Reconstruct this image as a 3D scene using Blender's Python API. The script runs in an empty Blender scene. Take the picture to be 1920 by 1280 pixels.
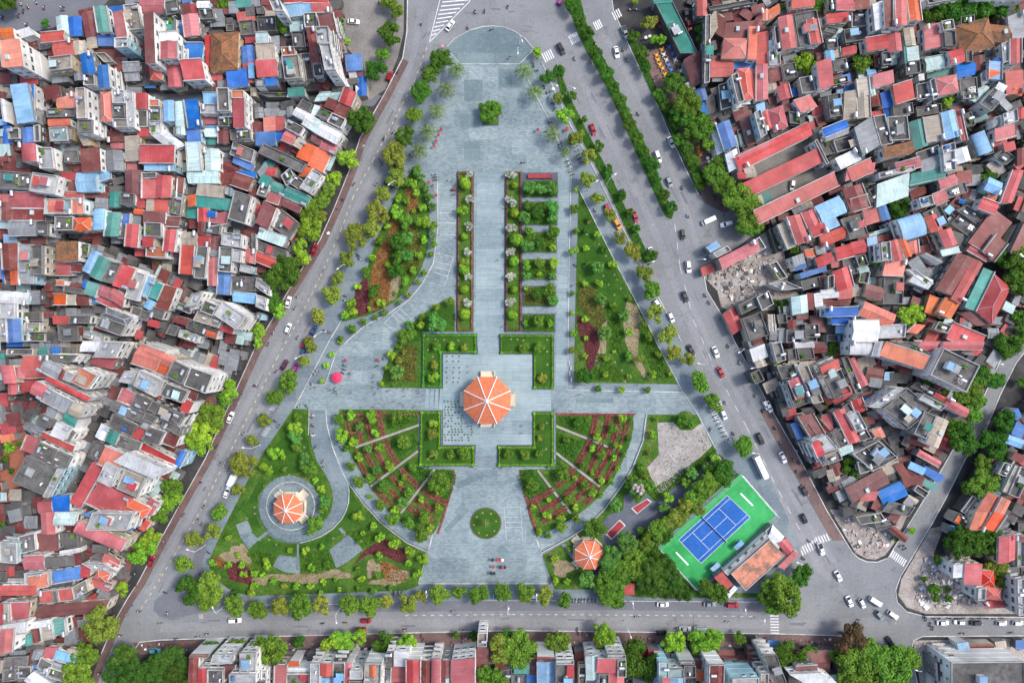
import bpy, math, random, re
from mathutils import Vector, Matrix, geometry
random.seed(7)
SC = bpy.context.scene
COL = SC.collection
# ---------------------------------------------------------------- camera
CAMH, S = 250.0, 5.0            # camera height (m) and photo pixels per metre of ground
cam_d = bpy.data.cameras.new('camera')
cam = bpy.data.objects.new('camera', cam_d)
COL.objects.link(cam)
cam.location = (0, 0, CAMH)
cam.rotation_euler = (0, 0, 0)
cam_d.sensor_width = 36.0
cam_d.lens = 36.0 * CAMH / (1920 / S)
cam_d.clip_start = 1.0
cam_d.clip_end = 2000.0
SC.camera = cam
# ---------------------------------------------------------------- light
SUN_EL, SUN_DIR = math.radians(52), math.radians(18)   # direction measured from +x towards +y
w = bpy.data.worlds.new('World'); SC.world = w
w.use_nodes = True
nt = w.node_tree
bg = nt.nodes['Background']
sky = nt.nodes.new('ShaderNodeTexSky')
sky.sky_type = 'NISHITA'
sky.sun_disc = False
sky.sun_elevation = SUN_EL
sky.sun_rotation = math.pi / 2 - SUN_DIR
sky.air_density = 1.0
sky.dust_density = 3.0
nt.links.new(sky.outputs[0], bg.inputs[0])
bg.inputs[1].default_value = 0.15
sd = bpy.data.lights.new('sun', 'SUN')
sd.energy = 1.5
sd.angle = math.radians(12.0)
sd.color = (1.0, 0.97, 0.92)
sun = bpy.data.objects.new('sun', sd)
COL.objects.link(sun)
v = Vector((math.cos(SUN_EL) * math.cos(SUN_DIR), math.cos(SUN_EL) * math.sin(SUN_DIR), math.sin(SUN_EL)))
sun.rotation_euler = v.to_track_quat('Z', 'Y').to_euler()
SC.view_settings.view_transform = 'Standard'
SC.view_settings.look = 'None'
SC.view_settings.exposure = 0.78
SC.view_settings.gamma = 1.0

# ---------------------------------------------------------------- helpers
def P(x, y, z=0.0):
    """photo pixel of a point at height z -> world"""
    k = (CAMH - z) / CAMH / S
    return Vector(((x - 960) * k, (640 - y) * k, z))

def tag(o, label=None, cat=None, group=None, kind=None):
    if label: o['label'] = label
    if cat: o['category'] = cat
    if group: o['group'] = group
    if kind: o['kind'] = kind
    return o

class MB:
    def __init__(s):
        s.v = []; s.f = []; s.m = []; s.uv = []; s.mats = []; s.smooth = []
    def mi(s, mat):
        if mat not in s.mats: s.mats.append(mat)
        return s.mats.index(mat)
    def face(s, pts, mat, uv=None, smooth=False):
        b = len(s.v)
        s.v += [tuple(p) for p in pts]
        s.f.append(tuple(range(b, b + len(pts))))
        s.m.append(s.mi(mat))
        s.uv.append(uv)
        s.smooth.append(smooth)
    def box(s, c, size, mat, rz=0.0, top=None):
        cx, cy, cz = c; sx, sy, sz = size[0] / 2, size[1] / 2, size[2] / 2
        ca, sa = math.cos(rz), math.sin(rz)
        def q(x, y, z): return (cx + x * ca - y * sa, cy + x * sa + y * ca, cz + z)
        p = [q(-sx, -sy, -sz), q(sx, -sy, -sz), q(sx, sy, -sz), q(-sx, sy, -sz), q(-sx, -sy, sz), q(sx, -sy, sz), q(sx, sy, sz), q(-sx, sy, sz)]
        for a in ((0, 1, 5, 4), (1, 2, 6, 5), (2, 3, 7, 6), (3, 0, 4, 7), (3, 2, 1, 0)): s.face([p[i] for i in a], mat)
        s.face([p[i] for i in (4, 5, 6, 7)], top or mat)
    def prism(s, pts, z0, z1, mat, side=None, bottom=False, uvs=1.0):
        pts = ccw(pts)
        n = len(pts)
        tri = [tuple(t) for t in geometry.tessellate_polygon([[Vector((p[0], p[1], 0)) for p in pts]])]
        b = len(s.v)
        for p in pts: s.v.append((p[0], p[1], z1))
        for t in tri:
            a0, a1, a2 = (pts[i] for i in t)
            if (a1[0] - a0[0]) * (a2[1] - a0[1]) - (a1[1] - a0[1]) * (a2[0] - a0[0]) < 0: t = t[::-1]
            s.f.append(tuple(b + i for i in t)); s.m.append(s.mi(mat)); s.uv.append(None); s.smooth.append(False)
        if z0 < z1:
            for i in range(n):
                p, q = pts[i], pts[(i + 1) % n]
                s.face([(p[0], p[1], z0), (q[0], q[1], z0), (q[0], q[1], z1), (p[0], p[1], z1)], side or mat)
    def tube(s, a, b, r0, r1, mat, n=6, cap=True, smooth=True):
        a, b = Vector(a), Vector(b)
        d = (b - a).normalized()
        u = d.orthogonal().normalized(); w_ = d.cross(u)
        ra = [a + (u * math.cos(t) + w_ * math.sin(t)) * r0 for t in [2 * math.pi * i / n for i in range(n)]]
        rb = [b + (u * math.cos(t) + w_ * math.sin(t)) * r1 for t in [2 * math.pi * i / n for i in range(n)]]
        for i in range(n):
            j = (i + 1) % n
            s.face([ra[i], ra[j], rb[j], rb[i]], mat, smooth=smooth)
        if cap:
            s.face(rb, mat); s.face(ra[::-1], mat)
    def mesh(s, name):
        me = bpy.data.meshes.new(name)
        me.from_pydata(s.v, [], s.f)
        for m in s.mats: me.materials.append(m)
        me.polygons.foreach_set('material_index', s.m)
        me.polygons.foreach_set('use_smooth', s.smooth)
        if any(u is not None for u in s.uv):
            ul = me.uv_layers.new(name='UVMap')
            flat = []
            for f, u in zip(s.f, s.uv):
                if u is None: flat += [0.0, 0.0] * len(f)
                else:
                    for q in u: flat += [q[0], q[1]]
            ul.data.foreach_set('uv', flat)
        me.update()
        return me
    def build(s, name, parent=None, loc=None):
        o = bpy.data.objects.new(name, s.mesh(name))
        COL.objects.link(o)
        if parent: o.parent = parent
        if loc: o.location = loc
        return o

def ccw(pts):
    a = sum(pts[i][0] * pts[(i + 1) % len(pts)][1] - pts[(i + 1) % len(pts)][0] * pts[i][1] for i in range(len(pts)))
    return list(pts) if a > 0 else list(pts)[::-1]

def put(name, me, parent=None, loc=(0, 0, 0), rz=0.0, sc=None):
    o = bpy.data.objects.new(name, me); COL.objects.link(o)
    if parent: o.parent = parent
    o.location = loc
    if rz: o.rotation_euler = (0, 0, rz)
    if sc: o.scale = sc
    return o
def empty(name, loc, rz=0.0, sc=None):
    o = put(name, None, None, loc, rz, sc)
    o.empty_display_size = 0.5
    return o
def inpoly(x, y, poly):
    c = False; j = len(poly) - 1
    for i in range(len(poly)):
        xi, yi = poly[i][0], poly[i][1]; xj, yj = poly[j][0], poly[j][1]
        if (yi > y) != (yj > y) and x < (xj - xi) * (y - yi) / (yj - yi) + xi: c = not c
        j = i
    return c

# ---------------------------------------------------------------- materials
def N(t, typ, **kw):
    n = t.nodes.new(typ)
    for k, v_ in kw.items(): setattr(n, k, v_)
    return n
def new_mat(name, rough=0.8, metal=0.0, spec=0.3):
    m = bpy.data.materials.new(name); m.use_nodes = True
    b = m.node_tree.nodes['Principled BSDF']
    b.inputs['Roughness'].default_value = rough
    b.inputs['Metallic'].default_value = metal
    b.inputs['Specular IOR Level'].default_value = spec
    return m, m.node_tree, b
def ramp(t, fac, stops):
    r = N(t, 'ShaderNodeValToRGB')
    while len(r.color_ramp.elements) < len(stops): r.color_ramp.elements.new(0.5)
    for e, (p, c) in zip(r.color_ramp.elements, stops):
        e.position = p; e.color = (*c, 1) if len(c) == 3 else c
    t.links.new(fac, r.inputs[0])
    return r.outputs[0]
def noise(t, scale, detail=3, vec=None, rough=0.5):
    n = N(t, 'ShaderNodeTexNoise'); n.inputs['Scale'].default_value = scale; n.inputs['Detail'].default_value = detail
    n.inputs['Roughness'].default_value = rough
    if vec is not None: t.links.new(vec, n.inputs['Vector'])
    return n.outputs['Fac']
def mix(t, fac, a, b, typ='MIX'):
    m = N(t, 'ShaderNodeMix', data_type='RGBA', blend_type=typ)
    for s_, val in ((0, fac), (6, a), (7, b)):
        if isinstance(val, (int, float)): m.inputs[s_].default_value = val
        elif isinstance(val, tuple): m.inputs[s_].default_value = (*val[:3], 1)
        else: t.links.new(val, m.inputs[s_])
    return m.outputs[2]
def geo(t): return N(t, 'ShaderNodeNewGeometry').outputs['Position']
def mathn(t, op, a, b=0.0):
    n = N(t, 'ShaderNodeMath', operation=op)
    for i, val in enumerate((a, b)):
        if isinstance(val, (int, float)): n.inputs[i].default_value = val
        else: t.links.new(val, n.inputs[i])
    return n.outputs[0]
def sc3(c, k): return tuple(min(1, x * k) for x in c[:3])

def plain(name, c, rough=0.7, metal=0.0, var=0.15, scale=0.7, rnd=0.0):
    m, t, b = new_mat(name, rough, metal)
    f = noise(t, scale, 4, geo(t))
    o = ramp(t, f, [(0.3, sc3(c, 1 - var)), (0.7, sc3(c, 1 + var))])
    if rnd:
        oi = N(t, 'ShaderNodeObjectInfo')
        h = N(t, 'ShaderNodeHueSaturation')
        t.links.new(o, h.inputs['Color'])
        t.links.new(mathn(t, 'ADD', mathn(t, 'MULTIPLY', oi.outputs['Random'], 2 * rnd), 1 - rnd), h.inputs['Value'])
        o = h.outputs[0]
    t.links.new(o, b.inputs['Base Color'])
    return m

def metal_roof(name, c, rust=0.25):
    """ribbed sheet roof: sheet joints, ribs, faded patches and streaks running down the slope (UV in metres)"""
    m, t, b = new_mat(name, 0.55, 0.0, 0.35)
    uv = N(t, 'ShaderNodeUVMap').outputs[0]
    oi = N(t, 'ShaderNodeObjectInfo').outputs['Random']
    pos = geo(t)
    big = noise(t, 0.16, 4, pos, 0.6)
    base = ramp(t, big, [(0.32, sc3(c, 0.72)), (0.5, c), (0.68, tuple(min(1, x * 1.05 + 0.05) for x in c))])
    # streaks
    mp = N(t, 'ShaderNodeMapping'); mp.inputs['Scale'].default_value = (1.6, 0.14, 1); t.links.new(uv, mp.inputs[0])
    add = N(t, 'ShaderNodeVectorMath', operation='ADD'); t.links.new(mp.outputs[0], add.inputs[0])
    cmb = N(t, 'ShaderNodeCombineXYZ'); t.links.new(mathn(t, 'MULTIPLY', oi, 50.0), cmb.inputs[0]); t.links.new(mathn(t, 'MULTIPLY', oi, 31.0), cmb.inputs[1]); t.links.new(cmb.outputs[0], add.inputs[1])
    st = noise(t, 1.0, 4, add.outputs[0], 0.65)
    sf = ramp(t, st, [(0.42, (0, 0, 0)), (0.7, (1, 1, 1))])
    dirt = tuple(0.45 * x + 0.55 * d for x, d in zip(sc3(c, 0.5), (0.14, 0.09, 0.06)))
    base = mix(t, mathn(t, 'MULTIPLY', sf, rust * 1.6), base, dirt)
    pn = noise(t, 0.45, 5, pos, 0.7)
    base = mix(t, ramp(t, pn, [(0.56, (0, 0, 0)), (0.70, (rust * 1.7,) * 3)]), base, tuple(min(1, .5 * x + .12) for x in dirt))
    # sheet joints every 1.05 m and ribs
    sx = N(t, 'ShaderNodeSeparateXYZ'); t.links.new(uv, sx.inputs[0])
    fr = mathn(t, 'FRACT', mathn(t, 'DIVIDE', sx.outputs[0], 1.05))
    jl = mathn(t, 'LESS_THAN', fr, 0.09)
    base = mix(t, mathn(t, 'MULTIPLY', jl, 0.28), base, sc3(c, 0.45))
    h = N(t, 'ShaderNodeHueSaturation'); t.links.new(base, h.inputs['Color'])
    t.links.new(mathn(t, 'ADD', mathn(t, 'MULTIPLY', oi, 0.34), 0.80), h.inputs['Value'])
    fr2 = mathn(t, 'FRACT', mathn(t, 'MULTIPLY', oi, 7.3))
    t.links.new(mathn(t, 'ADD', mathn(t, 'MULTIPLY', fr2, 0.30), 0.82), h.inputs['Saturation'])
    t.links.new(mathn(t, 'ADD', mathn(t, 'MULTIPLY', mathn(t, 'FRACT', mathn(t, 'MULTIPLY', oi, 3.7)), 0.016), 0.492), h.inputs['Hue'])
    t.links.new(h.outputs[0], b.inputs['Base Color'])
    rb = mathn(t, 'SINE', mathn(t, 'MULTIPLY', sx.outputs[0], 2 * math.pi / 0.35))
    bp = N(t, 'ShaderNodeBump'); bp.inputs['Strength'].default_value = 0.35; bp.inputs['Distance'].default_value = 0.04
    t.links.new(rb, bp.inputs['Height']); t.links.new(bp.outputs[0], b.inputs['Normal'])
    return m

def tile_roof(name, c):
    m, t, b = new_mat(name, 0.85)
    br = N(t, 'ShaderNodeTexBrick'); uv = N(t, 'ShaderNodeUVMap').outputs[0]
    t.links.new(uv, br.inputs['Vector'])
    br.inputs['Scale'].default_value = 1.0; br.inputs['Brick Width'].default_value = 0.5; br.inputs['Row Height'].default_value = 0.45
    br.inputs['Mortar Size'].default_value = 0.04
    br.inputs['Color1'].default_value = (*sc3(c, 1.2), 1); br.inputs['Color2'].default_value = (*sc3(c, 0.7), 1); br.inputs['Mortar'].default_value = (*sc3(c, 0.4), 1)
    o = mix(t, ramp(t, noise(t, 0.35, 5, geo(t), 0.7), [(0.45, (0, 0, 0)), (0.65, (1, 1, 1))]), br.outputs[0], (0.09, 0.065, 0.045))
    t.links.new(o, b.inputs['Base Color'])
    return m

def concrete(name, c, stain=0.5, sc=0.5, rnd=0.18):
    m, t, b = new_mat(name, 0.9)
    pos = geo(t)
    a = noise(t, sc, 6, pos, 0.65); d = noise(t, sc * 0.22, 3, pos)
    o = ramp(t, a, [(0.3, sc3(c, 1 - stain)), (0.5, c), (0.72, sc3(c, 1 + stain * 0.7))])
    o = mix(t, ramp(t, d, [(0.42, (0, 0, 0)), (0.62, (1, 1, 1))]), o, mix(t, 0.6, o, sc3(c, 0.45)))
    h = N(t, 'ShaderNodeHueSaturation'); t.links.new(o, h.inputs['Color'])
    oi = N(t, 'ShaderNodeObjectInfo').outputs['Random']
    t.links.new(mathn(t, 'ADD', mathn(t, 'MULTIPLY', oi, rnd * 2), 1 - rnd), h.inputs['Value'])
    t.links.new(h.outputs[0], b.inputs['Base Color'])
    return m

def foliage(name, c, c2=None, var=0.6, rnd=0.2):
    m, t, b = new_mat(name, 0.75, 0, 0.12)
    pos = geo(t)
    c2 = c2 or tuple(min(1, x * k) for x, k in zip(c, (1.9, 1.55, 1.2)))
    f = noise(t, 1.1, 2, pos); wn = N(t, 'ShaderNodeTexWhiteNoise')
    sn = N(t, 'ShaderNodeVectorMath', operation='SNAP'); sn.inputs[1].default_value = (0.45, 0.45, 0.45); t.links.new(pos, sn.inputs[0])
    t.links.new(sn.outputs[0], wn.inputs['Vector'])
    q = mathn(t, 'ADD', mathn(t, 'MULTIPLY', f, 0.62), mathn(t, 'MULTIPLY', wn.outputs['Value'], 0.38))
    o = ramp(t, q, [(0.25, sc3(c, 1 - var)), (0.5, c), (0.75, c2)])
    h = N(t, 'ShaderNodeHueSaturation'); t.links.new(o, h.inputs['Color'])
    oi = N(t, 'ShaderNodeObjectInfo').outputs['Random']
    t.links.new(mathn(t, 'ADD', mathn(t, 'MULTIPLY', oi, rnd * 2), 1 - rnd), h.inputs['Value'])
    t.links.new(mathn(t, 'ADD', mathn(t, 'MULTIPLY', mathn(t, 'FRACT', mathn(t, 'MULTIPLY', oi, 5.1)), 0.04), 0.48), h.inputs['Hue'])
    t.links.new(h.outputs[0], b.inputs['Base Color'])
    b.inputs['Subsurface Weight'].default_value = 0.0
    return m

def paving(name, c, c2, bw=1.2, bh=0.6, rot=0.0, patch=0.05):
    m, t, b = new_mat(name, 0.7, 0, 0.35)
    pos = geo(t)
    mp = N(t, 'ShaderNodeMapping'); mp.inputs['Rotation'].default_value = (0, 0, rot); t.links.new(pos, mp.inputs[0])
    br = N(t, 'ShaderNodeTexBrick'); t.links.new(mp.outputs[0], br.inputs['Vector'])
    br.inputs['Scale'].default_value = 1.0; br.inputs['Brick Width'].default_value = bw; br.inputs['Row Height'].default_value = bh
    br.inputs['Mortar Size'].default_value = 0.035; br.inputs['Bias'].default_value = 0.1
    br.inputs['Color1'].default_value = (*c, 1); br.inputs['Color2'].default_value = (*c2, 1); br.inputs['Mortar'].default_value = (*sc3(c, 0.62), 1)
    b2 = N(t, 'ShaderNodeTexBrick'); t.links.new(mp.outputs[0], b2.inputs['Vector'])
    b2.inputs['Scale'].default_value = 1.0; b2.inputs['Brick Width'].default_value = bw * 9; b2.inputs['Row Height'].default_value = bh * 9
    b2.inputs['Mortar Size'].default_value = 0.0; b2.inputs['Color1'].default_value = (0.80, 0.82, 0.84, 1); b2.inputs['Color2'].default_value = (1.12, 1.1, 1.08, 1)
    o = mix(t, 1.0, br.outputs[0], b2.outputs[0], 'MULTIPLY')
    n1 = noise(t, patch, 6, pos, 0.6)
    o = mix(t, 1.0, o, ramp(t, n1, [(0.3, (0.72, 0.74, 0.77)), (0.7, (1.2, 1.18, 1.14))]), 'MULTIPLY')
    n2 = noise(t, 0.8, 5, pos, 0.7)
    o = mix(t, ramp(t, n2, [(0.5, (0, 0, 0)), (0.75, (0.5, 0.5, 0.5))]), o, sc3(c, 1.4))
    t.links.new(o, b.inputs['Base Color'])
    return m

def ground_mat(name, stops, scale=0.12, rough=0.9, fine=2.0, famt=0.35):
    m, t, b = new_mat(name, rough)
    pos = geo(t)
    o = ramp(t, noise(t, scale, 6, pos, 0.62), stops)
    o = mix(t, famt, o, ramp(t, noise(t, fine, 4, pos, 0.7), [(0.3, (0.35, 0.35, 0.35)), (0.7, (1.5, 1.5, 1.5))]), 'MULTIPLY')
    if name.startswith('court'):
        o = mix(t, ramp(t, noise(t, 0.22, 8, pos, 0.75), [(0.48, (0, 0, 0)), (0.72, (0.28, 0.28, 0.28))]), o, tuple(min(1, x * 1.5 + .07) for x in stops[-1][1]))
        o = mix(t, ramp(t, noise(t, 0.12, 6, pos, 0.6), [(0.28, (0.4, 0.4, 0.4)), (0.42, (0, 0, 0))]), o, sc3(stops[0][1], 0.6))
    if name.startswith('asphalt'):
        st = noise(t, 0.16, 8, pos, 0.75)
        o = mix(t, ramp(t, st, [(0.56, (0, 0, 0)), (0.66, (0.55, 0.55, 0.55))]), o, (0.10, 0.10, 0.105))
        o = mix(t, ramp(t, noise(t, 0.33, 6, pos, 0.8), [(0.60, (0, 0, 0)), (0.70, (0.6, 0.6, 0.6))]), o, (0.30, 0.295, 0.285))
    t.links.new(o, b.inputs['Base Color'])
    return m

RC = {'r': (0.46, 0.078, 0.078), 'o': (0.64, 0.15, 0.07), 'm': (0.19, 0.042, 0.04), 'b': (0.025, 0.15, 0.46), 'l': (0.21, 0.42, 0.64),
      'c': (0.46, 0.62, 0.60), 't': (0.05, 0.26, 0.22), 'g': (0.26, 0.28, 0.30), 'w': (0.64, 0.65, 0.66), 'k': (0.11, 0.105, 0.10), 's': (0.44, 0.38, 0.30), 'n': (0.30, 0.13, 0.06)}
M = {}
for k_, c_ in RC.items():
    M['roof_' + k_] = metal_roof('ribbed_roof_' + k_, c_, {'m': 0.5, 'g': 0.45, 'k': 0.5, 's': 0.4}.get(k_, 0.28))
M['roof_n'] = tile_roof('clay_tiles', RC['n'])
M['roof_nk'] = tile_roof('slate_tiles', (0.16, 0.18, 0.20))
M['roof_oh'] = metal_roof('ribbed_roof_hip', (0.58, 0.10, 0.06), 0.2)
M['flat_k'] = concrete('terrace_concrete', (0.125, 0.12, 0.115), 0.62, 0.35)
M['flat_w'] = concrete('terrace_pale', (0.36, 0.37, 0.38), 0.35)
M['flat_s'] = concrete('terrace_sand', (0.27, 0.24, 0.20), 0.4)
M['flat_c'] = concrete('terrace_teal', (0.26, 0.36, 0.36), 0.3)
M['flat_o'] = concrete('terrace_tile', (0.48, 0.16, 0.09), 0.3)
M['flat_r'] = M['flat_o']
M['flat_t'] = concrete('terrace_green', (0.06, 0.27, 0.22), 0.25)
M['flat_b'] = M['flat_l'] = M['flat_c']
M['wall0'] = concrete('wall_white', (0.76, 0.755, 0.73), 0.12, 0.4, 0.06)
M['wall1'] = concrete('wall_cream', (0.50, 0.44, 0.34), 0.2, 0.4)
M['wall2'] = concrete('wall_grey', (0.25, 0.245, 0.235), 0.35, 0.4)
M['wall3'] = concrete('wall_ochre', (0.50, 0.37, 0.21), 0.25, 0.4)
M['wall4'] = concrete('wall_pink', (0.66, 0.46, 0.42), 0.2, 0.4)
M['wall5'] = concrete('wall_blue', (0.36, 0.58, 0.66), 0.2, 0.4)
M['wall6'] = concrete('wall_dark', (0.10, 0.095, 0.09), 0.4, 0.4)
M['cap'] = concrete('parapet_cap', (0.50, 0.49, 0.47), 0.25, 0.8)
M['capk'] = concrete('parapet_grey', (0.22, 0.215, 0.205), 0.3, 0.8)
M['frame'] = plain('window_frame', (0.6, 0.6, 0.58), 0.5)
M['glass'] = plain('window_glass', (0.05, 0.07, 0.085), 0.12, 0, 0.4, 0.5)
M['steel'] = plain('stainless', (0.62, 0.63, 0.65), 0.3, 0.7, 0.1)
M['white'] = plain('white_paint', (0.78, 0.78, 0.77), 0.5, 0, 0.06)
M['dark'] = plain('dark_paint', (0.04, 0.04, 0.045), 0.5, 0, 0.2)
M['brown'] = plain('brown_wood', (0.16, 0.09, 0.05), 0.7)
M['asphalt'] = ground_mat('asphalt', [(0.3, (0.168, 0.175, 0.182)), (0.5, (0.208, 0.215, 0.222)), (0.7, (0.247, 0.253, 0.26))], 0.05, 0.85, 1.2, 0.25)
M['asphalt3'] = ground_mat('asphalt_worn', [(0.3, (0.19, 0.193, 0.203)), (0.5, (0.235, 0.237, 0.247)), (0.7, (0.275, 0.277, 0.285))], 0.05, 0.85, 1.2, 0.25)
M['asphalt2'] = ground_mat('asphalt_dark', [(0.3, (0.125, 0.13, 0.15)), (0.7, (0.175, 0.18, 0.20))], 0.08, 0.85, 1.5, 0.25)
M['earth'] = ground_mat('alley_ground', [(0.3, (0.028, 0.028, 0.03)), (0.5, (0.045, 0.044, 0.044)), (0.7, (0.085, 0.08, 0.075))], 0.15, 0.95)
M['dirt'] = ground_mat('pale_dirt', [(0.3, (0.22, 0.19, 0.165)), (0.5, (0.33, 0.29, 0.26)), (0.7, (0.42, 0.38, 0.35))], 0.2, 0.95, 1.5, 0.7)
M['dirt2'] = ground_mat('garden_soil', [(0.3, (0.20, 0.15, 0.09)), (0.7, (0.34, 0.27, 0.17))], 0.2, 0.95, 1.5, 0.6)
M['pad'] = ground_mat('concrete_pad', [(0.3, (0.25, 0.225, 0.215)), (0.5, (0.33, 0.30, 0.285)), (0.7, (0.40, 0.365, 0.345))], 0.12, 0.9, 1.0, 0.3)
M['lot'] = ground_mat('lot_concrete', [(0.3, (0.15, 0.14, 0.13)), (0.7, (0.26, 0.245, 0.23))], 0.1, 0.9, 1.2, 0.35)
M['redpave'] = paving('red_pavers', (0.15, 0.095, 0.088), (0.20, 0.125, 0.115), 0.4, 0.4)
M['brick_yard'] = paving('brick_yard', (0.32, 0.11, 0.07), (0.40, 0.15, 0.09), 0.4, 0.4)
M['tile'] = paving('plaza_tile', (0.175, 0.232, 0.25), (0.27, 0.33, 0.345), 1.2, 0.6)
M['tile2'] = paving('sidewalk_tile', (0.165, 0.21, 0.235), (0.20, 0.245, 0.27), 1.0, 0.5)
M['tile3'] = paving('stage_tile', (0.15, 0.21, 0.225), (0.17, 0.23, 0.245), 1.5, 0.8)
M['tile4'] = paving('platform_tile', (0.225, 0.30, 0.325), (0.28, 0.35, 0.37), 6.0, 0.55)
M['darkpave'] = paving('dark_pavers', (0.10, 0.115, 0.15), (0.13, 0.145, 0.18), 0.8, 0.4)
M['granite'] = plain('dark_granite', (0.07, 0.085, 0.12), 0.5, 0, 0.2)
M['stone'] = concrete('pale_stone', (0.58, 0.58, 0.57), 0.2, 0.8)
M['lawn'] = ground_mat('lawn', [(0.3, (0.018, 0.068, 0.005)), (0.5, (0.032, 0.098, 0.008)), (0.7, (0.055, 0.13, 0.012))], 0.15, 0.95, 3.0, 0.5)
M['rough_grass'] = ground_mat('rough_grass', [(0.30, (0.026, 0.078, 0.008)), (0.46, (0.045, 0.115, 0.012)), (0.58, (0.075, 0.15, 0.018)), (0.67, (0.15, 0.165, 0.05)), (0.76, (0.24, 0.19, 0.10))], 0.11, 0.95, 1.6, 0.7)
M['redbed'] = foliage('red_foliage', (0.20, 0.055, 0.05), (0.30, 0.09, 0.078), 0.5, 0.1)
M['maroonbed'] = foliage('maroon_foliage', (0.11, 0.03, 0.03), (0.22, 0.05, 0.05), 0.4, 0.1)
M['orangebed'] = foliage('orange_foliage', (0.22, 0.075, 0.035), (0.26, 0.16, 0.05), 0.5, 0.1)
M['hedge'] = foliage('hedge_leaves', (0.08, 0.24, 0.015), (0.14, 0.37, 0.03), 0.4, 0.08)
M['cover'] = foliage('groundcover_leaves', (0.036, 0.115, 0.010), (0.085, 0.215, 0.02), 0.5, 0.1)
M['olivecover'] = foliage('olive_leaves', (0.09, 0.10, 0.02), (0.20, 0.18, 0.04), 0.5, 0.1)
LC = {'d': (0.045, 0.125, 0.014), 'm': (0.09, 0.19, 0.022), 'l': (0.165, 0.33, 0.028), 'y': (0.15, 0.20, 0.03), 'g': (0.075, 0.205, 0.04), 'f': (0.045, 0.11, 0.016), 'n': (0.10, 0.075, 0.035)}
for k_, c_ in LC.items(): M['leaf_' + k_] = foliage('leaves_' + k_, c_)
M['leaf_P'] = foliage('palm_leaves', (0.09, 0.155, 0.035), (0.24, 0.30, 0.10))
M['leaf_W'] = foliage('silver_leaves', (0.30, 0.33, 0.24), (0.60, 0.60, 0.55), 0.45)
M['bark'] = plain('bark', (0.14, 0.11, 0.085), 0.95, 0, 0.3, 3)
M['palebark'] = plain('pale_bark', (0.42, 0.40, 0.37), 0.9, 0, 0.2, 3)
M['court_green'] = ground_mat('court_green', [(0.3, (0.018, 0.26, 0.06)), (0.7, (0.045, 0.38, 0.11))], 0.06, 0.7, 1.0, 0.1)
M['court_blue'] = ground_mat('court_blue', [(0.3, (0.008, 0.085, 0.33)), (0.7, (0.012, 0.11, 0.40))], 0.1, 0.7, 1.0, 0.08)
M['court_red'] = ground_mat('court_red', [(0.3, (0.26, 0.03, 0.035)), (0.7, (0.33, 0.045, 0.05))], 0.3, 0.7, 1.0, 0.1)
M['lane_white'] = plain('lane_paint', (0.62, 0.62, 0.62), 0.7, 0, 0.25, 1.5)
M['lane_yellow'] = plain('lane_paint_yellow', (0.55, 0.47, 0.25), 0.7, 0, 0.3, 1.5)
M['net'] = plain('net', (0.20, 0.30, 0.38), 0.8)
# ---------------------------------------------------------------- setting: ground, roads, park surfaces
def structure(name, polys, z, mat, z0=None, side=None):
    mb = MB()
    for i, pl in enumerate(polys):
        zi = z + 0.0009 * i
        mb.prism([P(x, y) for x, y in pl], zi if z0 is None else z0, zi, mat, side)
    o = mb.build(name); o['kind'] = 'structure'
    return o
def offset(pl, d):
    """polyline moved sideways by d photo pixels (left of its direction)"""
    out = []
    for i in range(len(pl)):
        a = pl[max(0, i - 1)]; b = pl[min(len(pl) - 1, i + 1)]
        dx, dy = b[0] - a[0], b[1] - a[1]; L = math.hypot(dx, dy) or 1
        out.append((pl[i][0] + dy / L * d, pl[i][1] - dx / L * d))
    return out
def strip(mb, pl, w_, z0, z1, mat, off=0.0, closed=False):
    if closed: pl = list(pl) + [pl[0]]
    a = offset(pl, off + w_ / 2); b = offset(pl, off - w_ / 2)
    if closed:
        for q in (a, b):
            mid = ((q[0][0] + q[-1][0]) / 2, (q[0][1] + q[-1][1]) / 2); q[0] = q[-1] = mid
    for i in range(len(pl) - 1):
        q = [P(*a[i]), P(*a[i + 1]), P(*b[i + 1]), P(*b[i])]
        q = ccw(q)
        mb.face([(p[0], p[1], z1) for p in q], mat)
        if z1 > z0:
            for j in range(4):
                p, r = q[j], q[(j + 1) % 4]
                mb.face([(p[0], p[1], z0), (r[0], r[1], z0), (r[0], r[1], z1), (p[0], p[1], z1)], mat)
def lines(name, pls, w_, z0, z1, mat, kind='structure'):
    mb = MB()
    for pl in pls: strip(mb, pl, w_, z0, z1, mat)
    o = mb.build(name)
    if kind: o['kind'] = kind
    return o
def arc(cx, cy, r, a0, a1, n=24):
    return [(cx + r * math.cos(math.radians(a0 + (a1 - a0) * i / n)), cy + r * math.sin(math.radians(a0 + (a1 - a0) * i / n))) for i in range(n + 1)]
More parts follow.
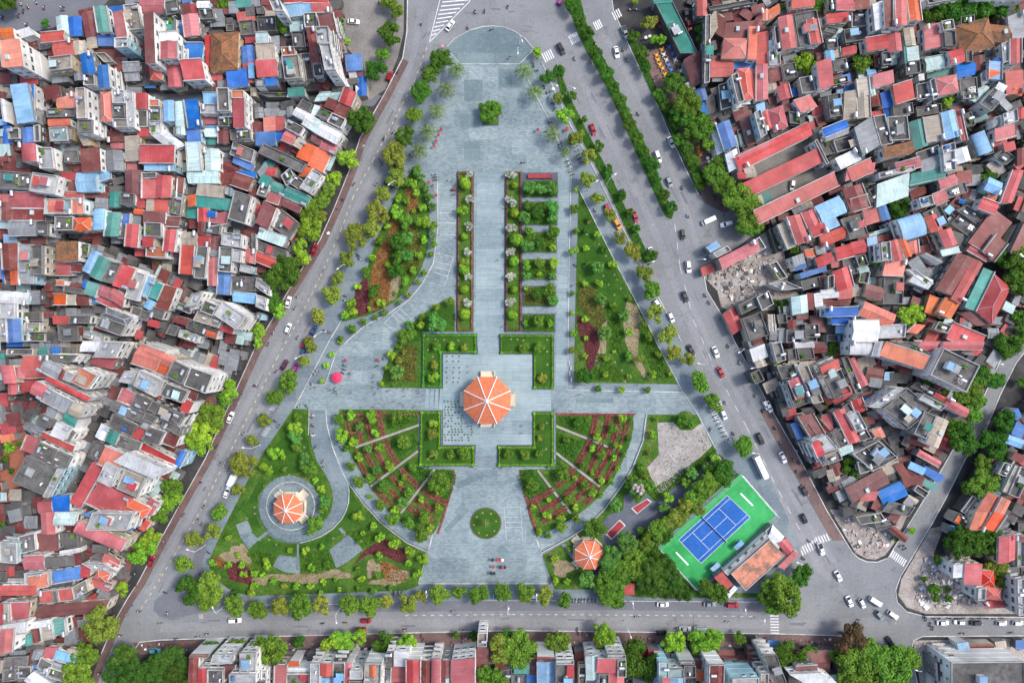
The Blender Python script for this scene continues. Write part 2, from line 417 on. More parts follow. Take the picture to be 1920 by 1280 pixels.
def scatter(name, poly, dens, mat, size, h, z=0.2, seed=1, label=None, holes=()):
    """low leafy planting: many small upward leaf clumps, one stuff object"""
    rnd = random.Random(seed); mb = MB()
    polys = poly if isinstance(poly[0][0], (list, tuple)) else [poly]
    for pl in polys:
        x0 = min(p[0] for p in pl); x1 = max(p[0] for p in pl); y0 = min(p[1] for p in pl); y1 = max(p[1] for p in pl)
        n = int((x1 - x0) * (y1 - y0) / S / S * dens)
        for _ in range(n):
            x, y = rnd.uniform(x0, x1), rnd.uniform(y0, y1)
            if not inpoly(x, y, pl) or any(inpoly(x, y, q) for q in holes): continue
            c = P(x, y); s_ = size * rnd.uniform(0.6, 1.4); a = rnd.uniform(0, 6.28); zz = z + h * rnd.uniform(0.3, 1.0)
            u = Vector((math.cos(a), math.sin(a), rnd.uniform(-.6, .6))) * s_
            v_ = Vector((-math.sin(a), math.cos(a), rnd.uniform(-.6, .6))) * s_ * 0.7
            o = Vector((c[0], c[1], zz))
            mb.face([o - u, o - v_ * 0.8, o + u, o + v_], mat)
    o = mb.build(name); o['kind'] = 'stuff'
    if label: tag(o, label, 'plants')
    return o

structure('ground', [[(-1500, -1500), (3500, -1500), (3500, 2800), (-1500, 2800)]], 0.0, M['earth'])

L_OUT = [(764, -160), (764, 0), (763, 60), (755, 110), (722, 175), (705, 205), (675, 260), (655, 320), (627, 390), (600, 450), (572, 495), (537, 552), (507, 605), (477, 655), (450, 715), (425, 770), (385, 860), (340, 940), (302, 1010), (260, 1090), (240, 1120), (220, 1155), (190, 1225), (150, 1330)]
R_OUT = [(1125, -160), (1150, 20), (1190, 110), (1225, 180), (1255, 250), (1287, 320), (1310, 365), (1340, 382), (1385, 400), (1412, 440), (1385, 462), (1345, 484), (1318, 505), (1325, 545), (1360, 602), (1377, 640), (1405, 690), (1440, 757), (1497, 855), (1552, 960), (1587, 1017), (1597, 1034), (1610, 1046), (1625, 1052), (1645, 1053), (1665, 1045), (1683, 1015), (1705, 980), (1745, 915), (1785, 845), (1825, 785), (1850, 730), (1885, 655), (1960, 560)]
R_OUT2 = [(1960, 610), (1905, 680), (1875, 740), (1850, 800), (1810, 860), (1775, 930), (1745, 985), (1712, 1040), (1688, 1080), (1679, 1105), (1682, 1128), (1700, 1146), (1735, 1155), (2080, 1157)]
B_OUT = [(2080, 1190), (1730, 1192), (1712, 1200), (1708, 1225), (1722, 1290), (1735, 1400), (1735, 1500)]
B_OUT2 = [(1660, 1500), (1690, 1300), (1665, 1240), (1635, 1196), (1560, 1190), (1440, 1187), (1200, 1184), (960, 1181), (700, 1187), (480, 1193), (300, 1199), (262, 1203), (240, 1235), (200, 1400)]
structure('road', [L_OUT + [(150, 1400)] + B_OUT2[::-1] + B_OUT[::-1] + R_OUT2[::-1] + R_OUT[::-1]], 0.04, M['asphalt'])
structure('street', [[(-200, 90), (-20, 80), (100, 52), (190, 18), (250, -60), (250, -300), (-200, -300)],
                     [(265, 172), (480, 170), (560, 178), (690, 172), (715, 180), (700, 200), (560, 190), (480, 192), (270, 190)],
                     [(1390, 845), (1405, 838), (1405, 860), (1380, 865)]], 0.03, M['asphalt2'])
structure('parking_lot', [[(628, -60), (758, -60), (757, 60), (746, 108), (722, 168), (690, 190), (668, 110), (650, 90), (640, 40)]], 0.06, M['lot'])
structure('pavement', [L_OUT[3:] + offset(L_OUT[3:], 13)[::-1], [(250, 1204), (480, 1194), (700, 1188), (960, 1182), (1200, 1185), (1560, 1191), (1630, 1197), (1640, 1218), (1560, 1216), (960, 1208), (480, 1216), (262, 1226)],
                       [(1440, 757), (1497, 855), (1552, 960), (1585, 1012), (1560, 1012), (1530, 960), (1478, 868), (1425, 770)],
                       [(1200, 95), (1255, 220), (1287, 300), (1320, 380), (1360, 400), (1385, 380), (1330, 250), (1265, 90)]], 0.14, M['redpave'], 0.0)
structure('dirt_ground', [[(1320, 520), (1345, 490), (1440, 432), (1470, 470), (1478, 530), (1500, 555), (1480, 580), (1375, 585), (1352, 575), (1345, 545)],
                          [(1556, 955), (1640, 955), (1700, 968), (1682, 1010), (1660, 1040), (1642, 1048), (1625, 1047), (1604, 1036)],
                          [(1690, 1085), (1715, 1042), (1745, 990), (1770, 985), (1750, 1040), (1790, 1060), (1830, 1085), (1835, 1130), (1900, 1135), (1960, 1150), (1735, 1150), (1700, 1138), (1684, 1115)],
                          [(0, 930), (30, 918), (62, 925), (72, 965), (0, 970)], [(1712, 1200), (1960, 1195), (1960, 1300), (1728, 1300)], [(1390, 640), (1440, 620), (1470, 660), (1450, 750), (1430, 720), (1402, 680)]], 0.05, M['dirt'])
structure('schoolyard', [[(1384, 318), (1545, 248), (1570, 340), (1415, 400)], [(1580, 700), (1620, 720), (1600, 770), (1560, 760)]], 0.05, M['lot'])
structure('brick_yard', [[(-10, 815), (48, 806), (62, 920), (-10, 930)]], 0.05, M['brick_yard'])
structure('lane', [[(1730, 540), (1800, 560), (1895, 560), (1930, 470), (1900, 350), (1890, 400), (1880, 540)], [(1855, 640), (1830, 690), (1812, 685), (1840, 640)]], 0.045, M['lot'])

PARK = [(835, 95), (838, 88), (852, 74), (880, 58), (905, 51), (925, 50), (945, 52), (965, 60), (985, 74), (1000, 92), (1010, 100), (1060, 205), (1115, 320), (1182, 457), (1210, 515), (1242, 572), (1277, 640), (1327, 730), (1375, 825), (1405, 850), (1430, 880), (1447, 905), (1475, 965), (1502, 1030), (1480, 1070), (1470, 1120), (1200, 1124), (960, 1124), (700, 1128), (480, 1133), (380, 1150), (325, 1162), (300, 1158), (285, 1145), (288, 1125), (355, 1067), (380, 992), (400, 957), (425, 902), (480, 810), (507, 760), (540, 700), (575, 635), (605, 572), (640, 505), (660, 465), (685, 407), (705, 370), (725, 322), (741, 294), (760, 255), (776, 216), (791, 175), (810, 140), (826, 111)]
structure('sidewalk', [PARK], 0.15, M['tile2'], 0.0, M['stone'])
# lighter plaza paving
PLAZA = [(840, 95), (864, 121), (1000, 121), (1010, 118), (1075, 318), (1071, 320), (1067, 480), (1064, 722), (1281, 734), (1310, 776), (1212, 776), (1205, 827), (1185, 877), (1165, 910), (1132, 955), (1105, 982), (1075, 1003), (1014, 1036), (1028, 1092), (786, 1092), (804, 1035), (764, 1017), (715, 980), (683, 945), (653, 904), (640, 880), (623, 838), (612, 790), (610, 766), (553, 765), (577, 721), (610, 721), (630, 662), (650, 640), (685, 610), (730, 587), (767, 562), (792, 532), (812, 495), (821, 432), (820, 395), (812, 340), (800, 300), (800, 240), (830, 150)]
structure('plaza', [PLAZA], 0.17, M['tile'])
structure('corner_pavement', [[(290, 1126), (355, 1070), (382, 992), (404, 957), (430, 902), (485, 812), (545, 704), (553, 710), (495, 812), (440, 915), (392, 1010), (378, 1060), (392, 1085), (440, 1117), (480, 1120), (480, 1131), (380, 1147), (325, 1159), (300, 1155), (288, 1143)]], 0.156, M['asphalt2'])
structure('stage', [[(840, 92), (852, 76), (880, 61), (905, 54), (925, 53), (945, 55), (965, 63), (985, 77), (998, 93), (974, 120), (866, 120)]], 0.18, M['tile3'])
structure('walkway', [[(895, 322), (945, 322), (945, 625), (935, 625), (935, 663), (897, 663), (897, 625), (891, 625)], [(1048, 325), (1068, 325), (1064, 722), (1042, 722)], [(891, 876), (933, 876), (933, 880), (891, 880)]], 0.182, M['tile4'])
structure('plaza_inlay', [[(838, 1000), (832, 992), (872, 950), (880, 956)], [(850, 905), (905, 885), (912, 893), (858, 916)], [(940, 1020), (958, 1035), (946, 1046), (930, 1032)], [(850, 960), (868, 940), (875, 946), (858, 966)], [(930, 905), (975, 890), (978, 898), (934, 914)],
                          [(870, 150), (905, 150), (905, 190), (870, 190)], [(862, 215), (900, 215), (900, 240), (862, 240)], [(935, 130), (985, 130), (985, 165), (935, 165)], [(870, 265), (900, 265), (900, 300), (870, 300)], [(700, 655), (760, 655), (760, 672), (700, 672)], [(1080, 745), (1150, 745), (1150, 755), (1080, 755)]], 0.176, M['tile3'])
# ---- planted ground
G = {}
G['right garden'] = [(1085, 355), (1100, 385), (1150, 485), (1205, 590), (1232, 645), (1272, 720), (1076, 717), (1079, 560)]
G['left garden'] = [(775, 318), (800, 345), (806, 390), (805, 430), (802, 470), (790, 505), (765, 545), (735, 570), (690, 592), (642, 603), (648, 580), (668, 550), (690, 500), (705, 450), (728, 400), (748, 350)]
G['garden left of the pavilion lawn'] = [(853, 563), (853, 622), (792, 622), (790, 727), (713, 727), (722, 690), (745, 640), (770, 608), (800, 583), (830, 565)]
G['bottom left garden'] = [(550, 766), (579, 767), (582, 815), (595, 865), (618, 900), (653, 906), (685, 947), (715, 981), (764, 1019), (803, 1037), (785, 1097), (760, 1106), (480, 1116), (440, 1110), (395, 1078), (392, 1050), (410, 1010), (440, 950), (480, 870), (520, 810)]
G['left terraced garden'] = [(636, 767), (785, 768), (785, 878), (852, 880), (847, 920), (835, 960), (812, 1001), (795, 1006), (760, 985), (726, 955), (694, 913), (668, 871), (648, 834), (637, 800)]
G['right terraced garden'] = [(1042, 774), (1187, 775), (1188, 800), (1180, 835), (1165, 868), (1150, 898), (1125, 930), (1100, 952), (1070, 973), (1035, 993), (1006, 1006), (994, 975), (984, 930), (973, 880), (1042, 878)]
G['bottom right garden'] = [(1215, 777), (1306, 777), (1352, 862), (1378, 890), (1310, 950), (1232, 1025), (1303, 1106), (1370, 1110), (1460, 1112), (1440, 1119), (1200, 1119), (1120, 1107), (1100, 1104), (1040, 1104), (1024, 1060), (1017, 1040), (1075, 1006), (1106, 983), (1134, 956), (1167, 911), (1188, 878), (1207, 828)]
for nm, pl in G.items():
    structure('grass_bed', [pl], 0.23, M['rough_grass'], 0.1, M['redpave'] if 'terraced' in nm else M['stone'])
def BLOB(cx, cy, rx, ry):
    rb = random.Random(int(cx * 7 + cy)); ph = [rb.uniform(0, 6.28) for _ in range(3)]
    return [(cx + rx * math.cos(t) * (1 + .22 * math.sin(3 * t + ph[0]) + .14 * math.sin(5 * t + ph[1])), cy + ry * math.sin(t) * (1 + .22 * math.sin(3 * t + ph[0]) + .14 * math.sin(7 * t + ph[2]))) for t in [6.2832 * i / 26 for i in range(26)]]
LAWNS = [[(1086, 362), (1150, 487), (1172, 560), (1166, 620), (1166, 660), (1186, 700), (1192, 716), (1160, 692), (1142, 650), (1142, 610), (1137, 560), (1105, 530), (1082, 510)],
         [(800, 585), (850, 568), (850, 620), (790, 620), (788, 640), (765, 640), (775, 610)],
         [(455, 960), (490, 890), (500, 905), (484, 930), (481, 965), (490, 990), (470, 985), (466, 970)],
         [(492, 1012), (520, 1018), (560, 1024), (600, 1012), (632, 988), (640, 1000), (600, 1025), (556, 1034), (510, 1030), (484, 1020)],
         [(650, 910), (680, 950), (655, 990), (640, 985), (652, 950)],
         [(520, 830), (570, 800), (590, 870), (560, 885), (515, 890), (500, 880)]]
structure('lawn', LAWNS, 0.26, M['lawn'])
structure('bare_soil', [[(1175, 565), (1192, 572), (1205, 600), (1197, 640), (1196, 665), (1212, 700), (1220, 713), (1205, 705), (1185, 675), (1172, 640), (1168, 600)],
                        [(1112, 640), (1125, 600), (1138, 600), (1136, 660), (1122, 690), (1112, 680)],
                        BLOB(560, 1082, 60, 9), BLOB(620, 1076, 40, 8), BLOB(445, 1040, 26, 18), BLOB(1055, 1063, 20, 16), BLOB(700, 1065, 14, 16), BLOB(748, 1078, 20, 12), BLOB(722, 1090, 26, 7), BLOB(485, 1088, 22, 7),
                        [(735, 510), (750, 500), (753, 530), (742, 560), (728, 565)]], 0.262, M['dirt2'])
MAROON = [[(667, 537), (690, 520), (692, 587), (672, 593), (665, 570)], [(665, 1057), (680, 1034), (700, 1020), (720, 1003), (735, 1020), (757, 1027), (765, 1050), (750, 1054), (727, 1043), (690, 1038)],
          [(1082, 590), (1098, 595), (1118, 618), (1125, 645), (1112, 688), (1106, 713), (1100, 690), (1095, 645), (1084, 620)], [(425, 1060), (455, 1050), (475, 1075), (470, 1095), (430, 1085)]]
ORANGE = [[(728, 440), (737, 400), (750, 430), (730, 480), (732, 540), (726, 575), (695, 583), (694, 520), (707, 475)], [(760, 352), (785, 360), (782, 400), (765, 405)], [(712, 1050), (735, 1055), (765, 1078), (760, 1090), (722, 1088)], [(400, 1042), (420, 1048), (425, 1065), (402, 1060)]]
OLIVE = [[(770, 645), (782, 650), (780, 716), (728, 714), (740, 680), (752, 650)], [(1085, 525), (1120, 545), (1137, 600), (1120, 620), (1100, 590), (1083, 575)], [(768, 420), (780, 415), (792, 470), (785, 500), (765, 520), (758, 470)], [(983, 544), (1036, 544), (1036, 570), (983, 570)]]
structure('planting_soil', MAROON, 0.268, M['maroonbed']); structure('planting_soil', ORANGE, 0.266, M['orangebed']); structure('planting_soil', OLIVE, 0.267, M['olivecover'])
scatter('maroon_bed', MAROON, 9, M['maroonbed'], 0.22, 0.35, 0.26, 3, 'low maroon leafy ground cover planted in patches in the gardens')
scatter('orange_bed', ORANGE, 8, M['orangebed'], 0.22, 0.3, 0.26, 4, 'low orange brown leafy ground cover planted in patches in the gardens')
scatter('olive_bed', OLIVE, 8, M['olivecover'], 0.25, 0.4, 0.26, 5, 'low olive green and rust coloured planting in patches in the gardens')
DENSE = [[(1138, 560), (1165, 600), (1165, 660), (1150, 660), (1140, 620)], [(1235, 660), (1262, 710), (1230, 710), (1205, 650), (1195, 610), (1210, 600)], [(1118, 660), (1140, 665), (1165, 700), (1165, 715), (1115, 712)],
         [(640, 1000), (700, 985), (710, 1010), (685, 1025), (655, 1000)], [(480, 1030), (520, 1038), (512, 1060), (480, 1060), (465, 1035)], [(565, 1035), (618, 1030), (630, 1063), (600, 1075), (566, 1075)],
         [(737, 440), (752, 420), (770, 450), (768, 520), (752, 520), (735, 500)], [(795, 775), (750, 960), (700, 850)],
         [(795, 880), (850, 882), (840, 925), (800, 925)], [(975, 882), (1005, 882), (1015, 925), (985, 930)],
         [(1100, 1040), (1230, 1020), (1300, 1105), (1120, 1105)], [(1240, 905), (1340, 840), (1385, 890), (1320, 935), (1235, 1010), (1190, 1020), (1160, 960)], [(1050, 780), (1104, 780), (1108, 812), (1090, 815), (1050, 797)], [(1045, 810), (1085, 830), (1060, 862), (1045, 842)]]
DENSE[7] = [(725, 776), (783, 772), (783, 788), (735, 805)]
DPATH = [[(1345, 845), (1362, 880), (1330, 905), (1285, 935), (1230, 975), (1190, 1010), (1160, 1060), (1130, 1118), (1105, 1118), (1108, 1070), (1135, 1030), (1128, 1012), (1125, 985), (1140, 965), (1168, 955), (1170, 930), (1186, 918), (1215, 925), (1228, 940), (1262, 915), (1300, 890), (1330, 862)]]
scatter('ground_cover', DENSE, 7, M['cover'], 0.28, 0.45, 0.24, 6, 'dense green ground cover plants filling the shady garden beds', DPATH)
allg = [G[k] for k in G]
scatter('grass_tufts', allg, 1.6, M['cover'], 0.2, 0.16, 0.23, 7, 'short rough grass growing across the garden beds', DPATH)

# ---- terraced gardens: red hedge rows as arcs about the pavilion and narrow stone paths
def fan(cx, cy, poly, rows, sgn, seed):
    rnd = random.Random(seed)
    mb = MB()
    for r, w_, a0, a1 in rows:
        n = int(abs(a1 - a0) / 1.2)
        for i in range(n):
            for q in range(int(w_ * 6)):
                a = math.radians(a0 + (a1 - a0) * (i + rnd.random()) / n); rr = r + rnd.uniform(-w_ / 2, w_ / 2)
                x, y = cx + sgn * rr * math.cos(a), cy + rr * math.sin(a)
                if not inpoly(x, y, poly): continue
                c = P(x, y); s_ = rnd.uniform(0.10, 0.22); b = rnd.uniform(0, 6.28)
                u = Vector((math.cos(b), math.sin(b), rnd.uniform(-.5, .5))) * s_; v_ = Vector((-math.sin(b), math.cos(b), rnd.uniform(-.5, .5))) * s_
                o = Vector((c[0], c[1], 0.25 + rnd.uniform(0.2, 0.4)))
                mb.face([o - u, o - v_, o + u, o + v_], M['redbed'])
        pl = [(cx + sgn * r * math.cos(math.radians(t)), cy + r * math.sin(math.radians(t))) for t in [a0 + (a1 - a0) * i / 30 for i in range(31)]]
        pl = [p for p in pl if inpoly(p[0], p[1], poly)]
        if len(pl) > 1: strip(mb, pl, w_ * 0.95, 0.2, 0.5, M['redbed'])
    return mb
rows = []
for r_, w_, a0_, a1_ in ((202, 4.2, 4, 68), (208, 4.0, 4, 68), (225, 4.0, 6, 64), (230.5, 3.6, 6, 63), (244, 4.0, 8, 66), (249.5, 3.6, 9, 65), (262, 3.6, 9, 47), (267, 3.4, 22, 46)):
    for b0_, b1_ in ((0, 18.2), (20.2, 35.2), (37.6, 51.2), (53.2, 90)):
        if min(a1_, b1_) - max(a0_, b0_) > 2: rows.append((r_, w_, max(a0_, b0_), min(a1_, b1_)))
for sgn, nm, side in ((-1, 'left terraced garden', 'left'), (1, 'right terraced garden', 'right')):
    mb = fan(914, 752, G[nm], rows, sgn, 11 + sgn)
    b0 = G[nm]
    for seg in ([(914 + sgn * 128, 776), (914 + sgn * 275, 777)], [(914 + sgn * 230, 783), (914 + sgn * 268, 790), (914 + sgn * 262, 812), (914 + sgn * 232, 808)], [(914 + sgn * 240, 800), (914 + sgn * 252, 802)],
                [(914 + sgn * 62, 884), (914 + sgn * 70, 925), (914 + sgn * 80, 960), (914 + sgn * 93, 1000)], [(914 + sgn * 88, 925), (914 + sgn * 98, 950), (914 + sgn * 110, 975)], [(914 + sgn * 110, 935), (914 + sgn * 130, 955)]):
        strip(mb, seg, 4, 0.2, 0.45, M['redbed'])
    o = mb.build('red_hedge'); tag(o, 'curved rows of clipped red leaved hedge in the %s terraced garden' % side, 'hedge', kind='stuff')
SECT = []
for sg in (-1, 1):
    for a0, a1 in ((9, 17), (22, 34), (39, 50), (55, 70)):
        k_ = [(914 + sg * r_ * math.cos(math.radians(t)), 752 + r_ * math.sin(math.radians(t))) for r_, ts in ((150, (a0 + 2, a1 - 2)), (194, (a1 - 1, (a0 + a1) / 2, a0 + 1))) for t in ts]
        SECT.append(k_)
scatter('ground_cover', SECT, 6, M['cover'], 0.28, 0.6, 0.24, 61, 'dark green ground cover filling the inner wedges of the terraced gardens')
lines('garden_path', [[(786, 796), (667, 838)], [(784, 845), (695, 911)], [(815, 879), (752, 961)], [(1042, 798), (1152, 842)], [(1042, 848), (1124, 911)], [(1008, 881), (1070, 962)]], 4.2, 0.2, 0.5, M['pad'])

# ---- bottom left path loop
disk = arc(543, 949, 58, 0, 355, 60)
structure('path', [disk], 0.30, M['tile2'], 0.1, M['stone'])
band = [(580, 767), (610, 767), (613, 795), (618, 815), (624, 838), (640, 880), (652, 903), (655, 920), (654, 941), (649, 958), (640, 974), (624, 991), (603, 1004), (583, 1012), (563, 1017), (540, 1017), (515, 1009), (498, 995), (508, 990), (530, 1000), (560, 1002), (577, 1001), (595, 990), (609, 974), (619, 962), (622, 951), (625, 935), (624, 921), (618, 903), (609, 886), (600, 872), (593, 860), (584, 830), (581, 800)]
structure('path', [band], 0.32, M['tile2'], 0.1, M['stone'])
structure('path', [[(443, 983), (463, 975), (468, 982), (473, 998), (486, 1011), (467, 1028), (452, 1008)], [(512, 1060), (524, 1039), (542, 1042), (561, 1043), (562, 1075), (534, 1071)], [(618, 1030), (653, 1002), (668, 1015), (680, 1030), (654, 1051), (631, 1064)],
                   [(482, 1009), (503, 992), (507, 996), (487, 1013)], [(635, 991), (639, 987), (651, 1001), (647, 1005)], [(557, 1019), (561, 1019), (561, 1043), (557, 1043)], [(1052, 1020), (1058, 1018), (1092, 1060), (1086, 1064)]], 0.31, M['tile2'], 0.1, M['stone'])
structure('concrete_yard', [[(1232, 792), (1262, 791), (1275, 806), (1296, 806), (1315, 792), (1335, 835), (1290, 878), (1238, 925), (1228, 912), (1213, 876), (1235, 852)]], 0.29, M['pad'], 0.1, M['stone'])
structure('dark_path', DPATH, 0.27, M['darkpave'])
def quad_court(name, a, b, c, d, label):
    mb = MB()
    pts = [P(*q) for q in (a, b, c, d)]
    ce = sum(pts, Vector()) / 4
    mb.prism(pts, 0.2, 0.33, M['lane_white'])
    mb.prism([ce + (p - ce) * 0.88 for p in pts], 0.2, 0.335, M['court_red'])
    o = mb.build(name); tag(o, label, 'game court', 'small red game courts')
quad_court('game_court', (1183, 952), (1214, 934), (1222, 940), (1194, 963), 'small red court with white border beside the white blossomed tree')
quad_court('game_court', (1135, 1000), (1162, 973), (1173, 984), (1146, 1011), 'small red court with white border above the smallest pavilion')

# ---- round bed, top tree bed, hedged L beds, planters
def leafring(mb, poly, w_, z0, z1, mat, rnd, dens=10):
    strip(mb, poly, w_, z0, z1 - 0.1, mat, closed=True)
    n = len(poly)
    for i in range(n):
        a, b = poly[i], poly[(i + 1) % n]; L = math.hypot(b[0] - a[0], b[1] - a[1])
        for _ in range(int(L * w_ / 25 * dens)):
            t_ = rnd.random(); k = rnd.uniform(-.5, .5) * w_
            x = a[0] + (b[0] - a[0]) * t_ + (b[1] - a[1]) / (L or 1) * k; y = a[1] + (b[1] - a[1]) * t_ - (b[0] - a[0]) / (L or 1) * k
            c = P(x, y); s_ = rnd.uniform(.1, .24); q = rnd.uniform(0, 6.28)
            u = Vector((math.cos(q), math.sin(q), rnd.uniform(-.6, .6))) * s_; v_ = Vector((-math.sin(q), math.cos(q), rnd.uniform(-.6, .6))) * s_
            o = Vector((c[0], c[1], z1 + rnd.uniform(-.12, .08)))
            mb.face([o - u, o - v_, o + u, o + v_], mat)
def shrink(poly, d):
    """rectilinear polygon inset by d (photo pixels)"""
    pl = poly; n = len(pl); out = []
    area = sum(pl[i][0] * pl[(i + 1) % n][1] - pl[(i + 1) % n][0] * pl[i][1] for i in range(n))
    s_ = 1 if area > 0 else -1
    for i in range(n):
        a, b, c = pl[i - 1], pl[i], pl[(i + 1) % n]
        d1 = Vector((b[0] - a[0], b[1] - a[1])).normalized(); d2 = Vector((c[0] - b[0], c[1] - b[1])).normalized()
        n1 = Vector((-d1.y, d1.x)) * s_; n2 = Vector((-d2.y, d2.x)) * s_
        k = n1 + n2; k = k / max(0.3, k.dot(n1))
        out.append((b[0] + k.x * d, b[1] + k.y * d))
    return out
rr = random.Random(5)
def raised_bed(poly, label, hedge=True, grp='hedged lawn beds around the main pavilion', name='hedged_bed', wallm='granite', hm='hedge', hw=2.6, z=0.75, gm='lawn'):
    root = empty(name, P(sum(p[0] for p in poly) / len(poly), sum(p[1] for p in poly) / len(poly)))
    tag(root, label, 'planting bed', grp)
    inv = -root.location
    def kid(mb, nm):
        o = mb.build(nm, root); o.location = inv; return o
    mb = MB(); mb.prism([P(*p) for p in poly], 0.1, z, M[wallm]); kid(mb, 'bed_wall')
    mb = MB(); mb.prism([P(*p) for p in shrink(poly, 1.6)], z - 0.1, z + 0.05, M[gm]); kid(mb, 'lawn')
    if hedge:
        mb = MB(); q = shrink(poly, 2.2 + hw / 2)
        leafring(mb, q, hw, z, z + 0.65, M[hm], rr)
        if hm == 'hedge':
            for c in q:
                strip(mb, [(c[0] - 2.6, c[1]), (c[0] + 2.6, c[1])], 5.2, z, z + 0.72, M[hm])
            q2 = shrink(poly, 2.2 + hw + 0.9)
            strip(mb, q2, 0.6, z, z + 0.3, M['hedge'], closed=True)
        kid(mb, 'hedge')
    return root
raised_bed([(792, 625), (895, 625), (895, 663), (830, 663), (830, 727), (791, 727)], 'L shaped lawn bed with bright clipped hedge at the upper left of the main pavilion')
raised_bed([(937, 626), (1039, 626), (1039, 729), (999, 729), (999, 664), (937, 664)], 'L shaped lawn bed with bright clipped hedge at the upper right of the main pavilion')
raised_bed([(788, 769), (828, 769), (828, 834), (891, 834), (891, 873), (786, 873)], 'L shaped lawn bed with bright clipped hedge at the lower left of the main pavilion')
raised_bed([(998, 771), (1039, 771), (1039, 874), (933, 874), (933, 834), (998, 834)], 'L shaped lawn bed with bright clipped hedge at the lower right of the main pavilion')
raised_bed([(857, 322), (889, 322), (888, 622), (856, 622)], 'long planter with rust red hedge border left of the central walkway', True, 'long planters beside the central walkway', 'planter', 'granite', 'redbed', 2.6, 0.55, 'rough_grass')
raised_bed([(947, 322), (979, 322), (979, 622), (946, 622)], 'long planter with rust red hedge border right of the central walkway', True, 'long planters beside the central walkway', 'planter', 'granite', 'redbed', 2.2, 0.55, 'rough_grass')
structure('terrace', [[(980, 324), (1046, 324), (1046, 340), (980, 340)]], 0.3, M['granite'], 0.1)
for i, (y0, y1, dsc) in enumerate(((338, 371, 'first planted bed from the top, crowded with three shrubs'), (378, 423, 'second planted bed from the top, tallest and darkest of the row'), (435, 474, 'third planted bed from the top with a dark round shrub'), (486, 525, 'fourth planted bed from the top with a low lime shrub'), (536, 575, 'fifth planted bed from the top with rust coloured cover'), (588, 623, 'lowest planted bed of the row beside the hedged lawn'))):
    raised_bed([(980, y0), (1046 - i, y0), (1046 - i, y1), (980, y1)], dsc, False, 'rectangular planted beds right of the central walkway', 'planted_bed', 'granite', gm='rough_grass', z=0.4)
    scatter('bed_cover', [(982, y0 + 3), (1043 - i, y0 + 3), (1043 - i, y1 - 3), (982, y1 - 3)], 7, M['cover' if i != 4 else 'olivecover'], 0.26, 0.5, 0.42, 20 + i, 'leafy ground cover in the %s' % dsc)
circ = arc(911, 980, 29.5, 0, 352, 45)
raised_bed(circ, 'round lawn bed with a palm at its centre on the lower plaza', False, 'beds on the plaza', 'round_bed', 'redpave', z=0.4)
raised_bed([(905, 199), (935, 199), (935, 236), (905, 236)], 'square bed under the lone round tree on the upper plaza', False, 'beds on the plaza', 'tree_bed', 'granite', z=0.4, gm='rough_grass')
raised_bed(arc(1285, 787, 17, 0, 350, 30), 'round bed with bushes at the top of the bare concrete yard', False, 'beds on the plaza', 'round_bed', 'cover', z=0.4, gm='rough_grass')

# ---- green strips between carriageways
MED1 = [(1040, 130), (1051, 136), (1075, 195), (1100, 245), (1143, 325), (1172, 388), (1200, 445), (1222, 492), (1216, 498), (1205, 490), (1186, 455), (1165, 410), (1130, 335), (1090, 260), (1055, 190)]
MED2 = [(1053, -40), (1080, -40), (1098, 40), (1113, 75), (1143, 130), (1170, 190), (1200, 250), (1230, 315), (1244, 358), (1263, 400), (1260, 410), (1250, 408), (1243, 398), (1228, 365), (1207, 320), (1190, 280), (1172, 238), (1152, 195), (1135, 160), (1117, 125), (1098, 95), (1077, 47)]
MED3 = [(1170, 55), (1188, 70), (1208, 120), (1232, 172), (1262, 228), (1302, 298), (1325, 340), (1310, 355), (1290, 318), (1258, 245), (1225, 182), (1200, 130)]
structure('median', [MED1, MED2, MED3], 0.2, M['lawn'], 0.0, M['stone'])
scatter('median_grass', [MED1, MED2, MED3], 3.5, M['cover'], 0.25, 0.45, 0.2, 31, 'leafy low planting running along the green road medians')

# ---- platform of the main pavilion, with steps
structure('platform', [[(831, 664), (998, 664), (998, 833), (831, 833)]], 0.62, M['tile4'], 0.1, M['granite'])
st = MB()
for i in range(4):
    z = 0.62 - 0.11 * (i + 1); k = 5.5 * i
    for q in ([(896, 658.5 - k), (936, 658.5 - k), (936, 664 - k), (896, 664 - k)], [(892, 833 + k), (932, 833 + k), (932, 838.5 + k), (892, 838.5 + k)],
              [(825.5 - k * 1.6, 728), (831 - k * 1.6, 728), (831 - k * 1.6, 768), (822.2 - k * 1.6, 768)], [(998 + k * 1.6, 730), (1006.8 + k * 1.6, 730), (1006.8 + k * 1.6, 770), (998 + k * 1.6, 770)]):
        st.prism([P(*p) for p in q], 0.1, z, M['tile4'], M['granite'])
o = st.build('platform_steps'); o['kind'] = 'structure'

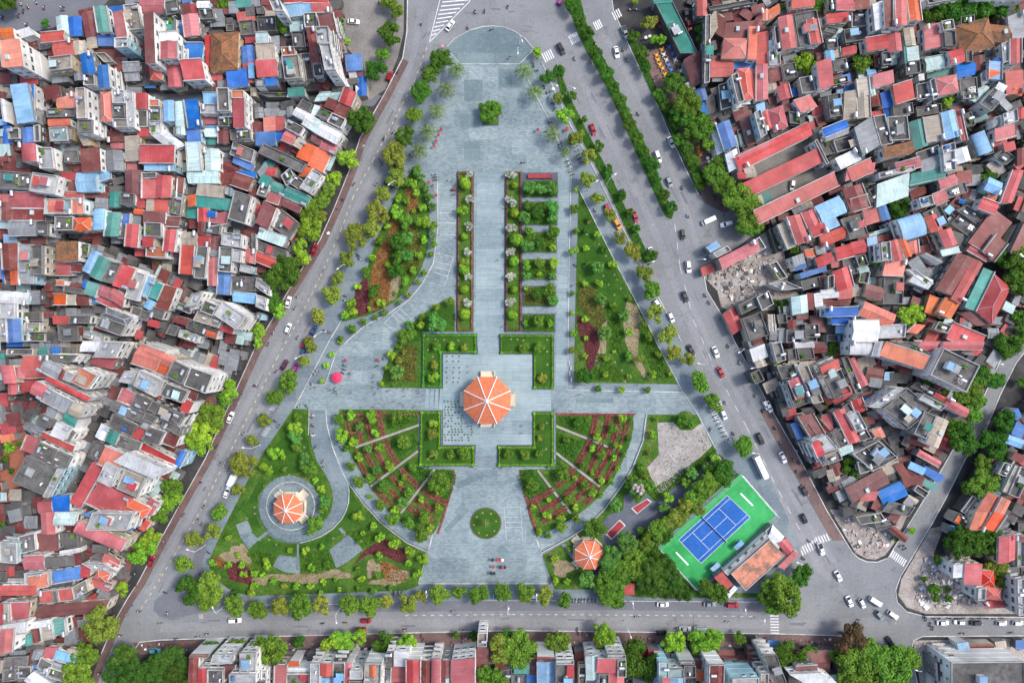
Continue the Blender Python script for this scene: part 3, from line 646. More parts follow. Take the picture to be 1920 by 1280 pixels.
# ---- pale kerb lines and game lines
KL = [[(838, 93), (864, 121), (974, 121), (1000, 94)], [(838, 88), (852, 74), (880, 58), (905, 51), (925, 50), (945, 52), (965, 60), (985, 74), (1000, 92)],
      [(1015, 117), (1071, 238), (1115, 320), (1182, 457), (1210, 515), (1242, 572), (1277, 640)], [(990, 150), (1030, 228), (1071, 318)], [(1071, 320), (1069, 400), (1067, 480), (1065, 640), (1064, 731), (1281, 735), (1310, 780)],
      [(820, 340), (821, 395), (821, 432), (812, 495), (792, 532), (767, 562), (730, 587), (685, 610), (650, 640), (630, 662), (610, 721), (576, 721)],
      [(640, 602), (617, 640), (552, 765)], [(785, 1093), (1028, 1093)], [(811, 1001), (785, 1093)], [(1005, 1010), (1016, 1040)], [(579, 815), (580, 767), (611, 767), (613, 795), (624, 838), (640, 880), (652, 903), (655, 920), (654, 941), (649, 958), (640, 974), (624, 991), (603, 1004), (583, 1012), (563, 1017)],
      [(652, 903), (683, 945), (715, 980), (764, 1017), (804, 1034), (811, 1003)], [(1212, 775), (1205, 827), (1185, 877), (1165, 910), (1132, 955), (1105, 982), (1075, 1003), (1014, 1036), (1008, 1012)], arc(545.5, 947.5, 45, 0, 360, 60),
      [(900, 150), (900, 150.1)], [(1310, 780), (1352, 862), (1371, 902)], [(1085, 355), (1150, 485), (1205, 590), (1232, 645), (1280, 735)]]
lines('pale_kerb', KL, 1.3, 0.1, 0.36, M['stone'])
lines('drain_channel', [offset([(1212, 777), (1205, 827), (1185, 877), (1165, 910), (1132, 955), (1105, 982), (1075, 1003), (1014, 1036)], -1.7), offset([(655, 908), (683, 945), (715, 980), (764, 1017), (804, 1034)], 1.8), offset([(655, 920), (654, 941), (649, 958), (640, 974), (624, 991), (603, 1004), (583, 1012), (563, 1017), (540, 1017), (515, 1009), (498, 995), (488, 975), (484, 955), (486, 935), (493, 918)], -1.8)], 1.3, 0.1, 0.345, M['granite'])
rg = random.Random(8); mb = MB()
RINGS = [(1103, 418), (1117, 446), (1123, 458), (1095, 500), (1152, 515), (1157, 525), (1164, 541), (1141, 534), (1131, 517), (1131, 574), (1152, 553), (1142, 602), (1150, 605), (1153, 679), (1166, 694), (1152, 658), (1180, 706), (1095, 470), (1122, 492), (1100, 440), (1136, 480), (1110, 560), (1160, 590), (1148, 640), (1172, 715),
         (894, 968), (905, 960), (921, 962), (930, 976), (927, 994), (913, 1002), (898, 998), (889, 983), (505, 1011), (519, 1020), (543, 889), (537, 876), (565, 845), (571, 838), (575, 850), (566, 821), (478, 950), (478, 962), (625, 1008), (463, 972), (802, 636), (817, 636), (822, 638), (833, 637), (860, 638), (803, 656), (812, 668), (958, 636), (970, 636), (981, 638), (1026, 637), (1026, 659), (1026, 683), (1025, 792), (1024, 841), (803, 860)]
for x, y in RINGS: mb.prism([P(x + 2.0 * math.cos(i * 1.05) * rg.uniform(.7, 1.2), y + 2.0 * math.sin(i * 1.05) * rg.uniform(.7, 1.2)) for i in range(6)], 0.1, (0.82 if 785 < x < 1041 and 620 < y < 880 else 0.47 if 880 < x < 941 else .30), M['dirt2'])
o = mb.build('mulch_rings'); o['kind'] = 'structure'
GL = [[(820, 474), (850, 482), (834, 537), (805, 530)], [(721, 605), (764, 565), (786, 585), (745, 624), (721, 605)], [(817, 490), (847, 498)], [(815, 500), (844, 508)], [(812, 510), (841, 518)], [(735, 590), (758, 612)], [(742, 584), (765, 606)], [(750, 578), (773, 600)],
      [(821, 400), (856, 400)], [(821, 418), (856, 418)], [(821, 440), (856, 440)], [(945, 950), (976, 950), (980, 1011), (950, 1012), (945, 950)], [(946, 968), (978, 968)], [(947, 978), (978, 978)], [(948, 988), (979, 988)], [(1232, 902), (1262, 870), (1285, 890), (1254, 920), (1232, 902)], [(1240, 880), (1270, 905)], [(1250, 845), (1270, 868)]]
lines('game_lines', GL, 0.6, 0.296, 0.296, M['lane_white'])
# roadway markings
mb = MB()
def dash(pl, on, off, w_, mat, z=0.055):
    for i in range(len(pl) - 1):
        a, b = pl[i], pl[i + 1]; L = math.hypot(b[0] - a[0], b[1] - a[1]); t_ = 0
        while t_ < L:
            e = min(L, t_ + on)
            strip(mb, [(a[0] + (b[0] - a[0]) * t_ / L, a[1] + (b[1] - a[1]) * t_ / L), (a[0] + (b[0] - a[0]) * e / L, a[1] + (b[1] - a[1]) * e / L)], w_, z, z, mat)
            t_ = e + off
dash([(800, 90), (778, 150), (745, 215), (700, 300), (662, 370), (640, 430), (600, 520), (560, 600), (520, 670), (470, 770), (420, 870), (380, 950), (345, 1010), (300, 1085), (265, 1140)], 6, 9, 1.4, M['lane_yellow'])
dash([(760, 1153), (960, 1151), (1180, 1152), (1420, 1155)], 6, 10, 1.0, M['lane_white'])
dash([(1265, 420), (1275, 500), (1300, 600), (1345, 700), (1400, 800), (1460, 920), (1520, 1030)], 14, 20, 0.8, M['lane_white'])
dash([(480, 1133), (700, 1131)], 900, 0, 0.8, M['lane_white'])
dash([(700, 1124), (1180, 1126), (1440, 1128)], 900, 0, 0.8, M['lane_white'])
dash([(830, -20), (805, 80)], 900, 0, 1.3, M['lane_white']); dash([(888, -20), (880, 4), (805, 80)], 900, 0, 1.3, M['lane_white'])
for i in range(9):
    t_ = 0.18 + 0.1 * i; xl = 805 + 25 * t_ ; y = 80 - 78 * t_; xr = 805 + 74 * t_
    strip(mb, [(xl, y + 1), (xr, y - 3)], 2.2, 0.055, 0.055, M['lane_white'])
def zebra(x0, y0, x1, y1, ln, n, ang, w_=2.4):
    for i in range(n):
        t_ = i / (n - 1); cx, cy = x0 + (x1 - x0) * t_, y0 + (y1 - y0) * t_
        dx, dy = math.cos(math.radians(ang)) * ln / 2, math.sin(math.radians(ang)) * ln / 2
        strip(mb, [(cx - dx, cy - dy), (cx + dx, cy + dy)], w_, 0.056, 0.056, M['lane_white'])
zebra(1020, 109, 1035, 101, 18, 5, 65); zebra(1070, 76, 1083, 69, 18, 5, 65); zebra(1116, 50, 1126, 44, 16, 4, 65); zebra(1151, 31, 1162, 24, 16, 4, 65)
zebra(1503, 1033, 1530, 1018, 16, 7, 65); zebra(1532, 1013, 1562, 1003, 14, 7, 65); zebra(1672, 1037, 1696, 1055, 14, 8, 118); zebra(1451, 1143, 1453, 1186, 16, 9, 0)
strip(mb, [(1331, 768), (1375, 832)], 1.0, 0.16, 0.16, M['lane_white'])
for i in range(16):
    t_ = i / 15; strip(mb, [(1331 + 36 * t_, 769 + 65 * t_), (1340 + 36 * t_, 766 + 65 * t_)], 1.0, 0.158, 0.158, M['lane_white'])
for x, y in ((507, 760), (492, 808)):
    for k in range(5): strip(mb, [(x - 2 + k * 2.2, y + 6 - k * 3.4), (x + 7 + k * 2.2, y + 9 - k * 3.4)], 1.0, 0.158, 0.158, M['lane_white'])
o = mb.build('road_markings')
rq = random.Random(17); mb2 = MB(); mb3 = MB()
ROADPTS = [(795, 60, 118), (742, 220, 118), (700, 300, 118), (640, 420, 117), (600, 510, 117), (555, 620, 117), (500, 720, 117), (450, 800, 117), (400, 905, 117), (350, 1010, 118), (300, 1100, 118), (400, 1170, 0), (560, 1165, 0), (760, 1165, 0), (930, 1165, 0), (1100, 1165, 0), (1300, 1165, 0), (1480, 1165, 0),
           (1100, 180, 64), (1150, 260, 64), (1200, 370, 64), (1170, 120, 64), (1230, 240, 64), (1280, 360, 64), (1270, 480, 66), (1290, 560, 66), (1330, 660, 64), (1380, 740, 62), (1430, 820, 60), (1490, 930, 62), (1540, 1040, 62), (1600, 1120, 40), (1650, 1150, 20), (950, 25, 0), (1000, 60, 10), (900, 20, 0), (1800, 1175, 0), (1740, 960, 118)]
for x, y, a in ROADPTS:
    for _ in range(2):
        cx, cy = x + rq.uniform(-22, 22), y + rq.uniform(-12, 12); b = math.radians(a + rq.uniform(-4, 4)); l, w2 = rq.uniform(4, 16), rq.uniform(1.5, 4)
        if a == 0: cy = y + rq.uniform(-9, 9)
        strip(mb2, [(cx - l * math.cos(b), cy - l * math.sin(b)), (cx + l * math.cos(b), cy + l * math.sin(b))], w2, .0505 + .0003 * (_ + 1), .0505 + .0003 * (_ + 1), M['asphalt2'])
    if rq.random() < .7:
        b = math.radians(a + rq.choice([0, 90]) + rq.uniform(-15, 15)); px, py = x - 12 * math.cos(b), y - 12 * math.sin(b); pl = []
        for k in range(7): pl.append((px + k * 4 * math.cos(b) + rq.uniform(-1, 1), py + k * 4 * math.sin(b) + rq.uniform(-1, 1)))
        strip(mb3, pl, .35, .0535, .0535, M['earth'])
q_ = mb2.build('road_patches'); q_['kind'] = 'structure'; q_ = mb3.build('road_cracks'); q_['kind'] = 'structure'; o['kind'] = 'structure'
# darker worn lane along the lower road and repair patches
structure('parking_lane', [[(300, 1146), (420, 1146), (740, 1146), (1160, 1143), (1440, 1146), (1472, 1152), (1472, 1124), (960, 1124), (700, 1128), (480, 1134), (380, 1144), (330, 1146)]], 0.045, M['asphalt2'])
lines('kerb', [L_OUT[1:-1], R_OUT[:7], R_OUT[12:], R_OUT2, B_OUT[:-1], B_OUT2[1:]], 1.4, 0.0, 0.16, M['stone'])
structure('manhole_covers', [arc(x, y, 2.2, 0, 330, 10) for x, y in ((750, 171), (625, 1161), (940, 1154), (300, 1077), (388, 868), (1460, 988), (1223, 421), (1094, 160), (1680, 1168), (299, 1167))] +
          [[(x, y), (x + 8, y - 2), (x + 10, y + 6), (x + 2, y + 8)] for x, y in ((1456, 936), (1110, 300), (318, 1154), (372, 1152))], 0.05, M['dirt'])
CL_ = [(800, 20), (790, 100), (770, 165), (735, 235), (695, 310), (655, 385), (628, 450), (588, 545), (545, 630), (503, 710), (455, 800), (408, 895), (365, 980), (325, 1050), (285, 1120)]
lines('worn_lane', [offset(CL_, 13)], 11, .046, .046, M['asphalt3']); lines('worn_lane', [offset(CL_, -13)], 11, .046, .046, M['asphalt3'])
lines('worn_lane', [[(300, 1176), (700, 1168), (1200, 1166), (1500, 1170), (1640, 1165)]], 17, .046, .046, M['asphalt3'])
lines('worn_lane', [[(1085, 140), (1135, 240), (1190, 350), (1235, 450), (1275, 560), (1310, 640), (1360, 740), (1420, 850), (1470, 950), (1540, 1070), (1620, 1140)]], 13, .047, .047, M['asphalt3'])
lines('worn_lane', [[(1130, 60), (1180, 150), (1235, 260), (1280, 370), (1310, 470)], [(1290, 560), (1345, 670), (1400, 770), (1455, 870), (1510, 975), (1570, 1060)]], 10, .048, .048, M['asphalt3'])
lines('worn_track', [[(1110, 96), (1150, 180), (1205, 300), (1250, 420)], [(1215, 512), (1340, 470)]], 5, 0.052, 0.052, M['asphalt'])
DATA = {
'g': 'H r8 1376,298 1512,231 1523,253 H r8 1392,344 1537,276 1547,302 H r8 1412,396 1562,324 1572,348 P 910,981 9 H w5 1405,655 1432,645 1440,668 H s4 1412,672 1430,666 1438,684 H kf6 1405,700 1422,692 1432,712',
't00': 'H o12 0,215 95,210 110,285 H o15 0,305 145,300 175,500 H w9 130,230 215,205 250,260 H m5 200,260 270,250 290,370 H r8 310,250 480,235 480,310 H r9 400,325 550,305 560,410 H s9 565,310 635,310 635,410 H sf9 375,435 545,415 550,520 H c5 420,130 505,120 520,270 H b5 510,135 610,130 615,270 H m5 610,110 710,85 745,260 H t8 708,55 800,50 830,240 H m4 590,80 700,50 710,85 H b5 825,55 920,45 920,85 H s5 650,285 725,280 732,360 H b5 735,270 860,270 865,345 H r12 845,95 920,85 955,290 H sf9 930,45 1040,35 1075,225 H wf13 865,290 965,285 965,360 H m3 690,350 860,350 940,440 H m16 1075,95 1150,90 1165,470 H r7 1050,0 1230,0 1225,100 H tf7 1225,145 1318,140 1318,235 H b4 1322,155 1370,155 1375,280 H kf9 1240,20 1330,0 1340,100 H w13 1200,250 1325,240 1325,310 H r14 1205,315 1330,312 1330,440 H b11 600,410 690,400 715,550 H kf10 630,560 715,560 720,645 H b13 730,500 815,490 830,655 H sf8 725,405 795,400 860,470 H g6 545,475 610,470 625,600 H m5 820,450 910,445 915,550 H g8 925,475 1045,470 1045,535 H g7 935,545 1045,540 1050,605 H m4 1055,480 1110,475 1130,610 H oh8 1115,485 1200,485 1215,600 H b4 1085,615 1165,615 1165,660 H r8 1250,465 1350,460 1365,650 H r11 1355,460 1510,450 1540,600 H kf6 1455,590 1530,585 1530,615 H r9 1370,120 1480,105 1500,265 H r5 1385,50 1470,30 1485,100 H b5 1370,0 1430,0 1430,30 H w7 1480,10 1570,10 1570,60 H kf7 1495,80 1600,75 1615,150 H b7 1395,330 1525,330 1510,445 H r6 1535,270 1600,265 1610,500 H nh8 1585,255 1790,240 1780,520 H r5 1565,515 1680,515 1660,600 H b7 1700,540 1850,520 1860,640 H m6 1690,590 1715,590 1710,650 H r6 1820,475 1915,460 1920,615 H l8 1860,480 1905,480 1910,585 H t5 1770,355 1815,350 1820,485 H b6 1810,355 1900,340 1910,460 H r5 1775,100 1905,85 1915,155 H kf6 1795,165 1900,155 1915,265 H kf5 1700,190 1755,185 1755,235 H t5 1770,10 1880,0 1880,50 H l9 75,640 210,630 265,915 H b8 235,640 262,640 262,915 H w8 0,740 35,750 55,915 H b5 20,950 75,945 80,1080 H b7 160,965 250,955 260,1065 H kf8 70,970 155,965 160,1045 H kf8 260,945 305,940 310,1065 H l5 0,900 50,895 50,935 H rv10 160,1085 265,1080 275,1210 H m5 0,1145 55,1140 60,1210 H o9 430,740 570,705 575,800 H o7 510,705 580,695 590,810 H kf9 360,820 575,815 575,880 H ov9 365,895 525,890 530,945 H cf9 375,960 510,955 520,1060 H sf9 515,960 550,960 545,1050 H wf8 290,1110 400,1110 420,1270 H sf14 575,665 645,660 655,890 H kf13 590,900 700,900 700,1000 H s9 575,1000 640,1000 690,1090 H oh11 750,690 830,690 840,910 H wf13 845,680 940,680 945,780 H kf12 850,790 940,790 945,880 H sf12 850,895 965,895 970,960 H wf12 945,680 1000,690 1010,960 H rv10 1015,705 1110,705 1110,820 H kf9 1020,830 1110,830 1110,955 H r8 1030,965 1120,965 1120,1020 H of9 1120,750 1200,750 1200,800 H kf8 1115,810 1210,810 1210,915 H wf8 1130,925 1215,920 1215,1000 H l9 1225,760 1300,755 1305,905 H cv9 1310,770 1380,765 1390,1010 H b10 1385,755 1480,745 1510,950 H b8 1400,965 1500,960 1505,1065 H w8 1130,1010 1220,960 1390,1090 H kf9 1305,955 1360,955 1360,1015 H m7 820,990 930,985 930,1060 H r6 835,1065 930,1065 930,1115 H m10 605,1120 745,1110 755,1280 H kf7 480,1130 590,1130 600,1220 H g8 795,1130 915,1130 930,1280 H s8 935,1025 1045,1020 1050,1205 H r6 940,1215 1025,1215 1030,1280 H r10 1055,1095 1305,1095 1300,1225 H l9 1085,1205 1305,1205 1305,1280 H c9 1400,1070 1500,1070 1515,1280 H c8 1535,1120 1640,1120 1645,1280 H l7 1525,700 1620,700 1625,775 H wf10 1510,785 1650,785 1650,860 H kf12 1630,665 1720,665 1730,840 H kf9 1640,850 1720,850 1725,955 H r7 1520,870 1640,870 1640,930 H l6 1525,930 1630,930 1630,960 H of12 1735,680 1830,680 1835,740 H r12 1745,750 1835,745 1840,950 H c7 1530,965 1630,965 1640,1025 H t5 1560,1035 1640,1035 1640,1085 H m7 1640,965 1720,965 1720,1075 H kf9 1730,980 1880,975 1885,1050 H kf7 1750,1065 1915,1130 1890,1225 H b6 1760,1170 1905,1235 1890,1285 H s6 1880,660 1920,660 1920,720 T 40,10 26 d T 350,180 9 d T 1225,45 10 l T 1680,30 16 m T 1505,635 8 d C 445,620 90 w C 460,680 80 w C 370,735 50 o M 20,135 M 140,118 M 175,85 M 210,52 M 275,18 M 330,58 M 465,55 M 465,78 M 200,190 M 160,30',
't01': 'H kf9 0,0 240,20 235,150 H wf12 255,15 440,40 410,180 H kf9 150,30 240,30 240,120 H m6 470,80 570,85 575,150 H l9 575,20 725,15 730,155 H l7 730,30 820,0 825,60 H r7 490,160 620,165 625,205 H m6 640,165 810,165 810,205 H m9 940,0 1060,0 1060,185 H kf10 1065,20 1180,15 1180,60 H r11 1070,70 1170,70 1170,205 H r11 1175,40 1285,40 1275,200 H m8 1290,30 1385,60 1375,170 H c8 1405,0 1630,0 1640,95 H r8 85,165 330,165 340,285 H m7 15,240 100,245 95,375 H m8 100,285 335,290 330,375 H r6 0,180 80,180 80,240 H wf11 350,215 640,215 630,330 H o12 370,220 475,220 475,315 H o12 545,225 630,225 630,320 H kf8 345,335 400,335 400,390 H g9 70,385 275,380 275,485 H kf9 280,385 370,395 370,490 H l6 30,480 125,480 125,540 H m5 235,490 340,490 340,550 H kf11 420,345 560,345 555,450 H oh12 560,355 680,350 675,445 H lv11 705,295 790,290 780,440 H t8 825,165 910,160 905,270 H kf10 910,170 1015,175 1010,260 H g7 720,205 810,210 810,290 H g7 715,255 800,260 800,290 H t10 805,315 905,315 885,490 H b9 905,325 985,325 975,405 H kf8 900,410 950,410 940,510 H r9 1030,200 1090,200 1090,280 H o9 1010,285 1075,290 1070,330 H s10 1100,215 1160,215 1155,300 H r10 1160,220 1260,225 1255,320 H g8 1000,340 1060,345 1055,405 H r10 955,400 1050,410 1035,575 H m11 1080,310 1240,310 1235,395 H kf11 1090,390 1220,395 1220,500 H r11 1075,500 1150,500 1145,570 H m10 1240,345 1355,350 1340,420 H r10 1245,440 1330,445 1310,605 H of9 1100,560 1250,570 1245,655 H kf9 1275,60 1310,160 1300,330 H kf8 1300,160 1380,180 1360,340 H s9 1490,100 1690,120 1670,205 H wf9 1690,110 1730,125 1720,190 H o9 1410,190 1465,180 1465,260 H t8 1475,185 1740,215 1730,300 H t6 1400,265 1480,270 1480,360 H r8 1490,285 1570,285 1570,380 H r8 1575,330 1700,310 1695,400 H b9 1560,300 1620,305 1615,350 H kf8 1545,385 1665,400 1650,480 H m8 1485,385 1550,385 1545,475 H m5 1650,20 1790,10 1730,120 H m8 1775,15 1905,60 1860,150 H b8 1790,0 1920,10 1920,50 H kf11 1760,150 1890,190 1840,400 H s8 1375,460 1480,465 1475,560 H r7 1485,480 1580,485 1575,565 H m7 1580,490 1650,490 1640,590 H r9 1365,560 1465,570 1450,780 H kf9 1480,565 1565,570 1540,810 H g8 1570,590 1640,600 1635,650 H r8 1565,655 1630,655 1630,860 H wf12 1670,460 1820,480 1815,580 H kf11 1650,570 1750,580 1740,765 H wf11 1755,590 1820,600 1810,690 H kf9 1890,470 1920,475 1920,590 H r8 1845,580 1920,600 1910,700 H wf9 1810,700 1900,720 1890,775 H b8 1640,770 1740,775 1730,930 H kf8 1740,790 1920,795 1920,905 H l8 1750,905 1920,925 1920,1000 H m10 15,550 140,545 150,735 H wf11 140,550 260,555 260,850 H o9 75,745 175,740 180,850 H kf12 240,560 330,560 330,780 H b5 0,600 30,700 35,850 H n11 430,535 585,530 585,675 H kf9 585,545 680,550 670,650 H r7 425,685 530,685 535,785 H m7 540,700 610,705 605,760 H o7 425,820 480,825 480,860 H l11 620,745 690,590 765,625 H t12 670,785 745,635 840,680 H kf12 765,830 830,680 920,700 H r12 850,860 920,705 1025,740 H wf11 940,950 1010,750 1100,780 H b8 610,870 630,815 660,825 H t10 635,920 665,830 750,860 H r10 735,930 765,860 845,890 H r11 830,965 850,880 940,940 H r8 725,975 740,930 915,1010 H l10 1040,935 1100,790 1165,815 H t10 1105,940 1155,830 1230,860 H m10 1175,1030 1240,860 1325,880 H kf9 985,990 1015,930 1085,955 H kf8 980,1070 1000,1010 1080,1040 H l9 1075,1020 1110,960 1165,985 H kf9 1045,1105 1075,1040 1140,1065 H kf10 1130,1090 1160,1020 1240,1050 H r9 1105,1160 1120,1110 1200,1130 H m6 1335,960 1375,870 1410,890 H kf11 1310,1030 1340,985 1460,1030 H wf14 1450,920 1530,905 1470,1010 H kf14 1505,1050 1540,970 1635,1010 H wf15 1610,1080 1680,980 1840,1090 H sf12 1455,1120 1490,1050 1680,1110 H kf10 1400,1180 1420,1120 1640,1200 H m10 1290,1130 1320,1085 1430,1120 H kf9 1245,1220 1280,1150 1350,1170 H rv10 1630,1190 1640,1145 1750,1180 H o10 1545,1240 1555,1195 1630,1220 H wf9 1340,1245 1360,1190 1500,1240 H kf8 485,870 630,890 625,930 H o8 410,925 495,925 490,1005 H s7 500,930 570,930 570,1005 H m7 575,930 670,930 670,1010 H b6 670,940 745,945 740,1000 H m4 370,885 480,885 480,950 H r9 400,1090 520,1090 520,1150 H kf9 530,1090 680,1090 670,1145 H kf8 440,1155 590,1160 600,1280 H nh13 750,1085 800,1025 1000,1100 H kf13 720,1170 770,1090 960,1160 H m8 585,1175 620,1175 620,1230 H wf9 640,1200 780,1240 770,1290 H w9 0,905 65,905 60,985 H w9 65,905 220,915 215,1000 H g8 220,900 300,900 300,1000 H wf10 0,990 120,990 120,1110 H kf6 160,1060 310,1060 310,1130 H wf10 0,1110 55,1105 65,1280 H b10 55,1115 150,1110 160,1280 H sf8 190,1140 310,1140 305,1210 H kf5 170,1220 350,1220 350,1280 T 200,70 8 d T 1190,690 8 m T 1270,680 9 m T 1890,1230 9 l',
't02': 'H b6 60,0 180,0 170,40 H t5 295,45 360,45 360,95 H b5 385,40 460,40 460,95 H kf6 465,40 540,40 535,90 H t5 0,95 35,95 35,170 H kf5 60,55 260,55 255,100 H r8 175,110 345,105 340,270 H r8 100,195 180,190 185,275 H rv9 0,185 95,180 125,310 H r7 60,310 125,310 125,395 H b4 195,285 240,285 240,330 H w12 625,0 760,0 735,75 H wf12 760,0 920,5 860,125 H r9 680,170 730,90 890,130 H kf14 300,150 350,95 590,100 H g15 300,215 345,135 470,200 H m15 435,270 465,205 500,225 H wf15 475,285 500,220 560,250 H of16 530,300 610,195 740,255 H r14 335,290 375,260 685,420 H r12 225,385 270,295 365,345 H g14 315,440 370,360 545,450 H s14 510,540 555,465 640,500 H g12 340,550 365,490 430,520 H t13 470,590 495,535 580,590 H kf11 275,600 320,540 430,590 H w14 380,700 435,605 530,645 H kf12 480,720 530,650 570,680 H r12 310,720 330,675 560,780 H r11 210,700 295,730 250,840 H kf12 255,840 300,750 430,810 H kf12 395,910 440,820 550,860 H kf14 205,850 440,950 330,1150 H wf14 330,1160 440,950 480,960 H b9 400,1160 520,1150 520,1270 H rv9 290,1200 390,1190 400,1280 H c8 410,1190 450,1180 560,1280 H o4 0,700 100,680 110,740 H ov3 0,1060 10,1060 25,1140 H o15 985,160 1060,20 1240,80 H o15 1060,100 1110,30 1330,130 H o14 1165,210 1200,160 1270,200 H kf17 1250,260 1310,140 1430,200 H kf17 1380,330 1435,190 1600,250 H wf15 890,300 940,220 1030,240 H wf16 1010,330 1060,210 1225,295 H m14 1390,410 1410,350 1490,380 H kf16 1200,400 1250,310 1420,370 H m15 1165,430 1190,350 1230,360 H r13 890,445 930,350 1020,400 H kf15 975,490 1030,390 1140,440 H kf14 830,510 865,440 1100,540 H kf16 1110,510 1150,440 1390,550 H r14 1350,510 1390,430 1450,460 H wf15 1300,600 1340,530 1395,570 H kf15 1220,625 1240,570 1370,650 H kf15 1070,580 1100,530 1185,565 H kf13 820,625 855,540 1030,630 H w12 715,710 760,615 830,650 H t12 790,740 825,655 895,690 H kf11 870,780 900,700 1060,760 H r13 995,715 1030,650 1090,670 H wf14 1045,640 1080,595 1135,620 H kf14 1070,740 1120,640 1240,680 H m12 1205,750 1240,675 1345,715 H kf9 665,860 710,740 790,780 H o13 735,910 800,780 940,840 H r9 1050,820 1080,765 1320,890 H w16 850,900 960,830 1260,960 H b9 1300,930 1360,815 1410,830 H wf14 735,1040 800,900 900,950 H sf15 880,1100 945,955 1100,1020 H r11 530,1200 700,900 780,950 H r11 640,1200 760,1050 1000,1170 H oh11 900,1250 960,1170 1130,1250 H kf9 700,1280 750,1180 900,1260 H r9 1060,1270 1130,1170 1200,1210 T 265,500 9 d T 75,785 12 l T 180,770 10 d T 50,880 8 d T 85,970 7 d T 1750,160 10 l T 1725,370 18 l T 1680,430 16 m T 1600,560 26 m T 1540,660 24 l T 1500,760 26 l T 1300,1080 22 m T 1270,1190 22 l T 1200,1265 16 m T 1890,740 13 y T 1830,915 25 y T 1790,1115 13 y T 1650,1265 14 m T 550,1130 10 d C 1360,45 28 k C 1530,130 28 w C 1635,175 28 w C 1725,570 -66 w C 1700,1130 -66 w B 1755,1020 -66 w M 1825,690 M 1620,790 M 1625,865 M 1650,915 M 1712,958 M 1525,1240 M 1345,1240 M 1910,335 M 1770,240 M 1750,280 M 1730,300 L 1860,800 190',
't03': 'H r10 305,0 405,0 415,160 H c10 420,0 580,0 560,90 H m8 260,160 430,155 435,285 H kf7 470,150 590,150 600,260 H wf11 0,215 135,225 140,380 H kf9 140,180 265,150 275,280 H r9 180,325 330,320 335,425 H k9 330,340 550,325 555,400 H m8 555,320 605,300 615,380 H w8 450,290 600,265 605,300 H b9 400,440 605,405 615,495 H wf8 190,450 395,435 400,540 H o9 220,480 355,455 365,550 H r9 0,550 275,545 280,620 H wf5 70,490 180,490 180,535 H k8 400,520 550,500 540,560 H r9 300,590 540,565 545,650 H kf10 395,585 430,585 440,670 H sf10 540,560 650,500 670,590 H m7 300,700 820,655 780,750 H r8 80,670 225,665 210,800 H wf9 0,680 75,680 75,830 H r10 0,690 25,690 25,850 H r13 0,880 110,870 95,1040 H w12 0,850 200,820 190,900 H t8 395,805 490,795 505,910 H s8 310,850 395,830 410,940 H m8 235,870 275,865 290,970 H t7 175,920 240,910 240,990 H w9 200,830 380,800 380,850 H rv13 555,150 600,65 950,210 H b12 610,20 660,0 1010,120 H wf14 700,0 1010,0 960,130 H k9 700,240 810,250 800,310 H r8 760,370 790,300 900,370 H wf10 620,380 780,390 870,440 H r10 610,405 680,400 670,480 H oh11 700,490 740,430 830,460 H r7 670,550 700,495 840,540 H kf7 680,330 760,330 760,375 H r7 1040,120 1090,60 1130,80 H r4 0,390 25,390 25,440 H kf5 0,440 60,440 60,520 H b5 20,330 50,330 50,360 H s5 0,1110 25,1110 20,1200 H kf6 40,1080 220,1070 210,1160 H kf6 30,1170 130,1160 130,1250 H kf6 140,1150 240,1150 240,1240 H m6 230,1040 250,1040 240,1130 H g6 255,1035 320,1035 300,1100 H r7 350,1010 440,1010 410,1090 H s7 515,1020 600,1030 570,1070 H l7 430,1030 575,1080 550,1140 H g7 400,1120 530,1170 520,1200 H b5 230,1150 300,1130 290,1190 H kf7 310,1080 400,1130 370,1210 H kf7 375,1150 500,1190 480,1260 H w7 180,1260 260,1190 400,1280 H rf13 1430,1060 1570,1060 1560,1085 H m12 1420,1085 1490,1085 1480,1280 H r13 1485,1170 1560,1170 1560,1280 H kf13 1560,1170 1680,1170 1680,1280 H wf14 1600,1060 1760,1060 1740,1130 H m12 1690,1150 1770,1140 1750,1240 H wf16 1720,1210 1920,1210 1920,1280 H wf14 1800,1050 1920,1050 1920,1200 T 10,90 10 d T 110,430 10 d T 1215,20 16 m T 1140,190 20 l T 1080,270 22 l T 1040,340 16 l T 930,570 16 l T 270,780 11 m T 520,820 9 d T 770,830 36 y T 650,1070 24 m T 600,1210 30 m T 950,1080 28 f T 870,1200 26 f T 1000,1190 30 f T 1120,1230 28 f T 1180,1160 26 f T 1300,1110 26 f T 1350,1210 26 f T 1240,1230 24 f T 1580,1010 16 d T 1780,1000 17 m T 1910,990 12 d T 1640,15 15 m T 1600,150 18 y T 1465,210 18 y T 1385,380 18 m T 1420,570 26 d T 1600,560 30 m T 1555,680 14 m T 1755,700 22 m T 1900,720 14 m T 1715,180 8 l T 1790,320 7 l T 1600,370 9 l T 1820,385 9 l T 1715,400 8 l T 1830,460 9 l T 1910,450 8 l T 1900,550 8 l T 1760,600 8 d T 1890,605 8 l C 1130,370 -72 r C 1760,810 0 w C 1160,1040 0 c M 1375,20 M 1480,60 M 1510,90 M 1240,600 M 1255,760 M 1200,830 M 1040,740 M 900,920 M 835,1135 M 740,1205 M 1550,910 M 1480,930 M 1030,545 M 1220,165 M 1015,460 M 1565,300 M 1510,460 M 1320,945 L 1440,290 205 L 1610,740 250',
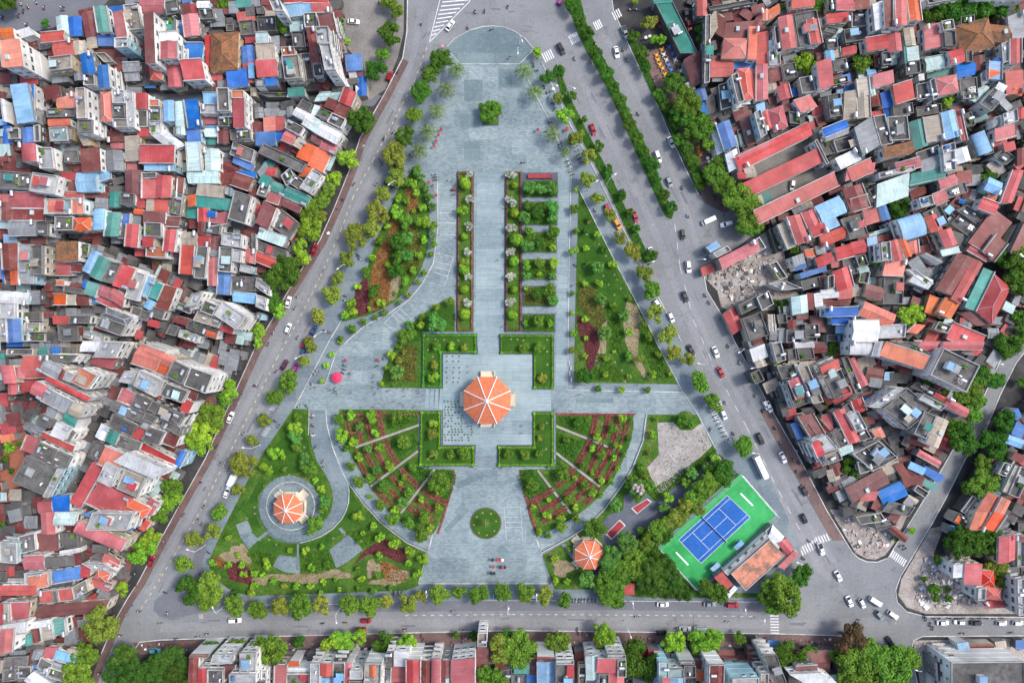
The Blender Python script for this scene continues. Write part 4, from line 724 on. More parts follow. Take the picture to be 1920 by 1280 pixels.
't10': 'H wf16 100,0 180,0 215,90 H kf6 0,50 50,50 60,110 H r8 215,0 540,0 540,25 H l9 215,45 350,30 360,120 H l8 350,30 405,25 415,95 H r8 415,30 555,25 560,95 H c7 255,150 365,140 370,230 H kf10 360,105 455,100 465,210 H m11 465,120 580,110 610,250 H kf6 10,130 150,125 160,240 H m10 375,210 440,205 480,470 H wf18 450,210 545,205 560,330 H wf18 480,335 560,330 600,530 H kf9 425,480 495,475 510,575 H m6 605,300 645,290 660,370 H kf7 270,245 365,240 380,360 H m4 310,380 395,375 400,400 H kf6 335,405 405,400 440,600 H of7 190,360 290,355 300,420 H sf11 195,425 320,415 345,590 H c9 0,250 85,245 90,325 H s9 0,340 135,330 145,445 H g6 90,280 175,275 180,400 H r10 0,460 150,450 160,570 H b9 65,590 155,585 160,640 H wf9 0,600 60,595 60,650 H t6 240,665 360,655 365,715 H b5 670,415 790,405 800,525 H w4 695,540 750,535 760,580 H k4 690,590 765,585 770,625 H w4 660,600 690,600 700,650 H b4 760,580 830,575 830,715 H w4 750,645 800,645 800,690 H m4 755,530 810,530 815,570 H kf7 310,800 350,745 430,790 H c7 440,760 480,700 560,695 H c7 560,700 660,690 620,750 H r9 625,765 665,660 755,700 H m8 510,800 545,735 620,765 H m8 580,850 625,770 715,810 H kf8 450,870 490,810 580,850 H kf8 535,920 575,850 680,900 H c7 415,860 440,790 480,800 H w9 275,860 305,805 395,850 H w9 345,930 395,850 475,900 H c9 390,960 440,880 500,920 H w9 450,1000 500,920 650,1000 H g5 230,810 275,800 280,870 H o7 55,885 145,878 150,980 H r7 150,885 210,880 215,975 H b7 0,995 145,990 145,1085 H b6 150,985 215,980 205,1050 H kf9 215,960 250,900 365,960 H r8 190,1050 225,980 305,1015 H s8 280,1090 320,1030 370,1060 H m7 410,1050 430,1000 500,1040 H r7 475,1110 500,1045 610,1095 H o7 305,1180 360,1065 470,1110 H o7 390,1240 450,1110 560,1160 H kf9 20,1150 60,1080 380,1230 H t6 40,1250 80,1200 150,1230 H r5 110,1280 130,1235 170,1250 H wf6 350,1265 370,1245 430,1270 H kf4 0,700 240,700 340,735 H g4 60,815 230,810 230,870 T 590,5 9 m T 605,80 9 m T 625,150 9 m T 640,200 8 m T 655,240 6 m T 680,320 8 l T 190,200 18 m T 1000,20 14 m T 1060,90 14 m T 1015,270 22 d T 955,405 14 m T 895,545 22 d T 1385,445 20 d T 1320,560 18 d T 1245,700 20 d T 1185,865 16 m T 1120,1020 22 d T 1045,1175 24 y T 1040,1270 12 m T 1210,1270 9 m T 790,910 28 d T 695,1200 20 l T 1762,848 25 m P 1500,520 16 P 1425,670 17 P 1355,830 16 P 1285,985 18 P 1220,1130 16 C 730,160 5 w C 1455,190 -55 w C 1000,570 -72 r M 925,20 M 1240,180 M 1715,85 M 1645,88 M 1590,210 M 1890,50 M 1765,225 M 1065,540 M 960,1040 M 1030,990 M 1250,515 M 1900,435 M 940,1225 M 930,1200 M 1160,1165 U 1388,965 r U 1368,1008 r U 1350,1055 r U 1335,1090 r U 1395,345 p',
't11': 'H g8 10,10 75,-60 130,30 H t9 15,90 55,25 125,60 H r9 90,-20 160,-20 140,40 H kf8 190,40 260,-20 300,60 H kf8 240,90 290,30 380,90 H o8 350,-20 430,-20 400,40 H wf9 330,130 430,-10 500,30 H t7 200,190 230,120 410,200 H kf8 5,180 40,90 110,110 H t7 105,150 130,80 215,110 H r8 75,225 105,160 190,190 H m7 150,240 190,170 360,250 H m10 0,390 60,230 150,280 H wf9 90,400 140,280 170,300 H kf7 110,410 190,290 330,400 H c9 5,500 40,430 230,500 H kf7 0,600 0,520 230,600 H r8 0,680 0,600 150,660 H wf9 0,870 10,800 110,870 H wf9 0,1020 10,930 80,960 H l8 0,960 10,930 40,950 H wf7 0,1100 10,1060 40,1080 T 590,80 18 l T 540,160 17 m T 480,230 20 m T 400,320 22 m T 480,350 16 y T 400,430 26 l T 330,560 18 l T 360,650 16 l T 210,780 36 d T 150,980 20 d T 180,1050 16 l T 30,1200 14 l T 1060,40 20 y T 960,170 17 y T 915,290 20 y T 950,350 12 y T 750,490 22 y T 860,430 20 y T 690,650 18 y T 610,800 14 y T 570,940 19 y T 465,1095 17 y T 400,1270 10 y T 1130,90 10 m T 1175,100 10 l T 1205,165 9 l T 1075,210 9 l T 1130,225 8 m T 1050,310 12 l T 1100,310 8 m T 1180,300 6 l T 1250,280 9 l T 1125,380 13 m T 1255,390 13 l T 990,425 7 l T 1140,500 13 g T 1060,540 16 d T 1055,650 14 d T 1255,520 9 l T 1130,630 13 g T 1220,640 9 l T 930,525 9 m T 870,645 9 l T 990,710 7 l T 1185,745 9 l T 825,760 11 m T 1050,750 14 d T 1120,830 10 l T 765,875 8 l T 895,910 14 d T 715,990 10 l T 940,990 9 l T 1050,915 5 y T 670,1085 9 l T 735,1065 9 l T 850,1035 5 l T 720,1185 9 m T 635,1255 8 m T 812,1135 8 m T 900,1100 7 m T 965,1063 7 m T 1075,985 7 m T 1140,935 7 m T 1215,830 7 m T 1260,765 7 m T 1310,630 7 m T 1330,555 8 m T 1330,490 8 g T 1330,415 10 m T 1320,270 9 g T 1300,200 9 g T 1280,130 9 g T 1240,50 10 g T 1210,10 10 g T 1450,975 10 m T 1350,1025 9 m T 1355,1130 21 g T 1240,1155 9 l T 1245,1095 8 m T 1150,1170 10 g T 1110,1240 14 m T 1170,1230 12 m T 1568,95 12 l T 1550,300 11 l T 1560,495 8 l T 1560,700 11 l T 1560,745 10 l T 1560,890 9 l T 1565,1075 12 l T 1915,1080 8 l W 1600,20 12 W 1600,215 13 W 1595,415 13 W 1590,610 12 W 1590,795 12 W 1590,990 13 W 1900,25 12 W 1900,215 12 W 1900,435 12 W 1900,615 12 W 1900,795 12 W 1900,990 12 C 860,355 -60 w C 437,590 -72 r C 240,985 -75 w C 240,1180 -68 w C 430,1200 -60 b C 1000,105 35 k C 395,1265 -70 p M 735,100 M 312,940 M 290,1030 M 310,1250 M 130,1215 M 765,630 M 780,665 M 770,645 M 520,1200 M 540,1210 M 670,940 M 665,975 M 905,100 M 1335,30 M 1340,50 M 1345,70 M 1480,180 M 1480,150 M 380,705 M 1330,110 N 1815,670 N 1865,280 N 1375,480 N 1495,500 N 890,1225 N 1435,75 N 1470,80 N 1855,1165 N 1480,300 N 1495,865 U 1295,85 r U 1350,182 r U 1485,130 r U 915,195 o L 1025,85 140 L 640,715 140 L 470,1220 140',
't12': 'T 1350,35 10 m T 1465,35 9 l T 1560,45 9 y T 1335,180 10 y T 1330,270 11 l T 1330,615 9 l T 1330,695 11 y T 1335,845 9 y T 1465,845 10 m T 1560,840 12 m T 1890,840 11 m T 1060,235 16 g T 1060,145 9 y T 1015,100 9 l T 1110,75 6 y T 975,200 7 m T 950,315 7 l T 1075,30 9 m T 570,92 7 l T 525,178 7 l T 492,292 7 l T 630,5 6 l T 415,30 13 y T 365,140 13 y T 260,300 23 m T 145,415 18 m T 65,580 16 y T 5,750 7 m T 20,10 12 l T 625,580 11 m T 710,550 11 l T 870,560 14 l T 780,640 11 g T 895,685 10 l T 640,705 14 l T 735,755 11 l T 680,795 8 m T 845,810 11 g T 930,790 11 l T 775,865 10 l T 715,930 10 m T 900,960 11 g T 1000,935 11 l T 850,1025 12 m T 775,1045 12 m T 960,1085 16 m T 1080,1060 7 l T 1110,1010 8 m T 1150,1130 11 m T 1100,1200 12 g T 1245,1180 9 l T 1365,1250 10 l T 855,1155 6 l T 930,1225 10 m T 1045,1255 10 l T 1375,1065 24 m T 1050,570 16 m T 1110,750 16 m T 1180,940 10 m T 300,650 15 l T 295,720 14 g T 310,780 11 m T 150,830 14 l T 205,870 6 l T 85,950 13 l T 360,885 11 g T 400,960 16 m T 210,965 6 m T 490,1110 9 l T 515,1190 12 g T 510,1250 10 m T 445,1035 7 l T 65,1075 4 m T 310,560 9 m C 360,65 -68 b C 295,195 -68 p C 210,175 -60 n C 360,15 -68 r M 150,225 M 215,165 M 90,20 M 320,485 M 380,485 M 145,595 M 170,635 M 650,235 M 660,210 M 665,180 M 905,185 M 915,140 M 420,315 M 455,218 M 440,245 M 420,560 M 430,700 M 425,630 M 660,820 M 640,790 M 500,900 M 515,935 M 445,790 M 0,325 M 960,125 N 545,350 N 570,355 N 600,345 N 610,365 N 590,380 N 620,395 N 640,355 N 560,365 N 600,365 N 585,355 N 615,380 N 715,390 N 725,380 N 710,230 N 720,245 N 715,265 N 700,240 N 780,212 N 885,250 N 880,270 N 870,330 N 860,380 N 895,390 N 885,345 N 880,300 N 985,370 N 1010,365 N 1110,365 N 1120,350 N 1030,330 N 930,350 N 1085,460 N 1100,470 N 1110,485 N 1035,450 N 880,490 N 605,480 N 1230,385 N 1225,365 N 1115,410 N 1190,485 N 1185,495 N 1640,930 N 1625,940 N 1660,955 N 1790,950 N 1820,940 N 1840,950 N 1855,935 N 750,40 N 455,340 N 440,348 N 420,350 N 1070,345 N 1150,355 N 1230,345 N 1590,185 N 1595,230 N 795,490 N 1860,655 U 605,270 rb U 670,140 r U 910,135 r L 330,110 150',
't13': 'H wf12 0,1185 80,1190 70,1420 H r11 145,1150 230,1150 225,1380 H kf10 230,1200 405,1200 405,1400 H o9 250,1115 320,1115 320,1150 H w10 225,1165 400,1165 400,1200 H r11 330,1215 400,1215 400,1260 H wf13 410,1125 480,1125 480,1420 H r13 485,1130 575,1130 575,1225 H l12 480,1240 570,1240 570,1400 H kf13 580,1115 670,1115 665,1420 H r13 670,1130 720,1130 710,1400 H wf15 705,1180 800,1180 800,1245 H kf14 700,1255 800,1255 800,1400 H sf14 820,1120 945,1125 930,1400 H o15 860,1150 895,1150 895,1230 H kf12 980,1040 1035,1040 1035,1160 H w12 1040,1040 1150,1040 1140,1150 H r10 1020,1155 1130,1150 1125,1265 H wf7 975,1175 1015,1175 1010,1400 H r14 1130,1105 1230,1105 1230,1400 H m12 1235,1110 1315,1110 1310,1400 H rv13 1315,1095 1385,1095 1380,1400 H m12 1390,1110 1460,1110 1455,1400 H r13 1465,1110 1640,1090 1640,1400 H m5 1655,1015 1745,1015 1735,1300 H sf10 1665,895 1735,895 1730,1000 H kf6 1830,1180 1920,1160 1920,1280 H m5 1820,1230 1880,1230 1880,1280 T 445,95 18 m T 770,30 11 l T 875,100 9 l T 930,185 11 l T 1040,230 12 l T 800,155 6 l T 780,215 7 m T 1155,290 11 l T 1250,350 11 l T 1145,380 8 l T 1215,455 11 l T 925,320 8 l T 910,465 8 m T 760,420 7 m T 790,490 8 l T 1240,170 16 m T 1145,85 14 m T 1025,50 16 m T 1260,35 14 m T 1310,115 9 l T 60,475 8 l T 135,510 8 l T 220,540 8 y T 305,550 8 l T 410,545 8 l T 505,515 7 l T 595,500 6 l T 625,575 6 l T 490,600 6 l T 5,540 7 l T 85,385 11 l T 420,410 9 l T 380,285 9 l T 255,285 6 l T 490,255 7 l T 530,385 8 m T 765,570 6 m T 880,585 8 m T 1015,560 7 m T 25,725 16 m T 190,690 18 y T 340,700 22 m T 505,690 20 y T 705,680 20 m T 855,690 20 m T 985,665 15 y T 1130,670 20 y T 1235,630 13 y T 1375,605 20 m T 1525,590 17 m T 1670,620 20 m T 1850,590 18 m T 110,1000 34 m T 330,970 14 d T 560,970 20 l T 670,960 22 l T 790,930 16 l T 960,960 24 d T 1130,960 21 l T 1505,915 9 d T 1640,920 12 d T 1850,1020 30 y T 1770,1220 30 m T 1890,930 18 d C 825,815 0 r C 790,880 0 r C 1820,632 0 c M 500,830 M 668,825 M 450,740 M 1478,740 M 950,890 M 1115,875 M 1545,875 M 1240,930 M 1255,960 M 1545,935 M 1570,935 M 1595,935 M 1035,605 M 1070,605 M 1095,605 M 850,770 L 600,790 80 L 1278,625 270 L 1890,750 280 U 1772,360 k U 1805,360 r U 1830,360 r U 1848,360 w U 1780,412 r U 1835,415 k U 1850,415 r U 1765,460 k U 1785,460 k U 1865,415 k',
't20': 'H tf5 1060,0 1195,0 1395,405 H t5 1060,0 1190,-10 1200,20 H m5 1290,450 1410,385 1470,590 H w4 1300,630 1350,610 1375,665 H b4 1370,680 1440,650 1470,740 H b4 1400,790 1440,770 1470,850 H kf7 1470,60 1800,0 1810,30 H r7 1385,0 1460,0 1465,120 H s7 1480,150 1525,70 1540,210 H m6 1540,110 1600,150 1590,290 H m6 1600,180 1840,160 1830,290 H oh7 1590,290 1780,290 1760,440 H o8 1780,200 1840,210 1830,450 H r6 1840,250 1920,240 1920,490 H kf9 1450,120 1490,110 1480,620 H r5 1490,460 1660,455 1655,575 H b4 1660,460 1815,460 1815,520 H m6 1800,180 1870,80 1890,170 H o7 1880,80 1920,70 1920,150 H r6 1770,525 1820,525 1850,740 H r7 1830,500 1920,480 1920,740 H kf11 1640,570 1690,550 1740,760 H oh10 1690,520 1780,510 1810,740 H kf6 1545,640 1640,610 1660,800 H k4 1450,740 1510,700 1530,830 H w6 1480,950 1530,920 1590,1130 H b8 1530,940 1630,900 1690,1090 H m5 1700,870 1790,830 1860,1060 H kf3 1680,980 1750,960 1780,1090 H w7 1600,1160 1690,1110 1720,1240 H r8 1690,1160 1920,1060 1960,1140 H wf9 1810,850 1860,820 1910,1010 H r8 1870,850 1920,820 1950,960 H s6 1730,1260 1800,1230 1830,1290 H l6 1830,790 1890,770 1900,830 P 90,530 18 P 170,685 16 P 305,1000 17 P 400,1140 11 T 190,405 11 l T 265,575 14 d T 350,545 12 d T 340,745 12 y T 395,865 17 l T 475,1035 17 y T 575,1185 16 y T 455,720 10 d T 445,60 12 d T 415,20 10 m T 515,165 12 d T 565,255 14 d T 615,385 11 d T 660,465 13 d T 715,560 13 d T 765,660 12 d T 815,760 12 d T 865,860 11 d T 885,940 13 d T 945,1040 13 d T 985,1140 11 d T 1040,1230 15 d T 540,900 8 d T 645,1100 11 d T 725,1260 8 d T 1025,170 17 y T 1095,300 14 l T 915,280 14 d T 970,400 14 d T 995,500 14 d T 1100,720 13 d T 1150,800 14 d T 1230,640 22 d T 1310,790 28 m T 1270,870 24 d T 1410,950 26 m T 1350,990 18 m T 1220,920 14 d T 1480,1090 17 l T 1250,1050 14 d T 1310,1120 14 d T 1350,1210 14 d T 1550,1250 20 d T 1180,600 14 d T 920,20 7 l T 1430,200 16 d T 1430,300 14 d T 1780,80 10 d C 365,5 -60 p C 368,365 62 k C 785,390 78 w C 608,970 72 r C 1197,1065 68 w C 1095,1175 72 w C 1340,30 20 k C 1310,110 80 k C 1330,190 75 r C 1100,160 60 r B2 848,245 68 g M 470,440 M 675,385 M 625,330 M 830,375 M 863,450 M 945,855 M 590,465 M 1075,590 M 1085,570 M 80,1220 M 165,490 M 182,530 M 240,655 M 265,690 M 275,730 M 305,780 M 320,820 M 285,920 M 360,1080 M 365,1100 M 415,1210 M 430,1240 M 440,1270 M 480,1100 M 490,1130 M 500,1160 M 510,1190 M 520,1220 M 890,75 M 915,75 M 940,75 U 310,665 w U 415,960 r U 410,970 r U 1005,280 w U 1035,270 w U 1470,1185 w U 1510,1195 w U 1545,1180 w U 1480,1215 w U 195,968 r D 1085,415 y D 1095,450 y D 1110,485 y D 1130,515 y D 1150,560 y D 1125,375 y D 1140,410 w D 1160,450 w D 1175,490 b D 1195,525 b D 1180,355 b D 1205,405 b D 1225,450 w D 1245,490 k D 1265,535 w D 1290,575 k D 1310,600 w D 1395,1110 y D 1400,1135 y D 1415,1160 y L 65,280 70 L 45,370 90 L 440,650 30 L 310,630 30',
't21': 'H l5 1455,575 1530,530 1565,570 H wf6 1500,620 1610,565 1640,600 H r8 1550,660 1830,520 1860,600 H wf7 1780,540 1850,500 1900,580 H r3 1415,730 1500,695 1515,755 H r4 1585,1080 1660,1020 1730,1170 H r6 1680,0 1750,0 1770,60 H s6 1740,-10 1820,-10 1840,50 H s3 1790,210 1870,180 1900,270 H t3 1870,190 1930,160 1940,230 H kf6 1690,1010 1830,940 1860,1010 H kf6 1720,1110 1860,1060 1920,1230 H kf7 1830,950 1920,900 1960,1000 H m5 1870,290 1920,270 1930,390 T 560,60 17 y T 640,205 14 y T 725,335 14 y T 480,135 6 l T 465,290 10 m T 480,450 8 m T 460,605 10 l T 455,920 6 m T 445,1070 6 l T 462,1220 8 l T 800,505 13 y T 900,615 18 y T 985,760 17 y T 1045,900 20 m T 1080,1075 19 y T 1160,1220 18 y T 720,20 10 d T 820,185 10 d T 880,310 9 d T 935,440 9 d T 1040,640 14 d T 1090,60 11 d T 1135,180 12 d T 1195,275 12 d T 1380,60 12 d T 1410,110 10 d T 1520,30 24 m T 1590,110 22 m T 1700,220 32 m T 1780,330 28 m T 1760,440 22 m T 1840,400 14 m T 1640,240 14 m T 635,480 8 l T 555,575 7 l T 570,370 6 d T 545,450 8 d T 690,590 7 d T 755,710 9 l T 635,720 14 g T 565,700 6 m T 550,850 7 l T 650,850 9 l T 665,970 11 g T 755,1010 8 m T 840,1085 13 g T 550,1120 8 l T 690,1225 15 g T 875,1205 9 l T 555,1255 6 l T 880,960 6 m T 985,1155 9 m T 1030,1240 10 m T 130,130 13 g T 215,140 13 g T 300,130 13 g T 120,265 10 m T 210,300 15 d T 305,280 15 g T 100,360 12 g T 300,350 13 g T 125,450 10 m T 110,565 14 g T 210,540 12 d T 310,460 12 m T 300,580 8 l T 110,710 11 l T 205,690 10 m T 310,690 10 l T 110,790 9 g T 205,780 6 l T 300,785 9 g T 105,880 6 l T 205,930 13 d T 290,890 12 m T 300,970 11 g T 105,1140 7 l T 200,1120 13 m T 280,1145 8 l T 20,110 8 y T 20,320 9 l T 35,520 12 l T 15,680 10 l T 15,890 8 y T 10,1085 9 l W 10,30 12 W 5,240 12 W 5,430 12 W 0,610 12 W 0,790 11 W 0,980 11 C 1180,85 68 g C 835,175 75 k C 925,345 70 r C 720,295 70 r C 790,400 60 y C 1282,480 86 k C 1475,375 155 van C 1610,400 165 w C 1325,720 82 w C 1050,615 70 w C 1300,945 70 k C 1092,1000 55 w C 1195,1100 65 w M 1275,128 M 1318,340 M 1450,935 M 1478,990 M 1520,205 M 1440,600 M 622,295 M 475,710 M 455,860 M 440,10 M 455,30 M 1690,120 M 1580,325 U 580,380 n U 1145,240 n L 750,50 320 L 1030,690 345 L 610,95 330 L 1410,665 0',
't22': 'T 90,45 10 m T 200,45 11 m T 225,275 9 y T 215,630 8 y T 210,720 7 y T 95,850 10 m T 205,835 10 m T 460,70 9 y T 545,110 7 l T 550,250 17 d T 700,250 7 l T 705,120 8 l T 765,75 4 l T 875,110 9 m T 955,135 10 y T 1095,95 8 m T 1055,250 8 l T 1185,245 5 l T 875,260 5 y T 645,355 7 d T 820,360 8 l T 1015,365 7 m T 1215,90 17 y T 1310,140 15 y T 1405,300 19 m T 1500,440 15 m T 1540,500 10 m T 1725,785 21 m T 830,575 10 l T 755,655 10 m T 640,715 10 l T 790,785 10 l T 600,800 8 l T 670,850 10 m T 765,870 8 l T 535,935 10 m T 600,985 6 l T 475,1020 7 y T 670,1040 9 l T 795,955 7 l T 740,1050 8 m T 545,1085 10 m T 605,1135 10 l T 660,1150 8 m T 435,1180 12 m T 480,1240 8 l T 275,1185 7 l T 160,1245 8 l T 895,590 6 m T 880,725 7 m T 840,840 7 m T 500,610 12 d T 540,600 10 d T 405,740 9 m T 150,1070 18 m T 380,1010 14 m T 1080,585 6 m T 1060,695 9 l T 1025,830 6 y T 1285,590 12 m T 1340,625 9 m T 970,940 9 m T 1350,985 12 g T 1450,940 11 g T 1520,880 9 l T 1300,1060 11 l T 1170,1165 11 l T 1140,1240 12 g T 780,1230 13 g T 900,1050 14 m T 1000,1010 12 m T 1030,1090 12 m T 940,1160 12 m T 1580,950 20 d T 1560,1030 20 d T 1480,1050 20 m T 1420,1110 20 m T 1360,1170 18 m T 1310,1210 18 y T 1390,1230 16 y T 1490,980 14 d W 940,1090 18 C 1345,65 62 k C 1530,80 68 w C 1568,232 62 r C 1545,450 68 w C 1590,550 65 w C 1865,730 65 k C 1905,475 60 w B 1860,940 65 w M 1620,35 M 1705,160 M 1825,410 M 1880,520 M 1660,690 M 1600,460 M 1490,660 M 1900,190 M 1520,560 M 1535,590 M 1550,620 M 1565,650 M 1580,680 M 1595,710 M 1610,740 N 505,400 N 325,510 N 75,630 N 75,685 N 910,520 N 930,540 N 480,325 N 480,340 N 940,325 N 450,518 N 1490,660 N 1555,855 N 1425,745 L 1430,170 190 L 1840,840 190 L 1730,65 150 L 1830,195 170',
't23': 'H l9 190,1120 320,1115 325,1400 H m12 190,1080 320,1085 320,1110 H wf13 330,1100 465,1100 465,1130 H kf12 330,1130 465,1130 465,1400 H r13 415,1150 465,1150 460,1240 H t6 20,1130 130,1130 125,1210 H m6 130,1090 190,1090 190,1210 H kf6 0,1215 100,1215 100,1300 H b6 110,1215 190,1215 190,1300 H m4 470,1100 540,1100 540,1280 H c12 555,1080 640,1070 645,1245 H kf9 500,1150 555,1150 555,1400 H r13 645,1090 790,1090 780,1200 H r12 730,1180 840,1180 840,1400 H kf13 650,1205 725,1205 725,1400 H wf14 715,1060 850,1060 850,1090 H kf13 790,1095 855,1095 855,1230 H bf14 1100,1120 1175,1120 1175,1400 H lf13 1175,1170 1285,1170 1285,1240 H l12 1190,1240 1290,1240 1290,1400 H kf12 1285,1140 1375,1140 1375,1230 H kf9 1290,1230 1380,1240 1380,1400 H wf13 1260,1110 1370,1110 1370,1135 H o10 1385,1190 1470,1190 1470,1260 H m8 1370,1110 1420,1110 1420,1170 H wf16 1475,1135 1590,1135 1585,1400 H m16 1490,1140 1595,1140 1590,1400 H wf16 1650,1240 1850,1235 1850,1450 H sf13 1860,1200 1920,1200 1920,1400 H r5 820,530 915,530 915,615 H r5 1520,490 1575,445 1655,540 H w4 1605,620 1665,550 1690,570 T 320,350 9 l T 320,510 9 l T 415,515 8 l T 425,275 6 m T 560,500 20 g T 620,110 20 d T 725,330 22 g T 865,225 22 g T 960,130 8 l T 210,140 9 l T 270,170 8 m T 370,110 10 m T 480,40 11 m T 370,40 10 l T 260,20 10 l T 1080,130 20 m T 1000,220 20 m T 1130,170 16 d T 1200,50 20 y T 1260,20 18 y T 1120,80 16 m T 900,350 22 m T 820,430 22 m T 940,430 20 m T 870,500 18 d T 700,520 22 m T 760,580 22 m T 700,620 20 m T 790,650 20 m T 720,460 18 d T 1000,390 18 d T 1060,450 26 f T 1130,430 24 f T 1190,500 24 f T 1010,520 24 f T 1090,560 22 f T 1220,570 20 f T 1280,600 16 f T 1150,370 18 f T 1135,600 14 d T 1460,580 20 d T 1550,600 18 d T 1900,620 20 d T 95,600 18 m T 250,620 20 y T 400,660 16 m T 60,1010 32 m T 340,950 24 m T 690,900 24 l T 690,960 22 y T 970,1100 40 d T 1030,1180 22 d T 1200,960 24 l T 1400,980 22 l T 1500,950 22 l T 1700,940 12 d T 365,1060 8 m C 170,628 0 w C 1133,692 0 w C 1483,690 0 g C 1655,695 0 r C 1300,877 0 w C 1420,877 180 w C 1125,905 0 k C 1790,940 0 k M 455,660 M 480,660 M 503,660 M 525,660 M 548,660 M 570,660 M 600,660 M 625,660 M 490,880 M 500,910 M 530,910 M 560,910 M 585,910 M 1035,945 M 1612,815 M 935,780 M 1240,865 M 75,870 M 1300,960 M 1320,960 L 185,650 270 L 912,710 260 L 1755,760 260 L 1893,840 270 L 880,900 70',
